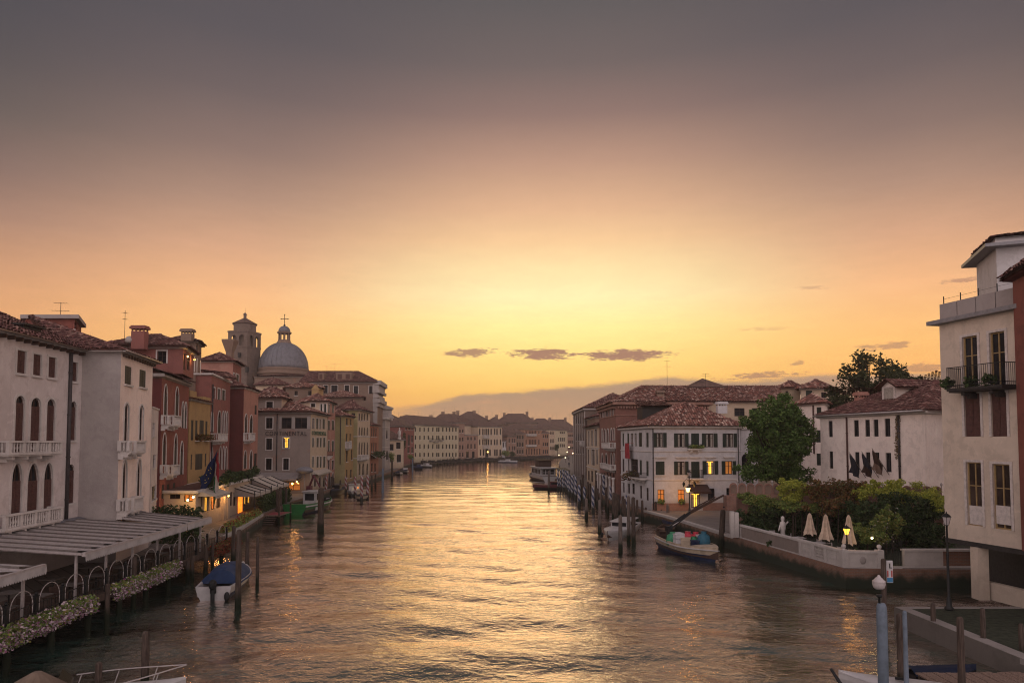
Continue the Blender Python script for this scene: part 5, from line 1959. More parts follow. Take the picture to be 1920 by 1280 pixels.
# roofs rising behind the far row
for (x0, x1, yt, yw, Y, lab) in [(735, 764, 782, 797, 300, 'hipped roof behind the crimson house'), (762, 820, 781, 793, 330, 'long low roof with chimneys behind the cream building'),
                                 (815, 862, 775, 792, 345, 'roof with a small cap behind the end of the cream building'), (848, 912, 771, 787, 360, 'broad dark roof with skylights above the terrace house'),
                                 (905, 948, 781, 795, 380, 'low roof behind the ornate palazzo'), (928, 1006, 775, 792, 400, 'large dark hipped roof rising above the rose house'),
                                 (985, 1045, 784, 800, 430, 'roof with a tall chimney behind the orange palazzo'), (1012, 1080, 786, 803, 455, 'last hipped roof of the far row')]:
    b_, f_ = bld('roof_house', lab, [(xat(x0, Y), Y), (xat(x1, Y), Y), (xat(x1, Y) + 1, Y + 16), (xat(x0, Y) - 1, Y + 16)], 1.1, zat(yw, Y), 'plaster_brown',
                 {0: [(x0 + (x1 - x0) * k - 1.5, yw + 4, x0 + (x1 - x0) * k + 1.5, yw + 9, 'rdu') for k in (.2, .5, .8)]}, ('hip', zat(yt, Y + 8) - zat(yw, Y), .7), det=1, tiles=None, corn_h=.4)
    for k in (.25, .7):
        cxp = x0 + (x1 - x0) * (k + random.uniform(-.1, .1))
        chimney(b_, at(cxp, yt, Y + 6), zat(yw, Y + 6), zat(yt - random.uniform(1, 4), Y + 6), 1.6, 1.2, 'plaster_brown')
    for k in (.4, .85):
        cxp = x0 + (x1 - x0) * (k + random.uniform(-.08, .08))
        antenna(b_, at(cxp, yt, Y + 6), zat(yw, Y + 6), zat(yt - random.uniform(8, 16), Y + 6), ((.97, 2.4), (.8, 1.6)), .3)
# small garden trees on the far bank
def small_tree(name, label, px, py0, py1, Y, wpx, mat, n=700, trunk=True, z0=1.1, size=None, cat='tree', group=None):
    c = at(px, (py0 + py1) / 2, Y)
    hz = (py1 - py0) * Y / FPX / 2
    hw = wpx * Y / FPX / 2
    t = thing(name, label, cat, (c.x, Y, z0), group)
    mb = MB()
    mb.cyl((c.x, Y, z0), (c.x + .1, Y, c.z), max(.08, hw * .07), max(.05, hw * .04), 7)
    mb.build('trunk', 'bark', t)
    bl = []
    for k in range(7):
        a_ = random.random() * 6.28
        rr = random.random() * .55
        bl.append((c.x + math.cos(a_) * hw * rr, Y + math.sin(a_) * hw * rr, c.z + random.uniform(-.5, .5) * hz, hw * .55, hw * .55, hz * .5, n // 7))
    leaves('crown', bl, size or hw * .13, mat, t)
    return t


small_tree('cypress', 'dark slim tree beside the statue house', 757, 806, 850, 222, 13, 'leaf_deep', 900)
small_tree('bush', 'green bush at the water left of the statue house', 735, 846, 868, 196, 14, 'leaf_mid', 500, cat='bush')
small_tree('bush', 'bright green bush in front of the crimson house', 770, 850, 862, 236, 16, 'leaf_mid', 500, cat='bush')
small_tree('garden_tree', 'leafy tree in the small far garden beside the ornate palazzo', 948, 842, 857, 333, 16, 'leaf_mid', 700)
small_tree('garden_tree', 'right-hand leafy tree in the small far garden below the rose house', 962, 843, 857, 339, 14, 'leaf_deep', 600)
small_tree('garden_tree', 'dark tree in front of the greyish far house', 1045, 832, 850, 388, 14, 'leaf_deep', 500)
small_tree('garden_tree', 'dark roadside tree at the foot of the far brown palazzo', 1082, 822, 846, 215, 14, 'leaf_deep', 600)
# dark landing stages along the far bank
for (x0, Y0, x1, Y1, lab) in [(783, 258, 859, 296, 'dark landing stage below the cream building'), (862, 299, 940, 328, 'dark landing stage below the ornate palazzo'), (944, 330, 1030, 372, 'dark landing stage along the far garden and orange palazzo')]:
    a_, b_ = Vector((xat(x0, Y0), Y0)), Vector((xat(x1, Y1), Y1))
    d = (b_ - a_).normalized()
    n = Vector((d.y, -d.x))
    t = thing('landing_stage', lab, 'jetty', ((a_.x + b_.x) / 2, (a_.y + b_.y) / 2, 0))
    mb = MB()
    q = [a_ + n * 2.2, b_ + n * 2.2, b_, a_]
    mb.prism([(p.x, p.y) for p in q], .55, .85)
    mb.build('platform', 'wood_deck', t)
    L = (b_ - a_).length
    k = int(L / 3.2)
    for i in range(k + 1):
        p = a_ + d * (L * i / k) + n * 2.3
        mb = MB()
        hh = random.uniform(1.6, 3.0)
        mb.cyl((p.x, p.y, -1.2), (p.x + random.uniform(-.1, .1), p.y, hh), .17, .14, 6)
        mb.build('pile', 'wood_pole', t)
    mb = MB()
    for i in range(int(L / 1.6)):
        p = a_ + d * (L * (i + .5) / int(L / 1.6)) + n * 1.6
        hh = random.uniform(1.2, 2.4)
        mb.box(p.x - .6, p.y - .2, .85, p.x + .6, p.y + .2, .85 + hh * .5)
    tag(mb.build('boat_covers', 'shutter_dark', t), kind='stuff')
a_ = at(914.5, 847, 318)
bulb_lamp('street_lamp', 'single warm lamp glowing at the water gate of the ornate palazzo', a_, 'lamp_glow', .33, 60, arm=(a_.x, a_.y + .1, 1.1))


# ================================================================== RIGHT BANK
# ---- far brown palazzo
b0, b1 = (15.5, 171.0), (15.5, 146.0)
b0 = (xat(1076, 171), 171.0)
b1 = (xat(1097.5, 146), 146.0)
zb_ = zat(774, 171)
pbp, fbp = bld('tall_palazzo', 'tall brown palazzo with pilasters where the right bank recedes', [b0, b1, (b1[0] + 14, b1[1]), (b0[0] + 14, b0[1])], 1.1, zb_, 'brick_tower',
               {0: [(x, y0, x + 2.2, y1, 'adu') for x in (1079, 1083, 1087, 1091.5) for (y0, y1) in ((780, 795), (812, 826), (838, 850))]}, ('hip', 3.6, .6), det=1, tiles='tile_dark', tw=.5, tl=.7, corn_h=.6, corn_o=.5, cornice='stone_grey')
f = fbp[0]
F4 = Matrix(((f.u.x, f.n.x, 0, f.p0.x), (f.u.y, f.n.y, 0, f.p0.y), (0, 0, 1, 0), (0, 0, 0, 1)))
for k in range(6):
    u = .3 + k * (f.L - .9) / 5
    MB().box(u, .004, 1.2, u + .6, .18, zb_ - .6, 0, F4).build('pilaster', 'stone_grey', pbp)
balcony_px(pbp, f, 1086, 1094, 826, 834, dep=1.0, brackets=3, npanel=3)
pn2, fn2 = bld('link_house', 'shadowed narrow house linking the tall palazzo and the tan one', [(b1[0] + .3, 145.5), (b1[0] + .4, 131), (b1[0] + 12, 131), (b1[0] + 12, 145.5)], 1.1, zat(783, 138), 'plaster_brown',
               {0: [(1098.5, 803, 1100.5, 820, 'rdu')]}, ('hip', 2.4, .5), det=1, tiles='tile_dark', tw=.5, tl=.7, corn_h=.3)
# ---- tan palazzo with arcade
t0, t1 = (xat(1100, 129), 129.0), (xat(1123, 110), 110.0)
zt2 = zat(799, 118)
winT = [(1102.5, 808, 1105.5, 836, 'rcu'), (1108.5, 806, 1111.5, 836, 'rdu'), (1115, 804, 1119.5, 836, 'rcu'), (1109, 842, 1115.5, 872, 'rcu'), (1118, 842, 1121, 870, 'rdu'), (1102, 842, 1105, 870, 'rdu'),
        (1102, 882, 1105.5, 900, 'rd'), (1108, 882, 1112, 903, 'rd'), (1115, 882, 1119.5, 906, 'rd')]
ptn, ftn = bld('tan_palazzo', 'narrow tan palazzo with tall windows, a porch and flags on the right bank', [t0, t1, (t1[0] + 10, t1[1]), (t0[0] + 10, t0[1])], 1.1, zt2, 'plaster_cream', {0: winT},
               ('hip', 1.8, .8), det=2, tiles='tile_dark', tw=.42, tl=.6, corn_h=.4, corn_o=.4, bands=(zat(839, 118), zat(878, 118)))
# ---- red brick palazzo
r0, r1 = (xat(1124, 109.5), 109.5), (xat(1155, 93.6), 93.6)
zrp = zat(753.5, 93.6)
winRP = [(1127, 768, 1129.5, 783, 'adu'), (1131.5, 767, 1134, 782, 'adu'), (1136.5, 764, 1140, 781, 'adu'), (1142.5, 763, 1145, 780, 'adu'), (1148, 762, 1150.5, 779, 'adu'),
         (1128, 804, 1130.5, 828, 'acu'), (1132.5, 804, 1136, 829, 'acu'), (1138, 804, 1142, 830, 'acu'), (1145, 803, 1148, 826, 'adu'), (1150, 803, 1153, 826, 'acu'),
         (1128, 850, 1131, 870, 'adu'), (1135, 850, 1139, 872, 'adu'), (1145, 849, 1148, 873, 'adu'), (1150, 849, 1153, 874, 'adu')] + \
        [(x, 886, x + 3.2, 912 + (x - 1126) * .25, 'rd') for x in (1127, 1132, 1137.5, 1143, 1149)]
prp, frp = bld('brick_palazzo', 'red brick palazzo with a dentil eave, white columns below and a broad tile roof', [r0, r1, (r1[0] + 13, r1[1] + 1.0), (r0[0] + 13, r0[1])], 1.1, zrp, 'brick_red', {0: winRP},
               None, det=2, corn_h=.55, corn_o=.5, bands=(zat(781, 98),), cornice='brick_garden')
f = frp[0]
balcony_px(prp, f, 1127, 1145, 829, 840, dep=1.0, brackets=4, npanel=4)
balcony_px(prp, f, 1124.6, 1153, 870, 880, dep=.9, brackets=5, npanel=7)
F4 = Matrix(((f.u.x, f.n.x, 0, f.p0.x), (f.u.y, f.n.y, 0, f.p0.y), (0, 0, 1, 0), (0, 0, 0, 1)))
for k in range(6):
    u = .35 + k * (f.L - .7) / 5
    mb = MB()
    q = f.pt(u, 1.15, .35)
    mb.lathe([(.28, 0), (.28, .2), (.2, .3), (.17, 2.6), (.26, 2.8), (.26, 3.0)], q, 8)
    mb.build('column', 'stone', prp, True)
f2 = frp[1]
mb = MB()
F5 = Matrix(((f2.u.x, f2.n.x, 0, f2.p0.x), (f2.u.y, f2.n.y, 0, f2.p0.y), (0, 0, 1, 0), (0, 0, 0, 1)))
for k in range(34):
    u = .2 + k * .38
    mb.box(u, .004, zrp - .85, u + .2, .42, zrp - .58, 0, F5)
for k in range(40):
    u = .2 + k * .4
    if u < f.L - .3:
        mb.box(u, .004, zrp - .85, u + .2, .42, zrp - .58, 0, F4)
tag(mb.build('dentils', 'brick_garden', prp), kind='stuff')
rz1 = zat(724, 104)
zE = zrp + .02
rA, rB = (r1[0] - .6, r1[1] - .6), (r0[0] - .6, r0[1] + .6)
roof_planes(prp, [[(rB[0], rB[1], zE), (rA[0], rA[1], zE), (xat(1205, 103), 103, rz1)],
                  [(rA[0], rA[1], zE), (xat(1245, 95), 94.5, zE), (xat(1245, 103), 103, rz1), (xat(1205, 103), 103, rz1)],
                  [(xat(1245, 103), 103, rz1), (xat(1245, 103) + 1, 113, zE), (rB[0], rB[1], zE), (xat(1205, 103), 103, rz1)]], 'tile', .36, .52)
chimney(prp, at(1238, 735, 97), zat(760, 97), zat(732, 97), 1.0, .8, 'plaster_brown')
antenna(prp, at(1251, 720, 100), zat(735, 100), zat(675, 100), ((.97, .8), (.8, 1.2)), .1)
# long building behind, same roofline
z4 = zat(753, 97)
lb, lf = bld('long_house', 'long buff building with a weathered tile roof behind the white hotel', [(xat(1246, 97), 97), (xat(1462, 97), 97), (xat(1452, 112), 112), (xat(1250, 112), 112)], 1.1, z4, 'plaster_cream',
             {0: [(1377, 765, 1396, 780, 'rd'), (1410, 765, 1425, 780, 'rd'), (1430, 790, 1440, 812, 'rd')]}, ('gable', zat(723, 104) - z4, .5), tiles='tile', tw=.36, tl=.52, corn_h=.2)
antenna(lb, at(1323, 715, 102), zat(728, 102), zat(700, 102), ((.97, 1.0), (.85, 1.4)), .1)
mb = MB()
a_ = at(1317, 721, 106)
v = [(a_.x - 3, 103, a_.z - .6), (a_.x + 3.2, 103, a_.z - .6), (a_.x + 3.2, 109, a_.z - .6), (a_.x - 3, 109, a_.z - .6), (a_.x, 106, a_.z + 1.0)]
mb.add(v, [(0, 1, 4), (1, 2, 4), (2, 3, 4), (3, 0, 4), (0, 3, 2, 1)])
mb.build('roof_cap', 'tile_far', lb)

# ---- white hotel on the quay
w0, w1, w2 = (xat(1164, 92), 92.0), (xat(1222, 78.6), 78.6), (xat(1388, 79.4), 79.4)
zwh = zat(797, 78.6)
cols_f = [(1229, 1245, 1), (1268, 1287, 1), (1297, 1310, 0), (1321, 1341, 1), (1359, 1377, 1)]
winF = [(1231, 811.5, 1243, 838, 'rco'), (1270.5, 812, 1284, 838, 'rco'), (1296, 812, 1311, 838, 'rsi'), (1323.5, 812, 1337.5, 838, 'rco'), (1361.5, 812, 1375, 838, 'rco'),
        (1229.5, 865, 1246, 890, 'rsi'), (1270.5, 865, 1284, 890, 'rco'), (1296, 865, 1312, 896, 'rsi'), (1324.5, 864, 1339, 889, 'rlo'), (1360, 864, 1373, 889, 'rmo'),
        (1233, 917, 1246, 941, 'rm'), (1271, 917, 1284, 941, 'rm'), (1327, 915, 1340, 939, 'rd'), (1296, 925, 1313, 951, 'rl'), (1362, 914, 1374, 938, 'rd')]
winS_ = [(1167, 812, 1170, 836, 'rs'), (1176, 812, 1179.5, 836, 'rs'), (1182.5, 812, 1187, 836, 'rc'), (1189.5, 812, 1193.5, 836, 'rc'), (1197.5, 811, 1203.5, 837, 'rs'), (1211.5, 811, 1216, 838, 'rs'),
         (1167, 860, 1170.5, 884, 'rd'), (1177, 860, 1180, 884, 'rd'), (1182.5, 860, 1196, 893, 'rd'), (1199, 862, 1203.5, 890, 'rs'), (1211.5, 864, 1216, 892, 'rs'),
         (1167.5, 904, 1171, 923, 'rd'), (1177, 906, 1181, 925, 'rd'), (1185, 906, 1190, 926, 'rd'), (1199.5, 910, 1203.5, 934, 'rd'), (1211.5, 914, 1216, 938, 'rd')]
pwh, fwh = bld('white_hotel', 'three-storey white hotel with green shutters and a lit doorway on the quay', [w0, w1, w2, (w2[0] - .3, 93), (w0[0] + 10, 93.2)], 1.1, zwh, ['plaster_white2'] * 5, {0: winS_, 1: winF},
               ('planes', hip([Vector(w0), Vector(w1), Vector(w2), Vector((w2[0] - .3, 92.8))], zwh + .02, zat(757, 86) - zwh, .5, inset=.30)), shut='shutter_green', tiles='tile', tw=.30, tl=.46, corn_h=.45, corn_o=.35, bands=(zat(846.5, 78.6), zat(900, 78.6)))
ff, fs_ = fwh[1], fwh[0]
pipe_on(pwh, ff, 1224.5, 800, 955, .07)
pipe_on(pwh, ff, 1384, 800, 905, .06)
mb = MB()
F4 = Matrix(((ff.u.x, ff.n.x, 0, ff.p0.x), (ff.u.y, ff.n.y, 0, ff.p0.y), (0, 0, 1, 0), (0, 0, 0, 1)))
for (x0, x1) in ((1228, 1249), (1266, 1289), (1292, 1316), (1321, 1342), (1356, 1378)):
    a_, b_ = ff.uz(x0, 856)[0], ff.uz(x1, 856)[0]
    z_ = zat(858, 78.7)
    mb = MB()
    mb.box(a_, .004, z_, b_, .16, z_ + .14, 0, F4)
    mb.box(a_ + .1, .004, z_ - .14, b_ - .1, .08, z_, 0, F4)
    mb.build('window_hood', 'stone', pwh)
mb = MB()
mb.box(.0, .004, 1.12, ff.uz(1293, 950)[0], .07, 2.0, 0, F4)
mb.box(ff.uz(1318, 950)[0], .004, 1.12, ff.L, .07, 2.0, 0, F4)
mb.build('stone_plinth', 'brick_garden', pwh)
balcony_px(pwh, ff, 1291, 1317, 834, 843, dep=.5, style='iron', brackets=2)
balcony_px(pwh, ff, 1293, 1320, 881, 899, dep=.8, style='iron', brackets=2)
balcony_px(pwh, fs_, 1178, 1199, 884, 897, dep=.9, style='iron', brackets=3)
leaves_s('balcony_plants', [(*ff.pt(ff.uz(x, 838)[0], zat(837, 78.6), .4), .5, .3, .25, 120) for x in (1297, 1304, 1311)], .1, 'leaf_mid', pwh)
leaves_s('hotel_ivy', [(*fs_.pt(fs_.uz(x, y)[0], fs_.uz(x, y)[1], .25), 1.0, .5, .6, 160) for x, y in ((1182, 893), (1188, 889), (1197, 891))], .14, 'leaf_rust', pwh)
leaves_s('window_plants', [(*ff.pt(ff.uz(x, 938)[0], zat(940, 78.6), .25), .45, .25, .35, 160) for x in (1239, 1277)], .1, 'leaf_mid', pwh)
# dormer
mb = MB()
a_, b_ = at(1199, 785, 87.5), at(1246, 763, 87.5)
mb.box(a_.x, 85.5, zwh + .6, b_.x, 89, b_.z)
dmr = mb.build('dormer', 'shutter_dark', pwh)
a0_, b0_ = a_.x - .3, b_.x + .4
zz = b_.z
roof_planes(pwh, [[(a0_, 85.0, zz + .03), (b0_, 85.0, zz + .03), (b0_, 89.3, zz + .75), (a0_, 89.3, zz + .75)]], 'tile', .30, .46, name='dormer_roof')
chimney(pwh, at(1353, 765, 88), zat(775, 88), zat(753, 88), 1.2, .9, 'plaster_white2')
# terrace railing block right of the roof
tr0, tr1 = (xat(1388.5, 80.5), 80.5), (xat(1420, 80.5), 80.5)
bld('hotel_annex', 'recessed annex of the white hotel with a dark arched doorway behind the tree', [tr0, tr1, (tr1[0], 92), (tr0[0], 92)], 1.1, zat(802, 80.5), 'plaster_white2', {0: [(1391, 850, 1409, 893, 'ad')]}, None, corn_h=.2)

# awning over the hotel door
def awning(name, label, fac, u0, u1, z, drop, dep, mat, cat='awning', val=.25, parent=None):
    t = thing(name, label, cat, fac.pt((u0 + u1) / 2, z - drop, 0)) if parent is None else parent
    P_ = lambda u, o_, zz_: fac.pt(u, zz_, o_)
    mb = MB()
    n = max(3, int((u1 - u0) / .35))
    for i in range(n):
        a_, b_ = u0 + (u1 - u0) * i / n, u0 + (u1 - u0) * (i + 1) / n
        mb.quad(P_(a_, .02, z), P_(b_, .02, z), P_(b_, dep, z - drop), P_(a_, dep, z - drop))
        mb.quad(P_(a_, dep, z - drop), P_(b_, dep, z - drop), P_(b_, dep, z - drop - val), P_(a_, dep, z - drop - val * (1.0 if i % 2 else .7)))
    for uu in (u0, u1):
        mb.poly([P_(uu, .02, z), P_(uu, dep, z - drop), P_(uu, .02, z - drop)])
    mb.build('cloth', mat, t)
    mb = MB()
    for uu in (u0 + .05, u1 - .05):
        mb.cyl(P_(uu, .02, z - drop - .02), P_(uu, dep - .02, z - drop - .03), .025, .025, 5)
    mb.cyl(P_(u0, dep - .02, z - drop - .03), P_(u1, dep - .02, z - drop - .03), .025, .025, 5)
    mb.build('arm', 'iron', t)
    return t


awning('door_awning', 'dark sloping awning over the lit hotel door', ff, ff.uz(1293, 915)[0], ff.uz(1326, 915)[0], zat(908, 78.6), .75, 1.3, 'awning_dark')
# red cloth hanging from the hotel's side window
mb = MB()
u, z = fs_.uz(1184, 845)
n = 8
for i in range(n):
    for j in range(5):
        ua = u - .9 + 1.9 * i / n
        ub = u - .9 + 1.9 * (i + 1) / n
        za, zb2 = z + .95 - 1.9 * j / 5, z + .95 - 1.9 * (j + 1) / 5
        oo = lambda uu, zz_: .55 + .05 * math.sin(uu * 9 + zz_)
        mb.quad(fs_.pt(ua, za, oo(ua, za)), fs_.pt(ub, za, oo(ub, za)), fs_.pt(ub, zb2, oo(ub, zb2)), fs_.pt(ua, zb2, oo(ua, zb2)))
mb.cyl(fs_.pt(u - .9, z + .97, .0), fs_.pt(u - .9, z + .97, .6), .02, .02, 5)
mb.cyl(fs_.pt(u + 1.0, z + .97, .0), fs_.pt(u + 1.0, z + .97, .6), .02, .02, 5)
tag(mb.build('hanging_banner', 'cloth_red'), 'red cloth banner hanging on the canal side of the white hotel', 'banner')

# ---- houses behind the garden
bld('back_tower', 'pale tower-like house with low tile roof behind the tree', [(xat(1466, 104), 104), (xat(1502, 104), 104), (xat(1500, 110), 110), (xat(1468, 110), 110)], 1.1, zat(727, 104), 'plaster_cream',
    {0: [(1473, 733, 1478, 742, 'rd')]}, ('hip', 1.2, .6), tiles='tile', tw=.4, tl=.6, corn_h=.2, det=1)
bld('back_house', 'buff gabled house with green shutters between the two trees', [(xat(1503, 100), 100), (xat(1562, 100), 100), (xat(1562, 110), 110), (xat(1505, 110), 110)], 1.1, zat(728, 100), 'plaster_cream',
    {0: [(1511, 732, 1523, 744, 'rs'), (1540, 735, 1550, 746, 'rd')]}, ('hip', 1.5, .5), tiles='tile', tw=.36, tl=.52, corn_h=.25)
ph2, fh2 = bld('side_house', 'pale house with a brown drainpipe half hidden by the green tree', [(xat(1497, 84), 84), (xat(1548, 80), 80), (xat(1560, 92), 92), (xat(1503, 94), 94)], 1.1, zat(757, 82), 'plaster_house',
    {0: [(1531, 763, 1540, 779, 'rs'), (1531, 806, 1539, 829, 'rs'), (1531, 850, 1539, 872, 'rs')]}, ('hip', 1.3, .5), tiles='tile', tw=.36, tl=.5, corn_h=.25)
pipe_on(ph2, fh2[0], 1526.5, 758, 850, .09, 'shutter_brown')

# ---- white house behind the garden wall
h0, h1 = (30.3, 67.1), (33.5, 55.35)
h2 = (xat(1762, 56.3), 56.3)
zhh = 11.55
wg = 'rd'
winHh = [(1553.5, 789, 1561, 819, wg), (1601, 787, 1610, 818, wg), (1622, 786.5, 1631, 818, wg), (1638, 786, 1647, 818, wg), (1659, 784.5, 1669, 818, wg),
         (1555, 846, 1562, 878, wg), (1603, 847, 1611.5, 881, wg), (1623, 847.5, 1632, 882, wg), (1639, 848, 1648.7, 883, wg), (1661, 849, 1671, 884.5, wg)]
ridge_z = zat(716, 62)
pw2, fw2 = bld('white_house', 'white two-storey house with narrow deep windows and a dark tile roof behind the garden', [h0, h1, h2, (50, 62), (44, 72)], 1.1, zhh, 'plaster_house', {0: winHh},
    ('planes', [[(h0[0] - .5, h0[1] + .4, zhh + .02), (h1[0] - .45, h1[1] - .5, zhh + .02), (xat(1757, 60.5), 60.5, ridge_z), (xat(1690, 66), 66, ridge_z), ],
                [(h1[0] - .45, h1[1] - .5, zhh + .02), (50, 61, zhh + .02), (xat(1757, 60.5), 60.5, ridge_z)],
                [(44, 73, zhh + .02), (h0[0] - .5, h0[1] + .4, zhh + .02), (xat(1690, 66), 66, ridge_z), (xat(1757, 60.5), 60.5, ridge_z), (50, 62, zhh)]]),
    tiles='tile_dark', tw=.26, tl=.40, corn_h=.3, corn_o=.28, frame='shutter_dark')
f = fw2[0]
pipe_on(pw2, f, 1590, 780, 905, .08, 'shutter_brown')
pipe_on(pw2, f, 1687.5, 778, 905, .09, 'pipe')
leaves_s('climbing_vine', [(*f.pt(f.uz(1685, y)[0], f.uz(1685, y)[1], .08), .25, .25, .7, 120) for y in (790, 805, 820, 835, 850)], .07, 'leaf_rust', pw2)
mb = MB()
mb.cyl((h0[0] - .55, h0[1] + .3, zhh - .02), (h1[0] - .5, h1[1] - .4, zhh - .02), .08, .08, 8)
mb.cyl((h1[0] - .5, h1[1] - .4, zhh - .02), (h2[0], h2[1] - .5, zhh - .02), .08, .08, 8)
mb.build('gutter', 'metal_pale', pw2, True)
chimney(pw2, at(1614, 745, 66), zat(757, 66), zat(735, 66), .95, .7, 'plaster_pink')
# dormer set into the canal slope of the roof
fdm = Fac(f.p0 - f.n * 2.0, f.p1 - f.n * 2.0)
Fd = Matrix(((fdm.u.x, fdm.n.x, 0, fdm.p0.x), (fdm.u.y, fdm.n.y, 0, fdm.p0.y), (0, 0, 1, 0), (0, 0, 0, 1)))
du0, du1 = fdm.uz(1655, 740)[0], fdm.uz(1681, 740)[0]
dz0, dz1, dz2 = fdm.uz(1668, 754)[1], fdm.uz(1668, 724)[1], fdm.uz(1668, 711)[1]
dum = (du0 + du1) / 2
dB = 6.5
D = lambda u_, o_, z_: tuple(Fd @ Vector((u_, o_, z_)))
mb = MB()
mb.box(du0, -dB, dz0, du1, 0, dz1, 0, Fd)
mb.poly([D(du0, 0, dz1), D(du1, 0, dz1), D(dum, 0, dz2 - .08)])
dmw = mb.build('dormer', 'plaster_house', pw2)
mb = MB()
mb.box(du0 + .28, .01, dz0 + .12, du1 - .28, .05, dz1 - .12, 0, Fd)
mb.build('dormer_pane', 'curtain', dmw)
for (a_, b_, c_, d_) in ((du0 + .02, du0 + .26, dz0, dz1), (du1 - .26, du1 - .02, dz0, dz1), (du0 + .26, du1 - .26, dz1 - .14, dz1)):
    MB().box(a_, .012, c_, b_, .10, d_, 0, Fd).build('dormer_frame', 'frame_white', dmw)
roof_planes(pw2, [[D(du0 - .4, .45, dz1 - .12), D(dum, .45, dz2), D(dum, -dB, dz2), D(du0 - .4, -dB, dz1 - .12)], [D(dum, .45, dz2), D(du1 + .4, .45, dz1 - .12), D(du1 + .4, -dB, dz1 - .12), D(dum, -dB, dz2)]], 'tile_dark', .26, .4, name='dormer_roof')

# ---- beige building at the right edge, raised on pillars
g0, g1 = (23.7, 37.6), (24.75, 33.2)
zlo, zhi = 3.8, zat(609, 37.6)
winG = [(1806, 630, 1834, 728, 'rdu'), (1856.5, 621, 1886, 726, 'rdu'), (1809, 738, 1839, 818, 'rsu'), (1859, 735, 1889, 818, 'rsu'), (1813.5, 867, 1842, 985, 'rwu'), (1863, 869, 1896, 992, 'rwu')]
pg, fg = bld('beige_building', 'beige modern building on pillars with an iron balcony at the right edge', [g0, g1, (46, 36), (46, 41)], zlo, zhi, 'plaster_beige', {0: winG}, None, shut='shutter_brown', frame='frame_tan', sill='frame_white', cornice=None)
f = fg[0]
F4 = Matrix(((f.u.x, f.n.x, 0, f.p0.x), (f.u.y, f.n.y, 0, f.p0.y), (0, 0, 1, 0), (0, 0, 0, 1)))
mb = MB()
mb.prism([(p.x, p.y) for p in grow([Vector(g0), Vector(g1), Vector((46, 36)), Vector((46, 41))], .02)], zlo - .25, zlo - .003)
mb.build('underside_slab', 'shutter_dark', pg)  # shadow under the overhang is put into the slab's dark colour
mb = MB()
o_ = grow([Vector(g0), Vector(g1), Vector((46, 36)), Vector((46, 41))], .42)
mb.prism([(p.x, p.y) for p in o_], zhi, zhi + .22)
mb.build('eave_slab', 'metal_grey', pg)
zp = zhi + 1.12
for k in range(4):
    a_, b_ = f.L * k / 4 + .03, f.L * (k + 1) / 4 - .03
    mb = MB()
    mb.box(a_, -.15, zhi + .22, b_, -.02, zp, 0, F4)
    mb.build('parapet_panel', 'concrete', pg)
for k in range(5):
    u = .12 + k * (f.L - .24) / 4
    q = f.pt(u, zp - .3, -.22)
    MB().cyl(q, q + Vector((0, 0, .75)), .028, .028, 6).build('railing_post', 'iron', pg)
mb = MB()
q0, q1 = f.pt(.12, zp + .3, -.22), f.pt(f.L - .1, zp + .3, -.22)
mb.cyl(q0, q1, .008, .008, 4)
mb.build('railing_wire', 'iron', pg)
balcony_px(pg, f, 1774, 1899, 682, 729, dep=1.0, style='iron', brackets=2, mat='shutter_dark')
bz = f.uz(1840, 729)[1]
leaves_s('balcony_plants', [(*f.pt(f.uz(x, 715)[0], bz + .35, .85), .35, .3, .3, 130) for x in (1800, 1846, 1880)], .1, 'leaf_deep', pg)
for (x0, x1) in ((1815, 1841), (1865, 1894)):   # white panels below the tall windows
    a_, b_ = f.uz(x0, 960)[0], f.uz(x1, 960)[0]
    z0_, z1_ = f.uz((x0 + x1) / 2, 984)[1], f.uz((x0 + x1) / 2, 948)[1]
    mb = MB()
    mb.box(a_ + .03, -.12, z0_ + .03, b_ - .03, -.06, z1_, 0, F4)
    mb.build('white_panel', 'frame_white', pg)
mb = MB()
pb_ = f.pt(f.uz(1829, 1070)[0], 0, -.25)
mb.box(pb_.x - .25, pb_.y - .3, .85, pb_.x + .3, pb_.y + .3, zlo - .25)
mb.build('pillar', 'plaster_beige', pg)
mb = MB()
mb.add([(pb_.x + .32, pb_.y + .2, .86), (26.3, 27.5, .86), (26.3, 27.5, 1.75), (pb_.x + .32, pb_.y + .2, 1.75), (pb_.x + .62, pb_.y + .3, .86), (26.6, 27.5, .86), (26.6, 27.5, 1.75), (pb_.x + .62, pb_.y + .3, 1.75)],
       [(0, 1, 2, 3), (7, 6, 5, 4), (3, 2, 6, 7), (0, 3, 7, 4)])
mb.build('low_wall', 'plaster_beige', pg)
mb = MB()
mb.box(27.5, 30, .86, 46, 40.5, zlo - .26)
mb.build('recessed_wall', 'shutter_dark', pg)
# penthouse
pk0 = at(1870, 540, 42)
bld('penthouse', 'grey rooftop storey with a projecting flat eave at the top right', [(pk0.x, 42), (40, 38), (44, 44), (pk0.x + 1.5, 46)], zhi, zat(466, 42), 'plaster_white2', None, None, cornice=None)
pent = bpy.data.objects['penthouse']
mb = MB()
fp_ = grow([Vector((pk0.x, 42)), Vector((40, 38)), Vector((44, 44)), Vector((pk0.x + 1.5, 46))], .75)
mb.prism([(p.x, p.y) for p in fp_], zat(466, 42), zat(460, 42))
mb.build('eave_slab', 'metal_grey', pent)
mb = MB()
fp_ = grow([Vector((pk0.x, 42)), Vector((40, 38)), Vector((44, 44)), Vector((pk0.x + 1.5, 46))], .05)
mb.prism([(p.x, p.y) for p in fp_], zat(460, 42) + .004, zat(446, 42))
mb.build('upper_wall', 'plaster_white2', pent)
pls = hip([Vector((pk0.x, 42)), Vector((40, 38)), Vector((44, 44)), Vector((pk0.x + 1.5, 46))], zat(446, 42) + .01, .8, .3)
roof_planes(pent, pls, 'tile_dark', .26, .4)
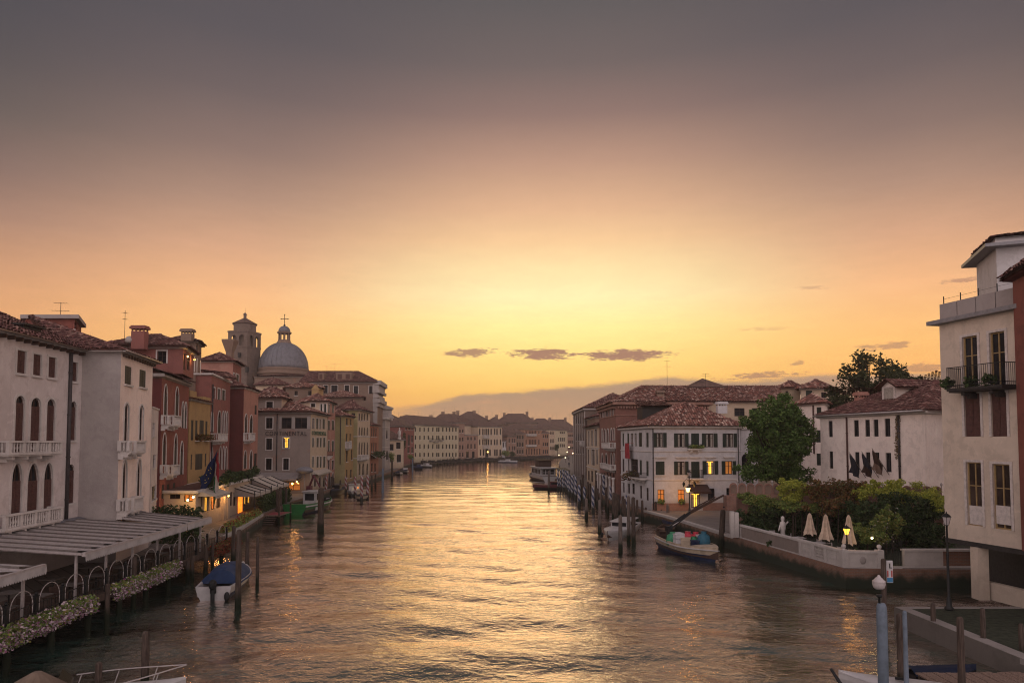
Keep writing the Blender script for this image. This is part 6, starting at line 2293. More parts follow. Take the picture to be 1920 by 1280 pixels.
# red house at the very edge
rz_ = zat(520, 33)
e0_, e1_ = (xat(1909, 33.1), 33.1), (xat(1990, 29.0), 29.0)
rr_, rf = bld('red_corner_house', 'sliver of a red house with a tiled eave at the right frame edge', [e0_, e1_, (46, 31), (46, 35.5)], 3.8, rz_, 'plaster_red', {0: [(x, y0, x + 22, y1, 'rsiu') for x in (1928, 1960) for (y0, y1) in ((620, 710), (750, 840), (880, 970))]}, ('hip', 2.0, .5), tiles='tile_dark', tw=.26, tl=.4, corn_h=.2, corn_o=.35, cornice='plaster_darkred')
MB().box(e1_[0] + .1, e1_[1] + .3, .85, e1_[0] + .7, e1_[1] + .9, 3.8).build('pillar', 'plaster_red', rr_)


# ================================================================== LEFT FOREGROUND: restaurant deck on piles
FX = lambda Y: -20.6 - .055 * (Y - 28.8)       # fence line
ZD = 1.30
dk = thing('restaurant_deck', 'dark timber restaurant deck on piles along the left bank', 'deck', (-23, 38, 0))
mb = MB()
mb.add([(FX(18) + .15, 18, ZD), (FX(54.6) + .15, 54.6, ZD), (-25.1, 54.6, ZD), (-24.4, 18, ZD)], [(0, 1, 2, 3)])
mb.add([(FX(18) + .15, 18, ZD - .02), (FX(54.6) + .15, 54.6, ZD - .02), (-25.1, 54.6, ZD - .02), (-24.4, 18, ZD - .02)], [(3, 2, 1, 0)])
mb.build('floor', 'wood_deck', dk)
mb = MB()
mb.add([(FX(18) + .18, 18, ZD - .32), (FX(54.6) + .18, 54.6, ZD - .32), (FX(54.6) + .18, 54.6, ZD + .02), (FX(18) + .18, 18, ZD + .02),
        (FX(18) + .0, 18, ZD - .32), (FX(54.6) + .0, 54.6, ZD - .32), (FX(54.6), 54.6, ZD - .01), (FX(18), 18, ZD - .01)], [(0, 1, 2, 3), (0, 4, 5, 1), (4, 7, 6, 5)])
mb.build('edge_beam', 'wood_deck', dk)
for i in range(13):
    Y = 19 + i * 2.9
    mb = MB()
    mb.cyl((FX(Y) + .32, Y, -1.5), (FX(Y) + .32 + random.uniform(-.05, .05), Y, ZD - .04), .16, .14, 8)
    mb.build('pile', 'wood_pole', dk, True)
fn_ = thing('hoop_fence', 'dark fence with pale thin metal hoops along the deck edge', 'fence', (-21, 38, ZD))
ypos = [20.5 + 1.9 * i for i in range(18)]
for i, Y in enumerate(ypos):
    mb = MB()
    x = FX(Y)
    mb.box(x - .07, Y - .07, ZD, x + .07, Y + .07, ZD + 1.02)
    mb.box(x - .095, Y - .095, ZD + 1.02, x + .095, Y + .095, ZD + 1.07)
    mb.lathe([(.05, 1.07), (.075, 1.12), (.06, 1.18), (.01, 1.22)], (x, Y, ZD), 8)
    mb.build('post', 'iron', fn_)
    if i < len(ypos) - 1:
        Y2 = ypos[i + 1]
        a_, b_ = Y + .22, Y2 - .22
        pth = [(FX(a_), a_, ZD + .35)] + [(FX((a_ + b_) / 2 - (b_ - a_) / 2 * math.cos(t)), (a_ + b_) / 2 - (b_ - a_) / 2 * math.cos(t), ZD + .75 + .68 * math.sin(t)) for t in [math.pi * k / 12 for k in range(13)]] + [(FX(b_), b_, ZD + .35)]
        mb = MB()
        mb.tube(pth, .019, 6)
        mb.build('hoop', 'metal_pale', fn_, True)
        mb = MB()
        for zz in (.35, .72):
            mb.cyl((x, Y + .07, ZD + zz), (FX(Y2), Y2 - .07, ZD + zz), .022, .022, 5)
        for k in range(6):
            yy = Y + .07 + (1.9 - .14) * (k + .5) / 6
            mb.cyl((FX(yy), yy, ZD + .05), (FX(yy), yy, ZD + .72), .011, .011, 4)
        mb.build('rail_panel', 'iron', fn_)


def flower_box(label, Ya, Yb, bl, lf='leaf_mid', n=1.0):
    t = thing('flower_box', label, 'flower box', (FX(Ya) + .5, (Ya + Yb) / 2, ZD - .3))
    mb = MB()
    xo = lambda y: FX(y) + .22
    v = [(xo(Ya), Ya), (xo(Ya) + .32, Ya), (xo(Yb) + .32, Yb), (xo(Yb), Yb)]
    mb.prism(v, ZD - .28, ZD + .02)
    mb.build('trough', 'wood_pole', t)
    m_ = max(2, int((Yb - Ya) / .55))
    bl1, bl2 = [], []
    for k in range(m_):
        y = Ya + (Yb - Ya) * (k + .5) / m_
        o_ = random.uniform(-.06, .06)
        bl1.append((xo(y) + .2 + o_, y, ZD + .10, .40, .42, .30, int(170 * n)))
        bl1.append((xo(y) + .36 + o_, y, ZD - .22, .24, .40, .32, int(80 * n)))
        bl2.append((xo(y) + .24 + o_, y, ZD + .10, .46, .44, .34, int(70 * n)))
        bl2.append((xo(y) + .42 + o_, y, ZD - .20, .26, .42, .36, int(110 * n)))
    leaves('foliage', bl1, .075, lf, t)
    leaves('blossoms', bl2, .06, bl, t)
    return t


flower_box('nearest long box of white and purple petunias hanging on the deck fence', 21.5, 33.6, 'blossom')
flower_box('second box of white and purple petunias farther along the deck fence', 35.6, 43.2, 'blossom')
flower_box('box of red flowers at the far end of the deck fence', 48.6, 54.2, 'blossom_red', 'leaf_rust')

# canopies
def canopy(label, Ya, Yb, n, xback, post_ys, zf=3.6, zb=4.05):
    t = thing('canopy', label, 'canopy', (FX(Ya) - 3, (Ya + Yb) / 2, ZD))
    xf = lambda y: FX(y) + .12
    for i in range(n):
        a_, b_ = Ya + (Yb - Ya) * i / n + .07, Ya + (Yb - Ya) * (i + 1) / n - .07
        mb = MB()
        rows = 5
        for k in range(rows):
            ya, yb = a_ + (b_ - a_) * k / rows, a_ + (b_ - a_) * (k + 1) / rows
            la, lb_ = .17 * (1 - k / rows), .17 * (1 - (k + 1) / rows)
            xa0, xa1, xb0, xb1 = xf(ya) - .25, xback(ya) + .55, xf(yb) - .25, xback(yb) + .55
            mb.quad((xa1, ya, zb - .08 + la), (xa0, ya, zf + la), (xb0, yb, zf + lb_), (xb1, yb, zb - .08 + lb_))
        mb.quad((xback(a_) + .55, a_ - .13, zb - .14), (xf(a_) - .25, a_ - .13, zf - .06), (xf(a_) - .25, a_, zf + .17), (xback(a_) + .55, a_, zb + .09), 1)  # near-edge strip painted dark for the shadow line between panels
        mb.build('fabric_panel', ['canopy', 'table_dark'], t)
        mb = MB()
        yy = Ya + (Yb - Ya) * i / n
        mb.add([(xback(yy) + .1, yy - .05, zb - .05), (xf(yy), yy - .05, zf - .05), (xf(yy), yy + .05, zf - .05), (xback(yy) + .1, yy + .05, zb - .05),
                (xback(yy) + .1, yy - .05, zb + .06), (xf(yy), yy - .05, zf + .06), (xf(yy), yy + .05, zf + .06), (xback(yy) + .1, yy + .05, zb + .06)],
               [(0, 1, 5, 4), (1, 2, 6, 5), (2, 3, 7, 6), (4, 5, 6, 7), (0, 3, 2, 1)])
        mb.build('rafter', 'metal_pale', t)
    mb = MB()
    k = n * 2
    for i in range(k):
        ya, yb = Ya + (Yb - Ya) * i / k, Ya + (Yb - Ya) * (i + 1) / k
        mb.quad((xback(ya) + .06, ya, zb + .10), (xback(ya) + .62, ya, zb + .0), (xback(yb) + .62, yb, zb + .0), (xback(yb) + .06, yb, zb + .10))
    mb.build('wall_flashing', 'lead', t)
    mb = MB()
    mb.add([(xf(Ya) - .02, Ya, zf - .12), (xf(Yb) - .02, Yb, zf - .12), (xf(Yb) + .16, Yb, zf - .12), (xf(Ya) + .16, Ya, zf - .12),
            (xf(Ya) - .02, Ya, zf + .08), (xf(Yb) - .02, Yb, zf + .08), (xf(Yb) + .16, Yb, zf + .08), (xf(Ya) + .16, Ya, zf + .08)],
           [(0, 1, 5, 4), (1, 2, 6, 5), (2, 3, 7, 6), (3, 0, 4, 7), (4, 5, 6, 7), (0, 3, 2, 1)])
    mb.build('gutter_beam', 'metal_pale', t)
    mb = MB()
    k = int((Yb - Ya) / .16)
    for i in range(k):
        ya, yb = Ya + (Yb - Ya) * i / k, Ya + (Yb - Ya) * (i + 1) / k
        ym = (ya + yb) / 2
        x = xf(ya) + .17
        mb.poly([(x, ya, zf - .02), (x, ya, zf - .26), (x, ya + (yb - ya) * .2, zf - .34), (x, ym, zf - .37), (x, yb - (yb - ya) * .2, zf - .34), (x, yb, zf - .26), (x, yb, zf - .02)])
    mb.build('scalloped_valance', 'canopy', t)
    for y in post_ys:
        mb = MB()
        x = xf(y) - .45
        mb.box(x - .05, y - .05, ZD, x + .05, y + .05, zf - .05)
        mb.build('post', 'metal_pale', t)
    return t


xbk = lambda y: (Ax(y) + .02) if y < 44.9 else (B1[0] + (C1[0] - B1[0]) * (y - 44.9) / 6.6 + .02)
canopy('long grey fabric restaurant canopy with scalloped edge beside the white palazzo', 33.2, 44.85, 10, xbk, [33.5, 36.2, 39, 42])
canopy('far section of the grey restaurant canopy below the projecting palazzo wing', 44.95, 49.0, 4, xbk, [45.2, 48.6])
canopy('separate nearer piece of scalloped canopy at the lower left corner', 19.0, 30.2, 9, xbk, [29.6, 26, 22])


# furniture on the deck
def table_proto(top):
    t = thing('cafe_table', 'x', 'table')
    mb = MB()
    mb.box(-.42, -.42, .70, .42, .42, .735)
    mb.build('tabletop', top, t)
    mb = MB()
    mb.cyl((0, 0, .03), (0, 0, .70), .035, .035, 8)
    mb.lathe([(.24, 0), (.22, .025), (.04, .05)], (0, 0, 0), 10)
    mb.build('pedestal', 'iron', t)
    return t


def chair_proto(mat='frame_brown'):
    t = thing('cafe_chair', 'x', 'chair')
    mb = MB()
    mb.box(-.22, -.22, .43, .22, .22, .47)
    mb.build('seat', mat, t)
    mb = MB()
    mb.box(-.20, .19, .62, .20, .225, .90)
    mb.cyl((-.2, .2, .47), (-.2, .22, .92), .018, .018, 5)
    mb.cyl((.2, .2, .47), (.2, .22, .92), .018, .018, 5)
    mb.build('backrest', mat, t)
    for sx in (-1, 1):
        for sy in (-1, 1):
            mb = MB()
            mb.cyl((sx * .19, sy * .19, 0), (sx * .18, sy * .18, .43), .016, .018, 5)
            mb.build('leg', mat, t)
    return t


tp, tpw, cp, cpw = table_proto('table_dark'), table_proto('linen'), chair_proto(), chair_proto('metal_pale')
used = {}


def place(proto, loc, rz, label, group):
    o = proto if proto.name not in used else copy_tree(proto)
    used[proto.name] = 1
    o.location = loc
    o.rotation_euler = (0, 0, rz)
    o['label'] = label
    o['group'] = group
    return o


for i in range(9):
    Y = 24.5 + i * 2.35
    x = FX(Y) - .85
    place(tp, (x, Y, ZD), random.uniform(-.1, .1), f'{ORD[i]} brown cafe table behind the hoop fence, counting from the near end', 'tables on the left deck')
    for s in (-1, 1):
        place(cp, (x + random.uniform(-.1, .1), Y + s * .72, ZD), 0 if s > 0 else math.pi, f'brown cafe chair on the {"far" if s > 0 else "near"} side of the {ORD[i]} deck table', 'chairs on the left deck')
for i in range(5):
    Y = 25.5 + i * 3.3
    place(tp, (FX(Y) - 2.6, Y, ZD), 0, f'{ORD[i]} brown cafe table of the inner row in the shade by the palazzo wall', 'inner tables on the left deck')

# ================================================================== LEFT MIDDLE: lit restaurants
P0_, P1_, P2_, P3_ = (-31.3, 60.5), (-27.9, 60.5), (-32.3, 88.0), (-35.6, 88.0)
winP = [(376.5, 922, 380.5, 950, 'rl'), (384, 917, 392.5, 958, 'rl'), (396, 922, 403, 955, 'rm'), (406, 923, 414, 952, 'rd'), (431, 922, 436, 948, 'rd'), (437.5, 922, 443, 948, 'rd'), (458, 919, 463.5, 945, 'rl'), (465, 919, 471, 943, 'rl')]
ppv, fpv = bld('restaurant_pavilion', 'low restaurant front with glowing yellow doors below the red houses', [P0_, P1_, P2_, P3_], 1.1, 4.75, 'plaster_cream', {1: winP, 0: [(318, 912, 338, 935, 'rd'), (345, 912, 362, 940, 'rm')]}, None, cornice='stone', corn_h=.35, corn_o=.3)
f = fpv[1]
F4 = Matrix(((f.u.x, f.n.x, 0, f.p0.x), (f.u.y, f.n.y, 0, f.p0.y), (0, 0, 1, 0), (0, 0, 0, 1)))
a_, b_ = f.uz(446, 940)[0], f.uz(453, 940)[0]
mb = MB()
mb.box(a_, .02, 1.15, b_, .10, 3.5, 0, F4)
mb.build('orange_door', 'lit_orange', ppv)
for px in (417, 424):
    a_ = f.uz(px, 930)[0]
    MB().box(a_ - .45, .004, 1.12, a_ + .45, .3, 4.4, 0, F4).build('pier', 'plaster_cream', ppv)
bl = []
for k in range(26):
    u = f.L * (.12 + .88 * k / 26)
    q = f.pt(u, 5.0 + random.uniform(0, .5), random.uniform(-.6, .3))
    bl.append((q.x, q.y, q.z, .6, .7, random.uniform(.35, .75), 130))
leaves_s('terrace_plants', bl, .13, 'leaf_deep', ppv)
awning('awning', 'cream awning over the glowing yellow restaurant door', f, f.uz(369, 912)[0] + .3, f.uz(401, 912)[0], 4.7, .55, 1.5, 'awning_cream')
for i, (px, py, o_) in enumerate([(352, 937, .5), (362.5, 931.5, .5)]):
    q = at(px, py, 59.6)
    bulb_lamp('globe_lamp', ['left', 'right'][i] + ' of two small yellow globe lamps beside the cream awning', q, 'lamp_white', .10, 40, (1, .55, .15), arm=(q.x, 60.4, q.z + .3))
for i, (px, py, w_) in enumerate([(400.5, 925, 'left'), (410, 924, 'middle'), (415, 929, 'right')]):
    u, z = f.uz(px, py)
    bulb_lamp('hanging_lamp', f'{w_} of the orange lamps hanging at the restaurant entrance', f.pt(u, z, .7), 'lamp_glow', .09, 55, arm=f.pt(u, z + .4, .1))


def hedge(label, pts, z0, z1, w, mat, name='hedge', n=120, size=.12, extra=None):
    a_ = Vector(pts[0])
    t = thing(name, label, 'hedge', (a_.x, a_.y, z0))
    bl = []
    for p, q in zip(pts[:-1], pts[1:]):
        p, q = Vector(p), Vector(q)
        k = max(1, int((q - p).length / .7))
        for i in range(k):
            c = p + (q - p) * ((i + .5) / k)
            for zz in np.arange(z0 + .3, z1, .55):
                bl.append((c.x, c.y, zz + random.uniform(-.1, .1), w, w, .45, n))
    leaves('foliage', bl, size, mat, t)
    mb = MB()
    for p, q in zip(pts[:-1], pts[1:]):
        p, q = Vector(p), Vector(q)
        k = max(1, int((q - p).length / 1.2))
        for i in range(k):
            c = p + (q - p) * ((i + .5) / k)
            mb.cyl((c.x, c.y, z0), (c.x + .08, c.y, z1 - .2), .035, .02, 5)
    mb.build('stems', 'bark', t)
    if extra:
        leaves('blossoms', [(x, y, z + .1, a * .9, b * .9, c * .9, int(m_ * .4)) for (x, y, z, a, b, c, m_) in bl], size * .8, extra, t)
    return t


hedge('dark green hedge closing the far end of the grey canopy', [(-28.2, 53.6), (-24.2, 53.4)], 1.15, 3.9, .55, 'leaf_deep')
hedge('low flowering planter along the stone quay edge before the restaurant', [(-24.8, 59.2), (-27.4, 74.2)], 1.15, 1.9, .5, 'leaf_mid', 'planter_hedge', 130, .10, 'blossom_red')
hedge('dark hedge screening the cream terrace canopies from the water', [(-28.0, 76.5), (-29.7, 91)], 1.15, 2.7, .55, 'leaf_deep')


def gazebo(label, Ya, Yb, xa, xb, wid, zl, zh, n):
    """Cream canopy strips sagging between dark rafters on posts."""
    t = thing('terrace_canopy', label, 'canopy', (xa - wid / 2, (Ya + Yb) / 2, 1.15))
    X = lambda y: xa + (xb - xa) * (y - Ya) / (Yb - Ya)
    for i in range(n):
        a_, b_ = Ya + (Yb - Ya) * i / n, Ya + (Yb - Ya) * (i + 1) / n
        mb = MB()
        for k in range(4):
            s0, s1 = k / 4, (k + 1) / 4
            sg = lambda s: zl + (zh - zl) * s - .10 * math.sin(math.pi * s)
            mb.quad((X(a_) - wid * s0, a_ + .06, sg(s0)), (X(b_) - wid * s0, b_ - .06, sg(s0)), (X(b_) - wid * s1, b_ - .06, sg(s1)), (X(a_) - wid * s1, a_ + .06, sg(s1)))
        mb.quad((X(a_), a_ + .06, zl - .3), (X(b_), b_ - .06, zl - .3), (X(b_), b_ - .06, zl), (X(a_), a_ + .06, zl))
        mb.build('fabric_panel', 'awning_cream', t)
    for i in range(n + 1):
        y = Ya + (Yb - Ya) * i / n
        mb = MB()
        mb.cyl((X(y) + .02, y, zl - .02), (X(y) - wid, y, zh), .05, .05, 5)
        mb.cyl((X(y) - .05, y, 1.15), (X(y) - .05, y, zl + .3), .05, .05, 5)
        mb.build('frame', 'iron', t)
    mb = MB()
    mb.quad((X(Ya), Ya, zl), (X(Ya) - wid, Ya, zh), (X(Ya) - wid, Ya, zl - .3), (X(Ya), Ya, zl - .3))
    mb.build('end_cloth', 'awning_grey', t)
    return t


gazebo('nearer cream terrace canopy with dark rafters over the glowing tables', 74.5, 81.5, -27.9, -28.7, 2.6, 3.35, 4.1, 3)
gazebo('farther cream terrace canopy beside the hotel jetty', 82.2, 91, -28.8, -29.6, 2.4, 3.5, 4.5, 3)
# hotel entrance awning, lamps and jetty
f = fh[0]
awning('hotel_awning', 'long grey awning across the side of the grey hotel', f, f.uz(481, 893)[0] + .3, f.uz(565, 893)[0], zat(885, 105), .9, 2.6, 'awning_grey')
for i, (px, py, r_, e_) in enumerate([(548, 906.5, .17, 38), (556.5, 902.5, .12, 16), (559, 905.5, .08, 6)]):
    q = at(px, py, 102.6)
    bulb_lamp('awning_lamp', ['largest and brightest', 'upper right', 'smallest right-hand'][i] + ' lamp glowing under the grey hotel awning', q, 'lamp_glow', r_, e_, arm=(q.x, 104.9, q.z + .6))
awning('canal_awning', 'white striped awning on the canal front of the grey hotel', fh[1], fh[1].uz(583.5, 884)[0] + .15, fh[1].uz(612, 884)[0] - .3, zat(881, 110), .5, 1.0, 'awning_cream')
mb = MB()
q = at(572, 880, 103.8)
mb.ball((q.x, 103.6, q.z - .1), 1.35, .8, .55, 14)
mb.cyl((q.x, 103.6, q.z - 4.4), (q.x, 103.6, q.z), .05, .05, 6)
tag(mb.build('parasol', 'metal_grey', None, True), 'dark grey parasol at the corner of the grey hotel', 'parasol')

jt = thing('hotel_jetty', 'wooden jetty with a red carpet and steps on the left bank', 'jetty', (-27.5, 78, 0))
for i in range(14):
    mb = MB()
    y = 76 + i * .3
    mb.box(-28.6, y, .82, -25.7, y + .27, .88)
    mb.build('plank', 'wood_plank', jt)
mb = MB()
mb.box(-28.4, 76.6, .885, -25.9, 79.6, .90)
mb.build('carpet', 'carpet_red', jt)
for i in range(4):
    mb = MB()
    mb.box(-28.4, 75.6 - i * .32, .62 - i * .2, -26.0, 75.95 - i * .32, .68 - i * .2)
    mb.build('step', 'wood_deck', jt)
for (x, y) in ((-28.5, 76.1), (-25.8, 76.1), (-28.5, 80), (-25.8, 80)):
    mb = MB()
    mb.cyl((x, y, -1.2), (x, y, 1.9), .11, .10, 7)
    mb.build('pile', 'wood_pole', jt)
mb = MB()
for zz in (1.35, 1.8):
    mb.cyl((-28.5, 76.1, zz), (-28.5, 80, zz), .03, .03, 5)
mb.build('handrail', 'wood_deck', jt)


# flags on a slanting pole
def flag_pole():
    a_ = at(398, 925, 64)
    b_ = at(408, 843, 62)
    t = thing('flag', 'blue starred flag and green-white-red flag on a slanting pole by the restaurant', 'flag', a_)
    mb = MB()
    mb.cyl(a_, b_, .045, .03, 6)
    mb.build('pole', 'wood_pale', t)

    def cloth(cols, s0, s1, wid, out, ph):
        mb = MB()
        n, m_ = 12, 14
        for i in range(n):
            for j in range(m_):
                pts = []
                for (ii, jj) in ((i, j), (i + 1, j), (i + 1, j + 1), (i, j + 1)):
                    s = s0 + (s1 - s0) * ii / n
                    base = a_ + (b_ - a_) * s
                    d_ = jj / m_
                    pts.append(base + Vector((out * d_ + .12 * math.sin(d_ * 9 + ii * .6 + ph) * d_, .10 * math.sin(d_ * 11 + ph + ii * .4), -wid * d_ * (1 - .25 * (ii / n)))))
                mb.quad(*pts, mi=min(len(cols) - 1, int(i / n * len(cols))))
        return mb.build('cloth', cols, t, True)
    c1 = cloth(['flag_blue'], .50, .98, 3.3, -1.5, 0.0)
    cloth(['flag_green', 'flag_white', 'flag_red'], .30, .97, 2.4, .15, 1.4)
    for k in range(9):
        th = 2 * math.pi * k / 9
        s = .72 + .12 * math.cos(th)
        d_ = .42 + .18 * math.sin(th)
        base = a_ + (b_ - a_) * s + Vector((-1.5 * d_, -.16, -3.3 * d_ * .85))
        mb = MB()
        mb.poly([(base.x + (.065 if q % 2 == 0 else .028) * math.sin(math.pi * q / 5), base.y - .02, base.z + (.065 if q % 2 == 0 else .028) * math.cos(math.pi * q / 5)) for q in range(10)])
        mb.build('star', 'gold', c1)
    return t


flag_pole()


# ================================================================== POLES
def pole_mesh(key, r, h, mat, top='round'):
    def mk():
        mb = MB()
        prof = [(r * 1.05, -1.5), (r * 1.05, 0)]
        for k in range(1, 6):
            prof.append((r * (1.03 - .03 * k) * (1 + .05 * math.sin(k * 2.1 + r * 40)), h * k / 6))
        prof += [(r * .86, h - r * .8), (r * .70, h - r * .25), (r * .25, h)] if top == 'round' else [(r * .86, h - .02), (r * .82, h)]
        mb.lathe(prof, (0, 0, 0), 10)
        return mb.mesh('mooring_pole', mat, True)
    return cached(('pole', key, r, h, mat, top), mk)


def pole(label, x, y, h, r=.13, mat='wood_pole', group=None, lean=(0, 0), name='mooring_pole', top='round', cap=None):
    me = pole_mesh(round(x * 10), round(r, 2), round(h, 1), mat, top)
    o = bpy.data.objects.new(name, me)
    o.location = (x, y, 0)
    o.rotation_euler = (lean[0], lean[1], random.random() * 6.28)
    COL.objects.link(o)
    return tag(o, label, 'pole', group)


def pole_px(label, px, ytop, ybase, wpx=None, mat='wood_pole', group=None, lean=(0, 0), **kw):
    p = gr(px, ybase, 0)
    h = at(px, ytop, p.y).z
    r = (wpx * p.y / FPX / 2) if wpx else .13
    return pole(label, p.x, p.y, h, r, mat, group, lean, **kw)


# striped poles, right bank (near to far)
sg = 'blue and white striped poles'
for n_, (px, y0, y1, w, lab) in enumerate(sorted([
        (1046.5, 880, 919, 4.0, None), (1051, 880, 919.5, 4.0, None), (1056, 879, 921, 4.2, None), (1060.5, 881, 921, 4.2, None),
        (1064.5, 882, 924, 4.2, None), (1068, 887, 929, 5.0, None), (1073, 890, 932, 5.4, None), (1079.5, 893, 936, 5.6, None), (1076, 889, 926, 4.6, None)], key=lambda q: q[0])):
    pole_px(f'{ORD[n_]} from the left of the blue and white striped poles clustered by the water bus', px, y0, y1, w, 'pole_blue', sg + ' in a cluster')
for (px, y0, y1, w, lab) in [(1086, 908, 950, 6.2, 'striped pole first to the right of the tight cluster, standing in the gold water'), (1096, 911, 945, 5.4, 'striped pole behind a bare pale post, second right of the cluster'),
                             (1112, 911, 961, 6.0, 'tall striped pole standing farthest out in the gold reflection'), (1132.5, 889, 941, 6.2, 'tall thick striped pole in front of the white columns'),
                             (1115, 885, 925, 4.2, 'thin striped pole before the tan palazzo porch'), (1145, 910, 951, 5.0, 'striped pole just left of the white hotel wall'), (1174.5, 927, 964, 5.2, 'striped pole among the wooden posts at the hotel corner')]:
    pole_px(lab, px, y0, y1, w, 'pole_blue', None)
for (px, y0, y1, w, m_, lab) in [
        (1029, 882, 921, 4.4, 'wood_pale', 'single grey pole with a round sign left of the striped cluster'),
        (1093, 889, 940, 4.0, 'wood_pole', 'dark pointed pole behind the first striped poles'),
        (1099.5, 934, 972, 7.0, 'wood_pale', 'pale worn post standing in gold water in front of a striped pole'),
        (1124.5, 937, 999, 7.5, 'wood_pale', 'tall pale mooring post left of the white motorboat'),
        (1163.5, 966, 1034, 8.0, 'wood_pale', 'nearest tall post in front of the white motorboat'),
        (1179, 930, 1018, 7.0, 'wood_pale', 'second tall post in front of the white motorboat'),
        (1188, 931, 1022, 8.0, 'wood_pole', 'third tall brown post right of the white motorboat bow'),
        (1229.5, 940, 976, 5.5, 'wood_pole', 'slim post at the quay edge before the hotel windows'),
        (1252.5, 945, 980, 7.0, 'wood_pale', 'thick pale post on the quay edge left of the hotel door'),
        (1204.5, 937, 977, 5.0, 'wood_pole', 'post standing alone off the hotel corner')]:
    pole_px(lab, px, y0, y1, w, m_)
for n_, (px, y0, y1, w) in enumerate(sorted([(1140, 935, 962, 5), (1150, 922, 975, 6), (1154.5, 924, 983, 7.5), (1160, 926, 970, 6), (1168, 930, 975, 6), (1172, 935, 985, 5), (1195, 936, 978, 5), (1120, 915, 950, 4.5), (1106, 905, 948, 4.5), (1102, 903, 940, 4.5),
                        (1127, 908, 950, 5), (1137, 912, 955, 5), (1221, 955, 974, 5), (1236, 953, 975, 4), (1240, 955, 976, 4), (1211, 950, 975, 4.5), (1089, 898, 935, 4), (1118, 900, 944, 4.5)], key=lambda q: q[0])):
    pole_px(f'{ORD[n_]} from the left of the plain wooden poles crowded along the right bank', px, y0, y1, w, random.choice(['wood_pole', 'wood_pole', 'wood_pale']), 'wooden poles along the right bank', (random.uniform(-.02, .02), random.uniform(-.025, .025)))
pole_px('thick dark pole leaning right beside the cargo boat', 1352, 955, 1024, 11, 'wood_pole', None, (0, .07))
# left bank poles
for (px, y0, y1, w, m_, lab, ln) in [
        (601, 914, 996, 12, 'wood_pole', 'very thick dark pole with a globe beside the green workboat', (0, 0)),
        (482, 1005, 1104, 6, 'wood_pole', 'thin upright pole right of the blue covered boat', (0, 0)),
        (446, 992, 1143, 11, 'wood_pole', 'thick dark pole in front of the blue covered boat', (0, .01)),
        (463, 997, 1080, 8, 'wood_pole', 'dark pole behind the bow of the blue covered boat', (0, 0)),
        (271, 1183, 1305, 15, 'wood_pole', 'heavy near pole at the bottom left, in front of the dark water', (0, .01)),
        (183, 1242, 1330, 13, 'wood_pole', 'shorter near pole by the tarpaulin at the bottom left', (0, 0)),
        (717.5, 878, 923, 4.5, 'pole_grey', 'grey pole with a pale lamp top standing off the left bank', (0, 0)),
        (773.5, 858, 886, 3, 'pole_grey', 'thin far pole with a white light at the bend', (0, 0)),
        (735, 862, 898, 4, 'wood_pole', 'dark pole at the water corner of the statue house', (0, 0))]:
    pole_px(lab, px, y0, y1, w, m_, None, ln)
for n_, (px, y0, y1, w) in enumerate(sorted([(519, 918, 972, 5), (525, 913, 966, 6), (531, 912, 960, 6), (536, 915, 964, 5), (522.5, 920, 975, 5)], key=lambda q: q[0])):
    pole_px(f'{ORD[n_]} from the left in the bundle of dark red poles by the carpet jetty', px, y0, y1, w, 'wood_pole', 'dark red poles by the jetty')
for n_, (px, y0, y1, w) in enumerate(sorted([(648, 892, 926, 4.6), (665.5, 893, 932, 5.2), (678, 892, 940, 5.4), (689, 890, 936, 5.4), (611, 890, 930, 4.5)], key=lambda q: q[0])):
    pole_px(f'{ORD[n_]} from the left of the red and white striped poles on the left bank', px, y0, y1, w, 'pole_red', 'red and white striped poles on the left bank')
for n_, (px, y0, y1, w) in enumerate(sorted([(617, 885, 928, 3.5), (621, 893, 928, 3.5), (638, 900, 924, 3.5), (697, 890, 918, 3.5), (704, 888, 912, 3.5), (625, 895, 925, 3.5)], key=lambda q: q[0])):
    pole_px(f'{ORD[n_]} from the left of the thin wooden poles before the left hotels', px, y0, y1, w, 'wood_pole', 'thin poles on the left bank')
for n_, (px, y0, y1, w) in enumerate(sorted([(385, 1020, 1075, 7), (398, 1015, 1070, 6), (250, 1042, 1135, 9), (200, 1095, 1175, 9), (360, 1040, 1090, 7), (437, 985, 1060, 8)], key=lambda q: q[0])):
    pole_px(f'{ORD[n_]} from the left of the dark posts against the restaurant deck edge', px, y0, y1, w, 'wood_pole', 'posts along the restaurant deck')

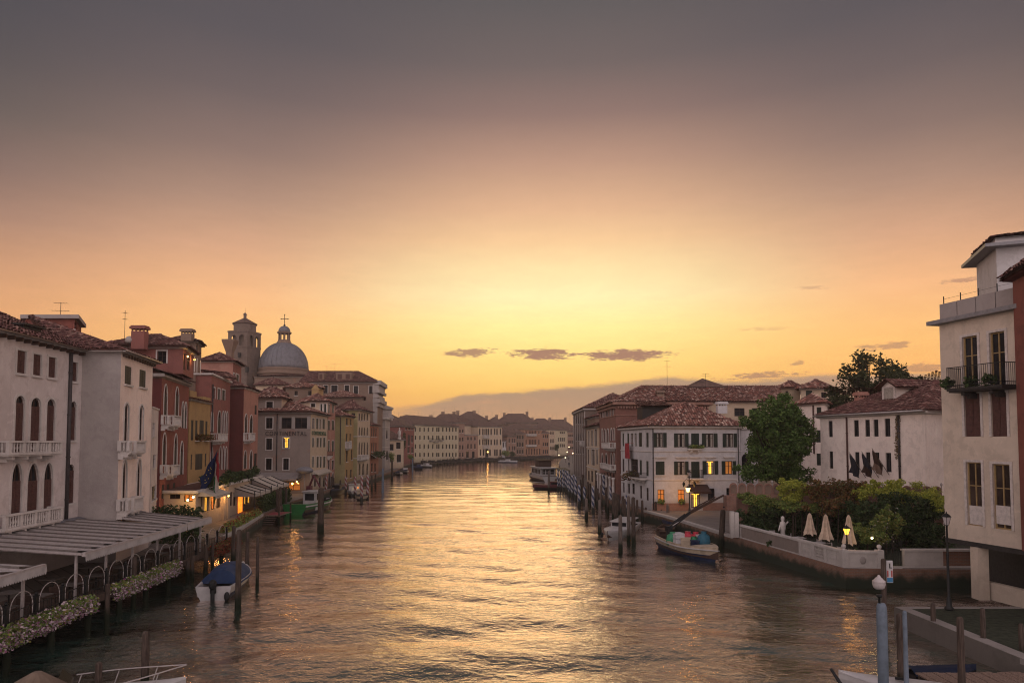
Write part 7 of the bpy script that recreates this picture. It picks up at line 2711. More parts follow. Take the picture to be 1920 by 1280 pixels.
# ================================================================== BOATS
def hull(mb, L, B, H, bow=.45, draft=.3, transom=.8, n=14, floor=.25, rake=.35):
    """Open hull; +Y forward. Materials: 0 lower side, 1 upper strake, 2 inside."""
    secs = []
    for i in range(n + 1):
        t = i / n
        y = -L / 2 + L * t
        if t < 1 - bow:
            b = B / 2 * (transom + (1 - transom) * math.sin(min(1, t / (1 - bow)) * math.pi / 2))
        else:
            q = (t - (1 - bow)) / bow
            b = B / 2 * max(.02, (1 - q ** 2.1))
        zs = H * (.86 + .10 * (1 - t) ** 2 + .42 * max(0, t - .35) ** 2)
        rk = rake * max(0, (t - .75) / .25) ** 2
        zk = -draft * (1 - max(0, (t - .7) / .3) ** 2 * .9)
        secs.append([(0, y, zk), (b * .62, y, zk * .55), (b * .90, y + rk * .5, zs * .45), (b * 1.0, y + rk, zs * .80), (b * 1.02, y + rk, zs)])
    for a, c in zip(secs[:-1], secs[1:]):
        for s in (1, -1):
            for k in range(4):
                q = [a[k], c[k], c[k + 1], a[k + 1]]
                mb.poly([(x * s, y, z) for x, y, z in q], 0 if k < 2 else 1)
            # gunwale and inside
            ga, gc = a[4], c[4]
            ia, ic = (max(0, ga[0] - .12), ga[1], ga[2]), (max(0, gc[0] - .12), gc[1], gc[2])
            mb.poly([(x * s, y, z) for x, y, z in (ga, gc, ic, ia)], 1)
            fa, fc_ = (ia[0] * .92, ia[1], floor), (ic[0] * .92, ic[1], floor)
            mb.poly([(x * s, y, z) for x, y, z in (ia, ic, fc_, fa)], 2)
            mb.poly([(0, fa[1], floor), (0, fc_[1], floor), (fc_[0] * s, fc_[1], floor), (fa[0] * s, fa[1], floor)], 2)
    a = secs[0]
    mb.poly([(x, y, z) for x, y, z in a] + [(-x, y, z) for x, y, z in reversed(a[1:])], 1)
    mb.poly([(a[4][0], a[0][1] + .06, a[4][2]), (-a[4][0], a[0][1] + .06, a[4][2]), (-a[4][0] * .9, a[0][1] + .06, floor), (a[4][0] * .9, a[0][1] + .06, floor)], 2)
    return secs


def boat(name, label, x, y, head, L, B, H, mats, cat='boat', **kw):
    """head: direction of the bow in degrees clockwise from +Y."""
    t = thing(name, label, cat, (x, y, 0), rz=-R(head))
    mb = MB()
    secs = hull(mb, L, B, H, **kw)
    me = mb.mesh('hull', mats, False)
    inst('hull', me, t, (0, 0, 0))
    return t, secs


def part(t, name, mats, fn, smooth=False):
    mb = MB()
    fn(mb)
    return inst(name, mb.mesh(name, mats, smooth), t, (0, 0, 0))


def deck_over(secs, t0, t1, dz=.0, crown=.12):
    """A deck or tarpaulin sheet between stations t0..t1 of a hull."""
    def fn(mb):
        n = len(secs) - 1
        rows = []
        for i in range(int(t0 * n), int(t1 * n) + 1):
            g = secs[i][4]
            rows.append([(g[0] * s * 1.01, g[1], g[2] + dz + crown * (1 - s * s)) for s in (-1, -.6, -.25, .25, .6, 1)])
        for a, c in zip(rows[:-1], rows[1:]):
            for k in range(5):
                mb.quad(a[k], a[k + 1], c[k + 1], c[k])
    return fn


# blue covered motorboat
t, s = boat('motorboat', 'white motorboat under a blue tarpaulin with an outboard engine', -17.6, 42.9, -10, 7.6, 2.35, .85, ['paint_navy', 'paint_white', 'paint_white'], bow=.5)


def tarp(mb):
    n = len(s) - 1
    rows = []
    for i in range(3, n):
        g = s[i][4]
        tt = (i - 3) / (n - 3)
        hgt = .95 * math.sin(math.pi * min(1, .30 + tt * .75)) ** .8
        rows.append([(g[0] * q * 1.04, g[1], g[2] - .12 + hgt * (1 - abs(q) ** 2.2) + .03 * math.sin(i * 2 + q * 5)) for q in (-1, -.8, -.5, -.2, .2, .5, .8, 1)])
    for a, c in zip(rows[:-1], rows[1:]):
        for k in range(7):
            mb.quad(a[k], a[k + 1], c[k + 1], c[k])
    mb.poly(rows[0][::-1])


part(t, 'tarpaulin', 'tarp_blue', tarp, True)


def outboard(mb):
    mb.ball((0, -3.95, .95), .22, .30, .30, 10)
    mb.box(-.09, -4.05, -.5, .09, -3.85, .75)
    mb.box(-.16, -3.9, .45, .16, -3.72, .75)


part(t, 'outboard_engine', 'rubber', outboard, True)
part(t, 'fender', 'rubber', lambda mb: mb.ball((.75, -3.9, .25), .16, .16, .28, 8), True)
part(t, 'bow_cover', 'paint_white', deck_over(s, .86, 1.0, .01, .02))

# near boat at the bottom left with a pulpit rail
t, s = boat('motorboat', 'white motorboat with a thin bow rail cut off at the bottom left', -14.0, 22.9, 62, 5.2, 2.0, .70, ['paint_white', 'paint_white', 'paint_black'], bow=.5)
part(t, 'foredeck', 'paint_white', deck_over(s, .45, 1.0, .012, .10))


def rail(mb):
    n = len(s) - 1
    for sd in (-1, 1):
        pts = [(s[i][4][0] * sd * .92, s[i][4][1], s[i][4][2] + .50) for i in range(6, n + 1)]
        mb.tube(pts, .022, 5)
        for i in (6, 9, 12):
            g = s[i][4]
            mb.cyl((g[0] * sd * .92, g[1], g[2]), (g[0] * sd * .92, g[1] + .15, g[2] + .5), .018, .018, 5)


part(t, 'bow_rail', 'metal_pale', rail)
part(t, 'windscreen', 'glass', lambda mb: mb.add([(-.8, -.3, .95), (.8, -.3, .95), (.65, -.75, 1.5), (-.65, -.75, 1.5)], [(0, 1, 2, 3)]))
# covered boat beside it: only its tented tarpaulin shows
t, s = boat('covered_boat', 'boat under a peaked brown tarpaulin at the bottom left edge', -14.6, 21.0, 70, 5.4, 2.0, .7, ['paint_black', 'paint_black', 'paint_black'])


def peak(mb):
    n = 14
    ap = (.4, .3, 2.15)
    base = []
    for i in range(n):
        a = 2 * math.pi * i / n
        base.append((1.05 * math.cos(a) * (1 + .06 * (i % 2)), 2.3 * math.sin(a), .62 + .05 * (i % 2)))
    mid = [(ap[0] + (b[0] - ap[0]) * .45 * (1 + .12 * (i % 2)), ap[1] + (b[1] - ap[1]) * .38, ap[2] - .50 - .1 * (i % 2)) for i, b in enumerate(base)]
    top = [(ap[0] + .13 * math.cos(2 * math.pi * i / n), ap[1] + .13 * math.sin(2 * math.pi * i / n), ap[2]) for i in range(n)]
    for A_, B_ in ((base, mid), (mid, top)):
        for i in range(n):
            j = (i + 1) % n
            mb.quad(A_[i], A_[j], B_[j], B_[i])
    mb.poly(top)


part(t, 'tarpaulin', 'tarp_brown', peak)

# white motorboat by the poles, right
t, s = boat('cabin_boat', 'white cabin motorboat moored among the poles off the hotel', 10.6, 67.0, 204, 8.6, 2.4, .8, ['paint_white', 'paint_white', 'frame_brown'], bow=.4)
part(t, 'foredeck', 'paint_white', deck_over(s, .60, 1.0, .012, .10))
part(t, 'stern_deck', 'paint_white', deck_over(s, .0, .18, .012, .05))


def cabin(mb):
    mb.box(-.80, -2.6, .55, .80, .6, 1.28)
    mb.box(-.90, -3.6, 1.28, .90, .8, 1.36)


part(t, 'cabin', 'paint_white', cabin)
for sx in (-.87, .85):
    for k in range(3):
        part(t, 'cabin_window', 'glass', lambda mb: mb.box(sx * .94, -2.4 + k * .95, .88, sx * .94 + .02, -1.75 + k * .95, 1.2))
part(t, 'windscreen', 'glass', lambda mb: mb.box(-.7, .602, .88, .7, .63, 1.22))
part(t, 'fender', 'rubber', lambda mb: mb.ball((1.0, 3.0, .3), .15, .15, .26, 8), True)
# low dark boat tucked behind
t, s = boat('rowing_boat', 'low dark wooden boat against the quay right of the cabin boat', 15.0, 67.5, 200, 6.5, 1.7, .6, ['paint_black', 'frame_brown', 'frame_brown'])
part(t, 'thwart', 'wood_plank', lambda mb: mb.box(-.7, -.6, .42, .7, -.35, .47))

# cargo boat with crane
t, s = boat('cargo_boat', 'cargo barge with a folding crane and colourful bags moored at the quay', 14.2, 55.4, 165, 7.8, 2.8, 1.1, ['paint_navy', 'paint_cream', 'frame_brown'], bow=.42, rake=.5, transom=.7)
part(t, 'foredeck', 'paint_cream', deck_over(s, .84, 1.0, .012, .05))


def rubrail(mb):
    for sd in (-1, 1):
        mb.tube([(q[3][0] * sd * 1.03, q[3][1], q[3][2]) for q in s], .055, 5)


part(t, 'rub_rail', 'paint_white', rubrail)
L2W = lambda p: tuple(Matrix.Rotation(R(165), 4, 'Z') @ Vector(p))


def crane(mb):
    mb.cyl((.35, -2.6, .2), (.35, -2.6, 1.6), .24, .22, 10)
    mb.box(.12, -2.85, 1.55, .58, -2.35, 1.95)


cr_ = part(t, 'crane_base', 'paint_black', crane)
# crane arm laid out in world metres and brought into the boat's frame
Minv = (Matrix.Translation((14.2, 55.4, 0)) @ Matrix.Rotation(-R(165), 4, 'Z')).inverted()
cb = (Matrix.Translation((14.2, 55.4, 0)) @ Matrix.Rotation(-R(165), 4, 'Z')) @ Vector((.35, -2.5, 1.8))
knee = at(1294, 960, cb.y + .1)
tip = at(1357, 928, cb.y + .3)


def arm_fn(a_, b_, w0, w1):
    def fn(mb):
        A_, B_ = Minv @ Vector(a_), Minv @ Vector(b_)
        mb.cyl(A_, B_, w0, w1, 4)
        d = (B_ - A_)
        mb.cyl(A_ + d * .1 + Vector((0, 0, .22)), A_ + d * .75 + Vector((0, 0, .20)), .05, .05, 6)
    return fn


part(t, 'crane_boom', 'paint_black', arm_fn(cb, knee, .20, .16))
part(t, 'crane_jib', 'frame_brown', arm_fn(knee, tip, .17, .09))
part(t, 'crane_ram', 'metal_pale', lambda mb: mb.cyl(Minv @ (cb + Vector((.25, -.1, .2))), Minv @ (knee + (tip - knee) * .25), .05, .05, 6))
part(t, 'crane_hook', 'iron', lambda mb: (mb.cyl(Minv @ tip, Minv @ (tip + Vector((0, 0, -.9))), .012, .012, 4), mb.ball(Minv @ (tip + Vector((0, 0, -1.0))), .09, n=6)))
Wm = Minv.inverted()
random.seed(11)
cargo = [(-.7, -1.5, 'bag_teal', 'dark teal'), (.2, -1.7, 'crate_white', 'white'), (.9, -1.3, 'bag_green', 'green'), (-.9, -.5, 'bag_red', 'crimson'), (-.2, -.6, 'bag_red', 'bright red'), (.6, -.4, 'crate_white', 'pale striped'),
         (-.9, .6, 'crate_white', 'white stacked'), (-.2, .5, 'bag_green', 'dull green'), (.6, .6, 'paint_cream', 'cream'), (1.0, .1, 'crate_white', 'grey-white'), (0, 1.4, 'paint_navy', 'navy'), (-.6, 1.5, 'bag_teal', 'teal')]
for i, (x, y, m_, c) in enumerate(cargo):
    p = Wm @ Vector((x * .95, y * .85 + .1, .55))
    mb = MB()
    hh = random.uniform(.75, 1.25)
    if 'bag' in m_:
        n = 10
        hh *= 1.15
        prof = [(.36, 0), (.50, .12), (.54, hh * .45), (.45, hh * .75), (.18, hh * .92), (.25, hh)]
        mb.lathe([(r_ * (1 + .05 * math.sin(k * 3)), z_) for k, (r_, z_) in enumerate(prof)], (0, 0, 0), n)
        o = mb.build('sack', m_, None, True, loc=p)
        tag(o, f'{c} sack, number-less bulging load in the cargo barge'.replace(', number-less bulging load', ' bulging'), 'sack')
    else:
        for k in range(3):
            mb.box(-.36, -.30, hh * k / 3 + .01, .36, .30, hh * (k + 1) / 3 - .02)
            mb.box(-.38, -.32, hh * (k + 1) / 3 - .09, .38, .32, hh * (k + 1) / 3 - .021)
        o = mb.build('crate', m_, None, loc=p)
        o.rotation_euler = (0, 0, random.uniform(-.4, .4))
        tag(o, f'{c} crate stack loaded in the cargo barge', 'crate')

# green workboat, left
t, s = boat('workboat', 'green and dark blue workboat with a white wheelhouse on the left bank', -26.3, 90.5, 6, 11.5, 3.3, 1.35, ['paint_navy', 'paint_green', 'paint_black'], bow=.4, transom=.9)
part(t, 'side_strip', 'paint_white', lambda mb: [mb.tube([(q[3][0] * sd * 1.03, q[3][1], q[3][2]) for q in s], .10, 5) for sd in (-1, 1)])


def wheelhouse(mb):
    mb.box(-.2, -2.6, .3, 1.5, -.4, 2.6)
    mb.box(-.35, -2.8, 2.6, 1.65, -.2, 2.72)


wh = part(t, 'wheelhouse', 'paint_white', wheelhouse)
part(t, 'wheelhouse_window', 'glass', lambda mb: mb.box(.05, -2.63, 1.55, 1.25, -2.605, 2.4))
part(t, 'wheelhouse_window', 'glass', lambda mb: mb.box(1.505, -2.3, 1.55, 1.53, -.7, 2.4))
part(t, 'stern_deck', 'paint_green', deck_over(s, 0, .14, .012, .02))
part(t, 'crane_base', 'paint_red', lambda mb: (mb.cyl((-.7, .5, .2), (-.7, .5, 2.6), .22, .2, 8), mb.box(-1.0, .2, 2.6, -.4, .9, 3.2)))
part(t, 'crane_boom', 'paint_red', lambda mb: (mb.cyl((-.7, .5, 3.0), (.2, -.2, 4.6), .16, .14, 5), mb.cyl((.2, -.2, 4.6), (1.6, -1.6, 3.2), .14, .10, 5)))
# boats along the left bank, farther
t, s = boat('launch', 'small launch with a bright white light and red stern lamp on the left bank', -26.9, 117, 175, 7, 2.2, .9, ['paint_black', 'paint_white', 'paint_black'])
part(t, 'cabin', 'paint_white', lambda mb: (mb.box(-.8, -1.2, .5, .8, 1.0, 1.8), mb.box(-.9, -1.4, 1.8, .9, 1.2, 1.88)))
part(t, 'head_lamp', 'lamp_white', lambda mb: mb.ball((-.25, 1.3, 1.0), .17, n=8), True)
part(t, 'red_lamp', 'lit_orange', lambda mb: mb.ball((-.75, 1.1, 1.3), .12, n=6), True)
part(t, 'side_panel', 'bag_red', lambda mb: mb.box(.82, -1.0, .9, .86, .8, 1.5))
for (px, py, L, h, m_, lab) in [(678, 936, 7, 170, ('paint_black', 'paint_cream', 'paint_black'), 'pale low boat moored under the red striped poles'), (632, 925, 9, 178, ('paint_black', 'paint_black', 'cloth_dark'), 'long black covered boat in front of the hotels'),
                                (759, 886, 7, 160, ('paint_black', 'paint_white', 'paint_navy'), 'white boat moored below the brick garden wall at the bend'), (748, 890, 5, 165, ('paint_black', 'paint_white', 'paint_navy'), 'smaller white boat left of the one at the bend'),
                                (783, 879, 8, 150, ('paint_black', 'paint_navy', 'paint_navy'), 'dark boat with blue cover moored at the bend'), (799, 876, 7, 140, ('paint_black', 'paint_white', 'paint_white'), 'pale boat at the end of the moored line by the bend'),
                                (952, 867, 9, 120, ('paint_navy', 'paint_white', 'paint_white'), 'small white boat crossing far down the canal'), (1275, 990, 5, 165, ('paint_black', 'paint_navy', 'frame_brown'), 'small dark dinghy between the cargo barge and the quay')]:
    p = gr(px, py, 0)
    t, s = boat('small_boat', lab, p.x, p.y, h, L, 2.0, .75, list(m_))
    part(t, 'cover', m_[2], deck_over(s, .1, 1.0, .01, .3))
    if L >= 7:
        part(t, 'cabin', m_[1], lambda mb: (mb.box(-.65, -.8, .6, .65, 1.0, 1.45), mb.box(-.72, -.9, 1.45, .72, 1.1, 1.52)))

# water bus
t, s = boat('water_bus', 'water bus with a cream cabin moored at the far right bank', 7.2, 163, -8, 21, 4.9, 1.35, ['paint_black', 'paint_white', 'frame_brown'], bow=.3, transom=.75)
part(t, 'cabin', 'paint_white', lambda mb: (mb.box(-1.75, -7.2, .9, 1.75, 5, 3.0)))
part(t, 'cabin_roof', 'paint_white', lambda mb: (mb.box(-2.0, -8.2, 3.0, 2.0, 6, 3.2)))
part(t, 'wheelhouse', 'frame_brown', lambda mb: (mb.box(-1.5, -3.6, 3.2, 1.5, 1.0, 4.7), mb.box(-1.7, -3.9, 4.7, 1.7, 1.3, 4.85)))
for k in range(3):
    part(t, 'rear_window', 'glass', lambda mb: mb.box(-1.45 + k * 1.0, -7.23, 1.7, -.65 + k * 1.0, -7.205, 2.7))
for sx in (-1.78, 1.755):
    for k in range(6):
        part(t, 'side_window', 'glass', lambda mb: mb.box(sx, -6.8 + k * 1.9, 1.7, sx + .025, -5.4 + k * 1.9, 2.7))
part(t, 'stern_rail', 'metal_pale', lambda mb: (mb.cyl((-1.7, -9.8, 2.2), (1.7, -9.8, 2.2), .05, .05, 5), mb.cyl((-1.7, -9.8, 1.2), (-1.7, -9.8, 3.1), .06, .06, 5), mb.cyl((1.7, -9.8, 1.2), (1.7, -9.8, 3.1), .06, .06, 5)))
part(t, 'stern_deck', 'frame_brown', deck_over(s, 0, .2, .012, .03))
# dark red water taxi in front
t, s = boat('water_taxi', 'low dark red launch with rails in front of the water bus', 8.3, 131, 275, 8.0, 2.3, .85, ['paint_black', 'paint_red', 'paint_red'], bow=.45)
part(t, 'cabin', 'paint_red', lambda mb: (mb.box(-.85, -2.6, .6, .85, 1.0, 1.4), mb.box(-.95, -2.8, 1.4, .95, 1.1, 1.48)))
part(t, 'cabin_window', 'glass', lambda mb: mb.box(.852, -2.3, .95, .88, .8, 1.3))
part(t, 'cabin_window', 'glass', lambda mb: mb.box(-.88, -2.3, .95, -.852, .8, 1.3))
part(t, 'foredeck', 'paint_red', deck_over(s, .62, 1.0, .012, .08))
part(t, 'bow_rail', 'metal_pale', lambda mb: [mb.tube([(s[i][4][0] * sd * .9, s[i][4][1], s[i][4][2] + .45) for i in range(9, 15)], .03, 5) for sd in (-1, 1)])
# landing pontoon hidden behind the striped poles
pt2 = thing('pontoon', 'dark covered landing pontoon behind the striped poles', 'jetty', (12.5, 150, 0))
part(pt2, 'platform', 'wood_deck', lambda mb: mb.box(-3, -14, .3, -.2, 10, .8))
part(pt2, 'roof', 'shutter_dark', lambda mb: mb.box(-2.6, -8, 3.0, -.4, 6, 3.15))
for (x, y) in ((-2.5, -7.5), (-.5, -7.5), (-2.5, 5.5), (-.5, 5.5), (-2.5, -1), (-.5, -1)):
    part(pt2, 'post', 'iron', lambda mb: mb.cyl((x, y, .8), (x, y, 3.0), .07, .07, 6))


# ================================================================== RIGHT: quay, garden, trees
random.seed(23)


# scalloped garden wall
def garden_wall():
    a_, b_ = Vector((xat(1366, 59), 59.0)), Vector((xat(1764, 54.3), 54.3))
    fc = Fac(a_, b_)
    zt = zat(926, 58)
    zc = zat(906, 58)
    t = thing('garden_wall', 'old brick garden wall topped with a row of blind arches behind the bushes', 'wall', ((a_.x + b_.x) / 2, (a_.y + b_.y) / 2, 1.15))
    F4 = Matrix(((fc.u.x, fc.n.x, 0, fc.p0.x), (fc.u.y, fc.n.y, 0, fc.p0.y), (0, 0, 1, 0), (0, 0, 0, 1)))
    mb = MB()
    mb.box(0, -.35, 1.15, fc.L, 0, zt, 0, F4)
    mb.build('wall', 'brick_garden', t)
    w = .68
    k = int(fc.L / w)
    for i in range(k):
        uc = (i + .5) * fc.L / k
        mb = MB()
        ol = outline('a', w * .98, zc - zt)
        il = [(x * .72, z * .84) for x, z in ol]
        n = len(ol)
        P_ = lambda x, z, o_: fc.pt(uc + x, zt + z, o_)
        for j in range(n):
            q = (j + 1) % n
            mb.quad(P_(*ol[j], -.04), P_(*ol[q], -.04), P_(*il[q], -.04), P_(*il[j], -.04))
            mb.quad(P_(*il[j], -.04), P_(*il[q], -.04), P_(*il[q], -.14), P_(*il[j], -.14))
            mb.quad(P_(*ol[j], -.04), P_(*ol[j], -.3), P_(*ol[q], -.3), P_(*ol[q], -.04))
        mb.poly([P_(x, z, -.14) for x, z in il], 1)
        mb.poly([P_(x, z, -.3) for x, z in reversed(ol)])
        mb.build('blind_arch', ['brick_garden', 'plaster_brown'], t)
        if i % 2 == 0:
            mb = MB()
            q = P_(w / 2, zc - zt - .25, -.17)
            mb.lathe([(.05, 0), (.05, .25), (.10, .33), (.10, .42), (.02, .52)], q, 6)
            mb.build('finial', 'stone_grey', t)
    # white gate pillars at the left end
    for px, y0 in ((1373, 958), (1381, 960)):
        p = gr(px, 1007, 1.15)
        mb = MB()
        mb.box(p.x - .16, p.y - .16, 1.15, p.x + .16, p.y + .16, zat(y0, p.y))
        mb.build('gate_pillar', 'stone', t)
    p = gr(1375, 1004, 1.15)
    mb = MB()
    mb.box(p.x - .4, p.y + .3, zat(957, p.y), p.x + .4, 59, zat(930, p.y))
    mb.build('gate_head', 'brick_garden', t)
    return t


garden_wall()
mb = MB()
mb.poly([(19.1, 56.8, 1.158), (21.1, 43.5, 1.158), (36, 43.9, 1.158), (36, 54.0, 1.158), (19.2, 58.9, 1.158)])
tag(mb.build('garden_ground', 'turf'), 'dark shaded earth of the garden terrace', kind='structure')  # dark soil sheet laid over the paving


# garden balustrade wall along the water
def balustrade():
    A_, B_, C_ = Vector((18.75, 57.0)), Vector((20.85, 43.2)), Vector((23.05, 43.0))
    t = thing('garden_parapet', 'white stone and plaster parapet around the garden terrace at the water', 'wall', (20, 50, 1.15))
    f1, f2 = Fac(A_, B_), Fac(B_, C_)
    zt = 1.15 + 1.05
    Mf = lambda f: Matrix(((f.u.x, f.n.x, 0, f.p0.x), (f.u.y, f.n.y, 0, f.p0.y), (0, 0, 1, 0), (0, 0, 0, 1)))
    mb = MB()
    mb.box(0, -.32, zt - .14, f1.L - .02, .05, zt, 0, Mf(f1))
    mb.build('coping', 'stone', t)
    mb = MB()
    mb.box(.02, -.32, zt - .14, f2.L, .05, zt, 0, Mf(f2))
    mb.build('coping', 'stone', t)
    mb = MB()
    mb.box(-.4, -.4, 1.0, f1.L + .1, .12, 1.2, 0, Mf(f1))
    mb.build('base_course', 'stone', t)
    mb = MB()
    mb.box(.13, -.4, 1.0, f2.L + 1.2, .12, 1.2, 0, Mf(f2))
    mb.build('base_course', 'stone', t)
    cut = f1.uz(1500, 1000)[0]
    mb = MB()
    mb.box(.5, -.25, 1.2, cut, -.03, zt - .14, 0, Mf(f1))
    mb.build('plaster_panel', 'plaster_grey', t)
    # stone panels, posts and a pierced lattice towards the corner
    x_posts = [cut, f1.uz(1524, 1010)[0], f1.uz(1547, 1015)[0], f1.L - .2]
    for u in [.25] + x_posts:
        mb = MB()
        mb.box(u - .16, -.30, 1.2, u + .16, .03, zt - .14, 0, Mf(f1))
        mb.build('post', 'stone', t)
    for (ua, ub, kind) in [(x_posts[0], x_posts[1], 's'), (x_posts[1], x_posts[2], 'l'), (x_posts[2], x_posts[3], 's')]:
        if kind == 's':
            rows, cols = 3, 3
            for r_ in range(rows):
                for c in range(cols):
                    u0 = ua + .17 + (ub - ua - .34) * c / cols
                    u1 = ua + .17 + (ub - ua - .34) * (c + 1) / cols - .015
                    z0 = 1.2 + (zt - .14 - 1.2) * r_ / rows
                    z1 = 1.2 + (zt - .14 - 1.2) * (r_ + 1) / rows - .015
                    mb = MB()
                    mb.box(u0, -.25, z0, u1, -.02 - random.random() * .02, z1, 0, Mf(f1))
                    mb.build('stone_block', 'stone', t)
        else:
            mb = MB()
            for k in range(7):
                u = ua + .2 + (ub - ua - .4) * k / 6
                mb.box(u - .03, -.16, 1.2, u + .03, -.06, zt - .14, 0, Mf(f1))
            for k in range(5):
                z = 1.24 + (zt - .2 - 1.24) * k / 4
                mb.box(ua + .17, -.155, z - .03, ub - .17, -.065, z + .03, 0, Mf(f1))
            mb.build('lattice', 'stone', t)
    mb = MB()
    mb.box(.14, -.25, 1.2, f2.L - .25, -.03, zt - .14, 0, Mf(f2))
    mb.build('front_panel', 'stone', t)
    q = f2.pt(f2.L * .5, 1.62, -.02)
    mb = MB()
    mb.add([(q.x + .2 * math.cos(k * math.pi / 8), q.y - .03, q.z + .24 * math.sin(k * math.pi / 8)) for k in range(16)] + [(q.x + .13 * math.cos(k * math.pi / 8), q.y - .06, q.z + .16 * math.sin(k * math.pi / 8)) for k in range(16)],
           [(i, (i + 1) % 16, 16 + (i + 1) % 16, 16 + i) for i in range(16)] + [tuple(range(16, 32))])
    mb.build('carved_shield', 'stone_grey', t)
    for f_, u in ((f2, .02), (f2, f2.L - .05)):
        p = f_.pt(u, 1.2, -.15)
        mb = MB()
        mb.box(p.x - .2, p.y - .2, 1.2, p.x + .2, p.y + .2, zt + .06)
        mb.lathe([(.10, .06), (.07, .10), (.15, .22), (.13, .34), (.02, .40)], (p.x, p.y, zt), 8)
        mb.build('corner_post', 'stone', t)
    return t


balustrade()
g2 = thing('garden_parapet', 'second low stone parapet with a carved roundel right of the iron gate', 'wall', (25.5, 43, 1.15))
for (x0, x1, m_) in ((1690, 1762, 'stone'), (1762, 1830, 'brick_quay')):
    a_, b_ = xat(x0, 43.6), xat(x1, 43.6)
    mb = MB()
    mb.box(a_, 43.6, 1.0, b_, 43.9, 2.1)
    mb.build('panel', m_, g2)
    mb = MB()
    mb.box(a_ - .03, 43.52, 2.1, b_ - .01, 43.98, 2.22)
    mb.build('coping', 'stone', g2)
mb = MB()
mb.box(xat(1645, 43.2), 43.1, 1.0, xat(1840, 43.2), 43.55, 1.19)
mb.build('base_course', 'stone', g2)
gt = thing('iron_gate', 'ornate black iron gate between the two garden parapets', 'gate', (24, 43.4, 1.2))
for i in range(12):
    x = xat(1650, 43.5) + i * .11
    mb = MB()
    mb.cyl((x, 43.5, 1.2), (x, 43.5, 2.5 + .25 * math.sin(math.pi * i / 11)), .012, .012, 5)
    mb.cyl((x, 43.5, 2.5 + .25 * math.sin(math.pi * i / 11)), (x, 43.5, 2.62 + .25 * math.sin(math.pi * i / 11)), .025, .003, 5)
    mb.build('bar', 'iron', gt)
mb = MB()
for zz in (1.4, 2.3):
    mb.cyl((xat(1650, 43.5), 43.5, zz), (xat(1650, 43.5) + 1.2, 43.5, zz), .018, .018, 5)
mb.build('rail', 'iron', gt)


# closed parasols
def parasol(label, px, ytop, ybot, Y, open_=.42):
    a_, b_ = at(px, ytop, Y), at(px, ybot, Y)
    t = thing('closed_parasol', label, 'parasol', (a_.x, Y, 1.15), 'closed beige parasols on the garden terrace')
    mb = MB()
    n = 16
    L = a_.z - b_.z
    rows = [(.02, 0), (.14, .10), (.16, .16), (.24, .4), (.34, .7), (open_, 1.0)]
    V = []
    for (r_, d_) in rows:
        V.append([(a_.x + r_ * (1.0 if i % 2 == 0 else .66) * math.cos(2 * math.pi * i / n), Y + r_ * (1.0 if i % 2 == 0 else .66) * math.sin(2 * math.pi * i / n), a_.z - L * d_ - (.14 * (i % 4 == 0) if d_ == 1 else 0)) for i in range(n)])
    for A_, B_ in zip(V[:-1], V[1:]):
        for i in range(n):
            j = (i + 1) % n
            mb.quad(B_[i], B_[j], A_[j], A_[i])
    mb.build('cloth', 'umbrella', t)
    mb = MB()
    mb.cyl((a_.x, Y, 1.15), (a_.x, Y, a_.z + .08), .03, .03, 6)
    mb.lathe([(.28, 0), (.28, .08), (.05, .12)], (a_.x, Y, 1.15), 10)
    mb.build('pole', 'iron', t)
    return t


parasol('left of the three closed beige parasols on the garden terrace', 1518, 961, 1000, 50.5, .5)
parasol('middle of the three closed beige parasols on the garden terrace', 1548, 963, 1010, 48.5, .55)
parasol('right of the three closed beige parasols, behind the orange lantern', 1591, 964, 1018, 46.8, .5)
for i, (px, py, Y) in enumerate([(1497, 1002, 51.5), (1540, 1010, 48.8), (1561, 1018, 46.3), (1600, 1022, 45.2)]):
    p = at(px, py, Y)
    place(tpw, (p.x, Y, 1.15), .3 * i, f'{ORD[i]} from the left of the white-topped tables among the closed parasols', 'tables on the garden terrace')
for i, (px, Y) in enumerate([(1450, 54.0), (1489, 52.3), (1504, 50.8), (1533, 49.5), (1553, 47.5), (1573, 45.6), (1586, 44.6), (1611, 44.4)]):
    p = at(px, 1020, Y)
    place(cpw, (p.x, Y, 1.15), 1.1 * i, f'{ORD[i]} from the left of the pale metal chairs on the garden terrace', 'chairs on the garden terrace')
mb = MB()
p = at(1468, 1000, 54.3)
mb.lathe([(.28, 0), (.28, .3), (.20, .35), (.17, .8), (.24, 1.15), (.22, 1.5), (.10, 1.62), (.15, 1.75), (.13, 1.95), (.02, 2.02)], (p.x, 54.3, 1.15), 9)
mb.cyl((p.x - .2, 54.3, 2.45), (p.x - .42, 54.1, 2.0), .07, .05, 6)
mb.cyl((p.x + .2, 54.3, 2.45), (p.x + .36, 54.15, 2.75), .07, .05, 6)
tag(mb.build('garden_statue', 'stone', None, True), 'small pale statue in the dark corner of the garden', 'statue')


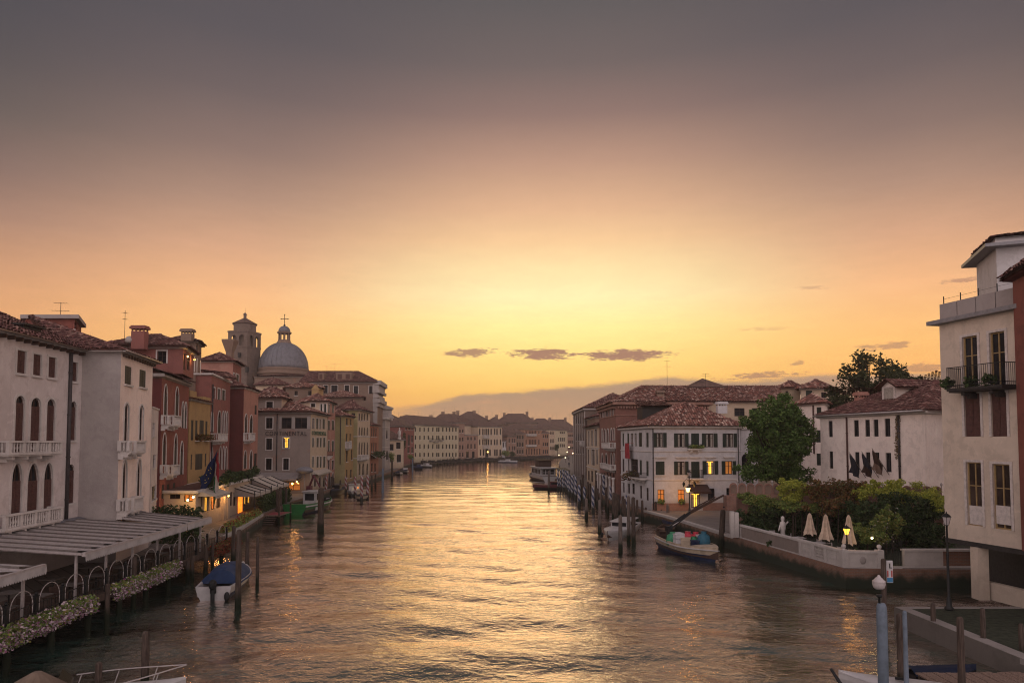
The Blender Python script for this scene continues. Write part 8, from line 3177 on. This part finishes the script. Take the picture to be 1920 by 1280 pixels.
# lamps
def post_lamp(label, base, ztop, lit=None, r=.17, energy=0, col='iron', arms=None, name='street_lamp', glass='lamp_off', color=(1, .5, .1)):
    t = thing(name, label, 'lamp', base)
    x, y, z = base
    h = ztop - z
    mb = MB()
    mb.lathe([(.20, 0), (.20, .12), (.13, .2), (.11, .55), (.07, .65), (.055, h * .55), (.075, h * .57), (.05, h * .6), (.042, h - .62), (.08, h - .58)], (x, y, z), 10)
    mb.build('post', col, t, True)
    mb = MB()
    mb.lathe([(.10, h - .57), (r, h - .20), (r * .98, h - .18)], (x, y, z), 6)
    mb.build('lantern_glass', lit or glass, t)
    mb = MB()
    mb.lathe([(r * 1.2, h - .18), (r * 1.05, h - .14), (r * .5, h - .04), (.03, h), (.02, h + .08)], (x, y, z), 6)
    for k in range(6):
        th = 2 * math.pi * k / 6
        mb.cyl((x + .10 * math.cos(th), y + .10 * math.sin(th), z + h - .57), (x + r * math.cos(th), y + r * math.sin(th), z + h - .18), .012, .012, 4)
    mb.build('lantern_cap', col, t)
    if energy:
        ld = bpy.data.lights.new('lamp_light', 'POINT')
        ld.energy = energy
        ld.color = color
        ld.shadow_soft_size = r
        lo = bpy.data.objects.new('lamp_light', ld)
        lo.location = (0, -.45, h - .4)
        COL.objects.link(lo)
        lo.parent = t
    return t


p = gr(1740, 1130, .85)
post_lamp('tall unlit black street lamp at the corner of the mossy quay', (p.x + .15, 33.6, .85), zat(961, 33.7), r=.20)
p = at(1582, 1000, 45.0)
post_lamp('glowing orange lantern in front of the right closed parasol', (p.x, 44.6, 1.15), zat(985, 44.6), 'lit', r=.24, energy=10)
p = gr(1293, 962, 1.15)
hl = post_lamp('street lamp before the hotel door with a lit lower lantern', (p.x, p.y, 1.15), zat(882, p.y), r=.24)
q = at(1290, 917, p.y - .2)
mb = MB()
mb.lathe([(.13, -.28), (.25, .14), (.25, .17)], q, 6)
mb.build('lit_lantern', 'lamp_glow', hl)
mb = MB()
mb.lathe([(.30, .17), (.14, .30), (.02, .40)], q, 6)
for sx in (-1, 1):
    mb.tube([(p.x, p.y, q.z + .9), (p.x + sx * .3, p.y, q.z + 1.1), (p.x + sx * .55, p.y, q.z + .9), (p.x + sx * .6, p.y, q.z + .6)], .025, 5)
    mb.lathe([(.07, -.1), (.16, .25), (.17, .28), (.02, .48)], (p.x + sx * .6, p.y, q.z + .35), 6)
mb.cyl((q.x, q.y, q.z + .4), (p.x, p.y, q.z + .7), .02, .02, 5)
mb.build('bracket_arms', 'iron', hl)
ld = bpy.data.lights.new('lamp_light', 'POINT')
ld.energy = 120
ld.color = (1, .45, .08)
ld.shadow_soft_size = .25
lo = bpy.data.objects.new('lamp_light', ld)
lo.location = Vector((q.x, q.y + .45, q.z)) - hl.location
COL.objects.link(lo)
lo.parent = hl
q = at(1635, 1008, 45.5)
bulb_lamp('garden_lamp', 'small bright yellow garden lamp near the flowering bushes', q, 'lamp_white', .08, 10, (1, .8, .3), arm=(q.x + .6, 45.5, q.z - .05))
# big pale globe on a blue-grey pole, near right
p = gr(1641, 1300, 0)
Yp = 21.0
gp = thing('globe_lamp', 'unlit onion-shaped white globe lamp on a thick blue-grey pole', 'lamp', (xat(1645, Yp), Yp, 0))
x = xat(1645, Yp)
mb = MB()
zt = zat(1130, Yp)
mb.lathe([(.15, -1.5), (.15, zt - .35), (.14, zt - .1), (.10, zt)], (x, Yp, 0), 12)
mb.build('pole', 'pole_grey', gp, True)
mb = MB()
mb.lathe([(.035, 0), (.035, .18), (.09, .22), (.09, .28)], (x - .06, Yp, zt - .02), 8)
mb.build('neck', 'iron', gp, True)
mb = MB()
zg = zat(1104, Yp)
hg = zat(1077, Yp) - zg
mb.lathe([(.10, 0), (.155, hg * .12), (.185, hg * .35), (.18, hg * .52), (.19, hg * .56), (.13, hg * .68), (.09, hg * .8), (.05, hg * .87), (.045, hg * .93), (.01, hg)], (x - .06, Yp, zg), 16)
mb.build('globe', 'lamp_off', gp, True)
# poles at the lower right
pole_px('brown pole carrying the small traffic sign at the side canal mouth', 1660, 1046, 1208, 10, 'wood_pole')
for (px, y0, y1, w, m_, lab) in [(1690, 1150, 1312, 12, 'wood_pole', 'dark near pole left of the blue-topped one at the lower right'), (1701, 1143, 1330, 9, 'pole_grey', 'slim blue-topped pole at the lower right'),
                                 (1805, 1155, 1330, 13, 'wood_pole', 'dark mooring pole rising through the plank jetty'), (1751, 1131, 1200, 10, 'wood_pole', 'brown post touching the quay below the black street lamp'),
                                 (1845, 1137, 1235, 10, 'wood_pole', 'brown post touching the quay below the beige pillar'), (1917, 1166, 1260, 9, 'wood_pole', 'post at the right frame edge')]:
    pole_px(lab, px, y0, y1, w, m_)
sgp = at(1666, 1070, 31.0)
sg_ = thing('canal_sign', 'small white, red and blue canal traffic sign on a pole', 'sign', (sgp.x, 30.9, sgp.z))
mb = MB()
mb.box(sgp.x - .13, 30.92, sgp.z - .50, sgp.x + .15, 30.95, sgp.z + .48)
mb.build('board', 'crate_white', sg_)
for (x0, x1, z0, z1, m_) in [(-.10, .12, .08, .42, 'paint_white'), (.03, .12, .14, .18, 'sign_dark'), (-.02, .04, .14, .36, 'sign_dark'), (-.11, -.05, -.25, .04, 'sign_red'), (.07, .13, -.25, .04, 'sign_red'), (-.12, .14, -.48, -.28, 'sign_blue')]:
    mb = MB()
    mb.box(sgp.x + x0, 30.915 - (.004 if m_ == 'sign_dark' else 0), sgp.z + z0, sgp.x + x1, 30.92 - (.003 if m_ == 'sign_dark' else 0), sgp.z + z1)
    mb.build('symbol', m_, sg_)
# plank jetty
jt = thing('plank_jetty', 'low jetty of pale planks at the bottom right', 'jetty', (16.8, 24, 0))
for i in range(24):
    x = 14.75 + i * .215
    mb = MB()
    dz_ = random.uniform(-.012, .012)
    mb.box(x, 24.1 + random.uniform(-.05, .05), .55 + dz_, x + .195, 25.4 + random.uniform(-.05, .05), .60 + dz_)
    mb.build('plank', 'wood_plank', jt)
for yy in (24.3, 25.1):
    mb = MB()
    mb.box(14.75, yy, .40, 19.5, yy + .12, .545)
    mb.build('beam', 'wood_deck', jt)
t, s = boat('motorboat', 'white-decked motorboat with pointed bow cut off at the bottom right', 14.2, 23.9, -60, 5.2, 1.9, .8, ['paint_navy', 'paint_white', 'paint_black'], bow=.55)
t.location = (14.16, 23.2, 0)
part(t, 'foredeck', 'paint_white', deck_over(s, .35, 1.0, .012, .10))
part(t, 'stem_post', 'paint_black', lambda mb: mb.cyl((0, s[-1][4][1] - .15, .3), (0, s[-1][4][1] + .25, s[-1][4][2] + .1), .06, .05, 6))
part(t, 'cleat', 'iron', lambda mb: mb.box(-.05, .9, .9, .05, 1.2, .98))
t, s = boat('covered_boat', 'boat under a dark blue cover behind the plank jetty', 16.2, 26.4, 85, 2.4, 1.1, .3, ['paint_black', 'paint_black', 'paint_black'])
part(t, 'cover', 'cover_night', deck_over(s, 0, 1.0, .02, .22), True)

# ------------------------------------------------------------------ greenery
def tree(name, label, base, crown, mat, n, size, trunk_r=.22, rr0=.45, rr1=.8, group=None):
    """crown: list of (px, py, Y, rx, rz) blobs given in metres around points."""
    t = thing(name, label, 'tree', base, group)
    b = Vector(base)
    cz = sum(c[2] for c in crown) / len(crown)
    cx = sum(c[0] for c in crown) / len(crown)
    cy = sum(c[1] for c in crown) / len(crown)
    fork = Vector((b.x * .6 + cx * .4, b.y * .6 + cy * .4, b.z + (cz - b.z) * .55))
    mb = MB()
    m1 = b + (fork - b) * .5 + Vector((.08, .0, 0))
    mb.cyl(b, m1, trunk_r * 1.25, trunk_r, 9)
    mb.cyl(m1, fork, trunk_r, trunk_r * .8, 9)
    for c in crown:
        e = Vector(c[:3])
        mid = fork + (e - fork) * .5 + Vector((random.uniform(-.3, .3), random.uniform(-.3, .3), .2))
        mb.cyl(fork, mid, trunk_r * .5, trunk_r * .3, 6)
        mb.cyl(mid, e, trunk_r * .3, trunk_r * .1, 6)
        for k in range(2):
            e2 = e + Vector((random.uniform(-1, 1) * c[3], random.uniform(-1, 1) * c[3], random.uniform(-.2, .9) * c[4]))
            mb.cyl(mid + (e - mid) * .6, e2, trunk_r * .14, trunk_r * .04, 5)
    mb.build('trunk', 'bark', t, True)
    bl = []
    for c in crown:
        k = 7
        for i in range(k):
            d = Vector((random.gauss(0, 1), random.gauss(0, 1), random.gauss(0, 1))).normalized() * random.uniform(.45, 1.0)
            rr = random.uniform(rr0, rr1)
            bl.append((c[0] + d.x * c[3], c[1] + d.y * c[3], c[2] + d.z * c[4], c[3] * rr, c[3] * rr, c[4] * rr, int(n / len(crown) / k)))
    leaves('crown', bl, size, mat, t)
    return t


Yt = 68.0
Cx = lambda px, py, Y, rx, rz: (*at(px, py, Y), rx, rz)
random.seed(5)
cr1 = []
for k in range(58):
    th, ph = random.random() * 6.28, math.acos(random.uniform(-1, 1))
    rr = random.uniform(.35, .92)
    px_ = 1458 + 72 * rr * math.sin(ph) * math.cos(th)
    py_ = 820 + 84 * rr * math.cos(ph) * (1.0 if math.cos(ph) < 0 else .9)
    py_ = py_ + (6 if k % 4 == 0 else 0)
    cr1.append(Cx(px_, py_, 68 + 3.2 * rr * math.sin(ph) * math.sin(th), random.uniform(.9, 1.3), random.uniform(.75, 1.15)))
cr1 += [Cx(1400 + 16 * k, 884 + 5 * (k % 2), 67 + k % 2, 1.2, .8) for k in range(8)]
tree('broadleaf_tree', 'full green tree standing between the white hotel and the white house', (xat(1458, 68), 68, 1.15), cr1, 'leaf', 52000, .125, .24, .3, .7)
cr2 = []
for k in range(64):
    th = random.random() * math.pi
    rr = math.sqrt(random.random())
    px_ = 1634 + 90 * rr * math.cos(th) + (6 if k % 3 else -4)
    py_ = 752 - 88 * rr * math.sin(th) * (.86 if px_ > 1650 else 1.0) + (14 if px_ < 1600 else 0)
    if py_ > 735 and px_ > 1660:
        continue
    cr2.append(Cx(px_, py_, 86 + random.uniform(-3, 3), random.uniform(.7, 1.15), random.uniform(.5, .85)))
cr2 += [Cx(1560 + 14 * k, 755 + 8 * (k % 3), 85 + k % 2, 1.0, .9) for k in range(6)]
cr2 += [Cx(1662 + 11 * k, 700 + 9 * (k % 3), 86 + k % 2, .9, .7) for k in range(6)]
tree('plane_tree', 'open-crowned dark tree against the sky behind the white house', (xat(1628, 86), 86, 1.15), cr2, 'leaf_dark', 6200, .20, .30, .5, 1.15)


def bush(label, blobs, mat, size, name='bush', extra=None, z0=1.15):
    t = thing(name, label, 'bush', (blobs[0][0], blobs[0][1], z0))
    bl = []
    for (x, y, z, rx, rz, n) in blobs:
        for k in range(11):
            d = Vector((random.gauss(0, 1), random.gauss(0, 1), random.gauss(0, .8))).normalized() * random.uniform(.35, 1.05)
            q = random.uniform(.18, .55)
            bl.append((x + d.x * rx, y + d.y * rx * .8, z + d.z * rz, rx * q, rx * q, rz * q, int(n / 11 * (.4 + q * 1.7))))
    leaves('foliage', bl, size, mat, t)
    mb = MB()
    for (x, y, z, rx, rz, n) in blobs:
        mb.cyl((x, y, z0), (x + .1, y, z), .06, .03, 5)
    mb.build('stems', 'bark', t)
    if extra:
        leaves('blossoms', [(x, y - rx * .4, z, rx * .8, rx * .5, rz * .8, 26) for (x, y, z, rx, rz, n) in blobs], .055, extra, t)
    return t


def Bp(px, py, Y, rx, rz, n=600):
    p = at(px, py, Y)
    return (p.x, Y, p.z, rx, rz, n)


bush('bright yellow-green bush rising above the garden wall', [Bp(1484, 914, 56.0, 1.15, .85, 2600), Bp(1468, 916, 56.2, .7, .7, 1000), Bp(1502, 918, 56.0, .8, .7, 1100), Bp(1486, 932, 55.6, 1.1, .6, 1200)], 'leaf_bright', .075)
bush('rounded green bush at the left end of the garden', [Bp(1404, 938, 58, .95, .75, 1500), Bp(1430, 937, 57.8, 1.1, .8, 1700), Bp(1456, 943, 57.4, .9, .7, 1300), Bp(1416, 952, 57.8, 1.0, .7, 1000), Bp(1442, 955, 57.4, 1.0, .7, 1000)], 'leaf_mid', .08)
bush('dark reddish creeper bush in the middle of the garden', [Bp(1555, 918, 55.3, 1.3, 1.0, 1800), Bp(1585, 928, 54.8, 1.2, .9, 1500), Bp(1540, 945, 54, 1.2, .9, 1200), Bp(1600, 912, 55.3, .9, .7, 900), Bp(1530, 922, 55.3, .9, .9, 900), Bp(1610, 938, 54.3, 1.0, .9, 1000), Bp(1570, 950, 53.6, 1.2, .9, 1000)], 'leaf_rust', .085)
bush('light green spreading bush along the right part of the garden wall', [Bp(1645, 917, 53.8, 1.2, .8, 2000), Bp(1680, 920, 53.4, 1.2, .8, 2000), Bp(1715, 925, 53, 1.2, .85, 2000), Bp(1620, 928, 54, .9, .8, 1100), Bp(1748, 934, 52.5, 1.0, .9, 1500), Bp(1740, 950, 52, 1.0, .8, 1000)], 'leaf_bright', .08)
bush('deep green shrub mass below the light green bush', [Bp(1625 + 24 * k, 952 + 26 * j + 5 * (k % 2), 52 - .9 * j, 1.3, 1.1, 900) for k in range(6) for j in range(3)], 'leaf_deep', .11)
bush('white flowering rose bush right of the closed parasols', [Bp(1625, 990, 48.2, 1.0, .8, 1200), Bp(1660, 985, 48.2, 1.0, 1.0, 1200), Bp(1650, 1010, 47.2, 1.0, .6, 900), Bp(1672, 962, 48.8, .6, .7, 600)], 'leaf_mid', .08, extra='blossom_white')
bush('dark climber hedge behind the left parasols', [Bp(1408 + 24 * k, 968 + 24 * j, 57.6 - k * .2, 1.1, 1.0, 800) for k in range(10) for j in range(2)], 'leaf_deep', .10)
bush('vine trailing over the pergola above the parasols', [Bp(1470 + 20 * k, 948 + 3 * (k % 2), 55.2, .75, .5, 700) for k in range(6)], 'leaf_mid', .08)
bush('small weed tuft growing from the garden quay wall', [(*(lambda p: (p.x - .1, p.y, p.z))(gr(1447, 1020, 1.3)), .25, .3, 260)], 'leaf_deep', .05, 'weed', z0=.9)
mb = MB()
p = gr(1437, 1008, 1.6)
mb.cyl((p.x - .2, p.y - .05, 1.75), (p.x - .24, p.y - .06, 1.75), .16, .16, 14)
tag(mb.build('round_sign', 'crate_white'), 'small round white sign on the garden parapet', 'sign')
# flags on the white house
for i, (px, py, py2, cols, lab) in enumerate([(1588, 848, 895, ['cloth_dark'], 'left of three limp flags on the white house front'), (1612, 850, 895, ['cloth_dark', 'frame_brown'], 'middle of three limp flags on the white house front'), (1632, 850, 890, ['frame_brown', 'plaster_brown'], 'right of three limp flags on the white house front')]):
    fc = fw2[0]
    u, z = fc.uz(px + 36, py2)
    base = fc.pt(u, z, .05)
    tip_ = fc.pt(u - .3, z + 2.3, 1.5)
    t = thing('flag', lab, 'flag', base)
    mb = MB()
    mb.cyl(base, tip_, .03, .02, 5)
    mb.build('pole', 'wood_pale', t)
    mb = MB()
    for a in range(8):
        for b in range(8):
            pts = []
            for (aa, bb) in ((a, b), (a + 1, b), (a + 1, b + 1), (a, b + 1)):
                s_ = .35 + .6 * aa / 8
                q = base + (tip_ - base) * s_
                d_ = bb / 8
                pts.append(q + Vector((.12 * math.sin(aa * 1.3 + d_ * 6) * d_, .10 * math.sin(aa + d_ * 5) + .15 * d_, -1.7 * d_ * (.55 + .45 * aa / 8))))
            mb.quad(*pts, mi=min(len(cols) - 1, int(b / 8 * len(cols))))
    mb.build('cloth', cols, t, True)


# ------------------------------------------------------------------ lamps and walkers on the far fondamenta
for i, (px, py, Y) in enumerate([(1060, 857.5, 260), (1063.5, 847, 300), (1067, 837.5, 340), (1074, 849.5, 250), (1085.5, 852, 200), (1101, 857, 150), (1048, 853, 330)]):
    p = at(px, py, Y)
    x = p.x
    t = thing('quay_lamp', ['far lamp nearest the water among the right bank lights', 'lamp glowing in the middle of the right bank lights', 'highest and farthest glowing lamp on the right bank', 'lamp glowing right of the gold gap', 'lamp glowing at the foot of the brown palazzo',
                            'nearest glowing lamp by the tan palazzo', 'leftmost far lamp near the end of the canal'][i], 'lamp', (x, Y, 1.15))
    mb = MB()
    mb.ball(p, .09 + Y * .0004, n=8)
    mb.build('bulb', 'lamp_white', t, True)
    mb = MB()
    mb.cyl((x, Y + .05, 1.15), (x, Y + .05, p.z), .06, .05, 6)
    mb.build('post', 'iron', t)


def walker(label, x, y, z, rz, top, legs, step=.25, h=1.72):
    t = thing('person', label, 'person', (x, y, z), rz=rz)
    me = bpy.data.meshes.new('body')
    k = h / 1.75
    V = [(0, 0, .95), (0, .01, 1.15), (0, .02, 1.38), (0, .03, 1.50), (0, .05, 1.62), (0, .05, 1.72),
         (.10, 0, .90), (.11, step * .6, .50), (.11, step * .5, .09), (.11, step * .5 + .16, .04),
         (-.10, 0, .90), (-.11, -step * .3, .50), (-.11, -step, .12), (-.11, -step + .15, .06),
         (.20, .02, 1.40), (.25, -.08, 1.14), (.24, .06, .92), (-.20, .02, 1.40), (-.25, .06, 1.14), (-.23, .20, .94)]
    Ed = [(0, 1), (1, 2), (2, 3), (3, 4), (4, 5), (0, 6), (6, 7), (7, 8), (8, 9), (0, 10), (10, 11), (11, 12), (12, 13), (2, 14), (14, 15), (15, 16), (2, 17), (17, 18), (18, 19)]
    rad = [.15, .14, .17, .06, .10, .08, .10, .07, .05, .045, .10, .07, .05, .045, .065, .05, .035, .065, .05, .035]
    me.from_pydata([(a * k, b * k, c * k) for a, b, c in V], Ed, [])
    o = bpy.data.objects.new('body', me)
    COL.objects.link(o)
    o.parent = t
    sm = o.modifiers.new('skin', 'SKIN')
    for v, r_ in zip(me.skin_vertices[0].data, rad):
        v.radius = (r_ * k, r_ * k * .85)
    me.skin_vertices[0].data[0].use_root = True
    ss = o.modifiers.new('sub', 'SUBSURF')
    ss.levels = ss.render_levels = 1
    me.materials.append(M[legs])
    mb = MB()
    mb.lathe([(.17 * k, .88 * k), (.19 * k, 1.0 * k), (.18 * k, 1.2 * k), (.21 * k, 1.40 * k), (.10 * k, 1.49 * k)], (0, .01, 0), 10)
    inst('jacket', mb.mesh('jacket', top, True), t, (0, 0, 0))
    mb = MB()
    mb.ball((0, .04 * k, 1.66 * k), .10 * k, .115 * k, .10 * k, 8)
    inst('hair', mb.mesh('hair', 'cloth_dark', True), t, (0, 0, 0))
    return t


p = gr(1067, 876, 1.15)
walker('person in dark clothes walking on the far right quay', p.x, p.y, 1.15, .2, 'cloth_dark', 'cloth_dark')
p = gr(1066.5, 864, 1.15)
walker('smaller distant person farther along the right quay', p.x, p.y, 1.15, -.3, 'frame_brown', 'cloth_dark')
t_ = at(1029, 881, 125)


# ------------------------------------------------------------------ evening haze
mh = bpy.data.materials.new('haze_air')
mh.use_nodes = True
th_ = NT(mh.node_tree)
th_.n.remove(th_.n['Principled BSDF'])
pv_ = th_.node('ShaderNodeVolumePrincipled')
pv_.inputs['Color'].default_value = (0.95, 0.88, 0.82, 1)
pv_.inputs['Density'].default_value = 0.00045
pv_.inputs['Anisotropy'].default_value = 0.3
th_.l.new(pv_.outputs[0], th_.n['Material Output'].inputs['Volume'])
M['haze_air'] = mh
mb = MB()
mb.box(-420, -45, -3.2, 420, 640, 52)
tag(mb.build('haze', 'haze_air'), 'thin warm evening haze over the canal', kind='stuff')
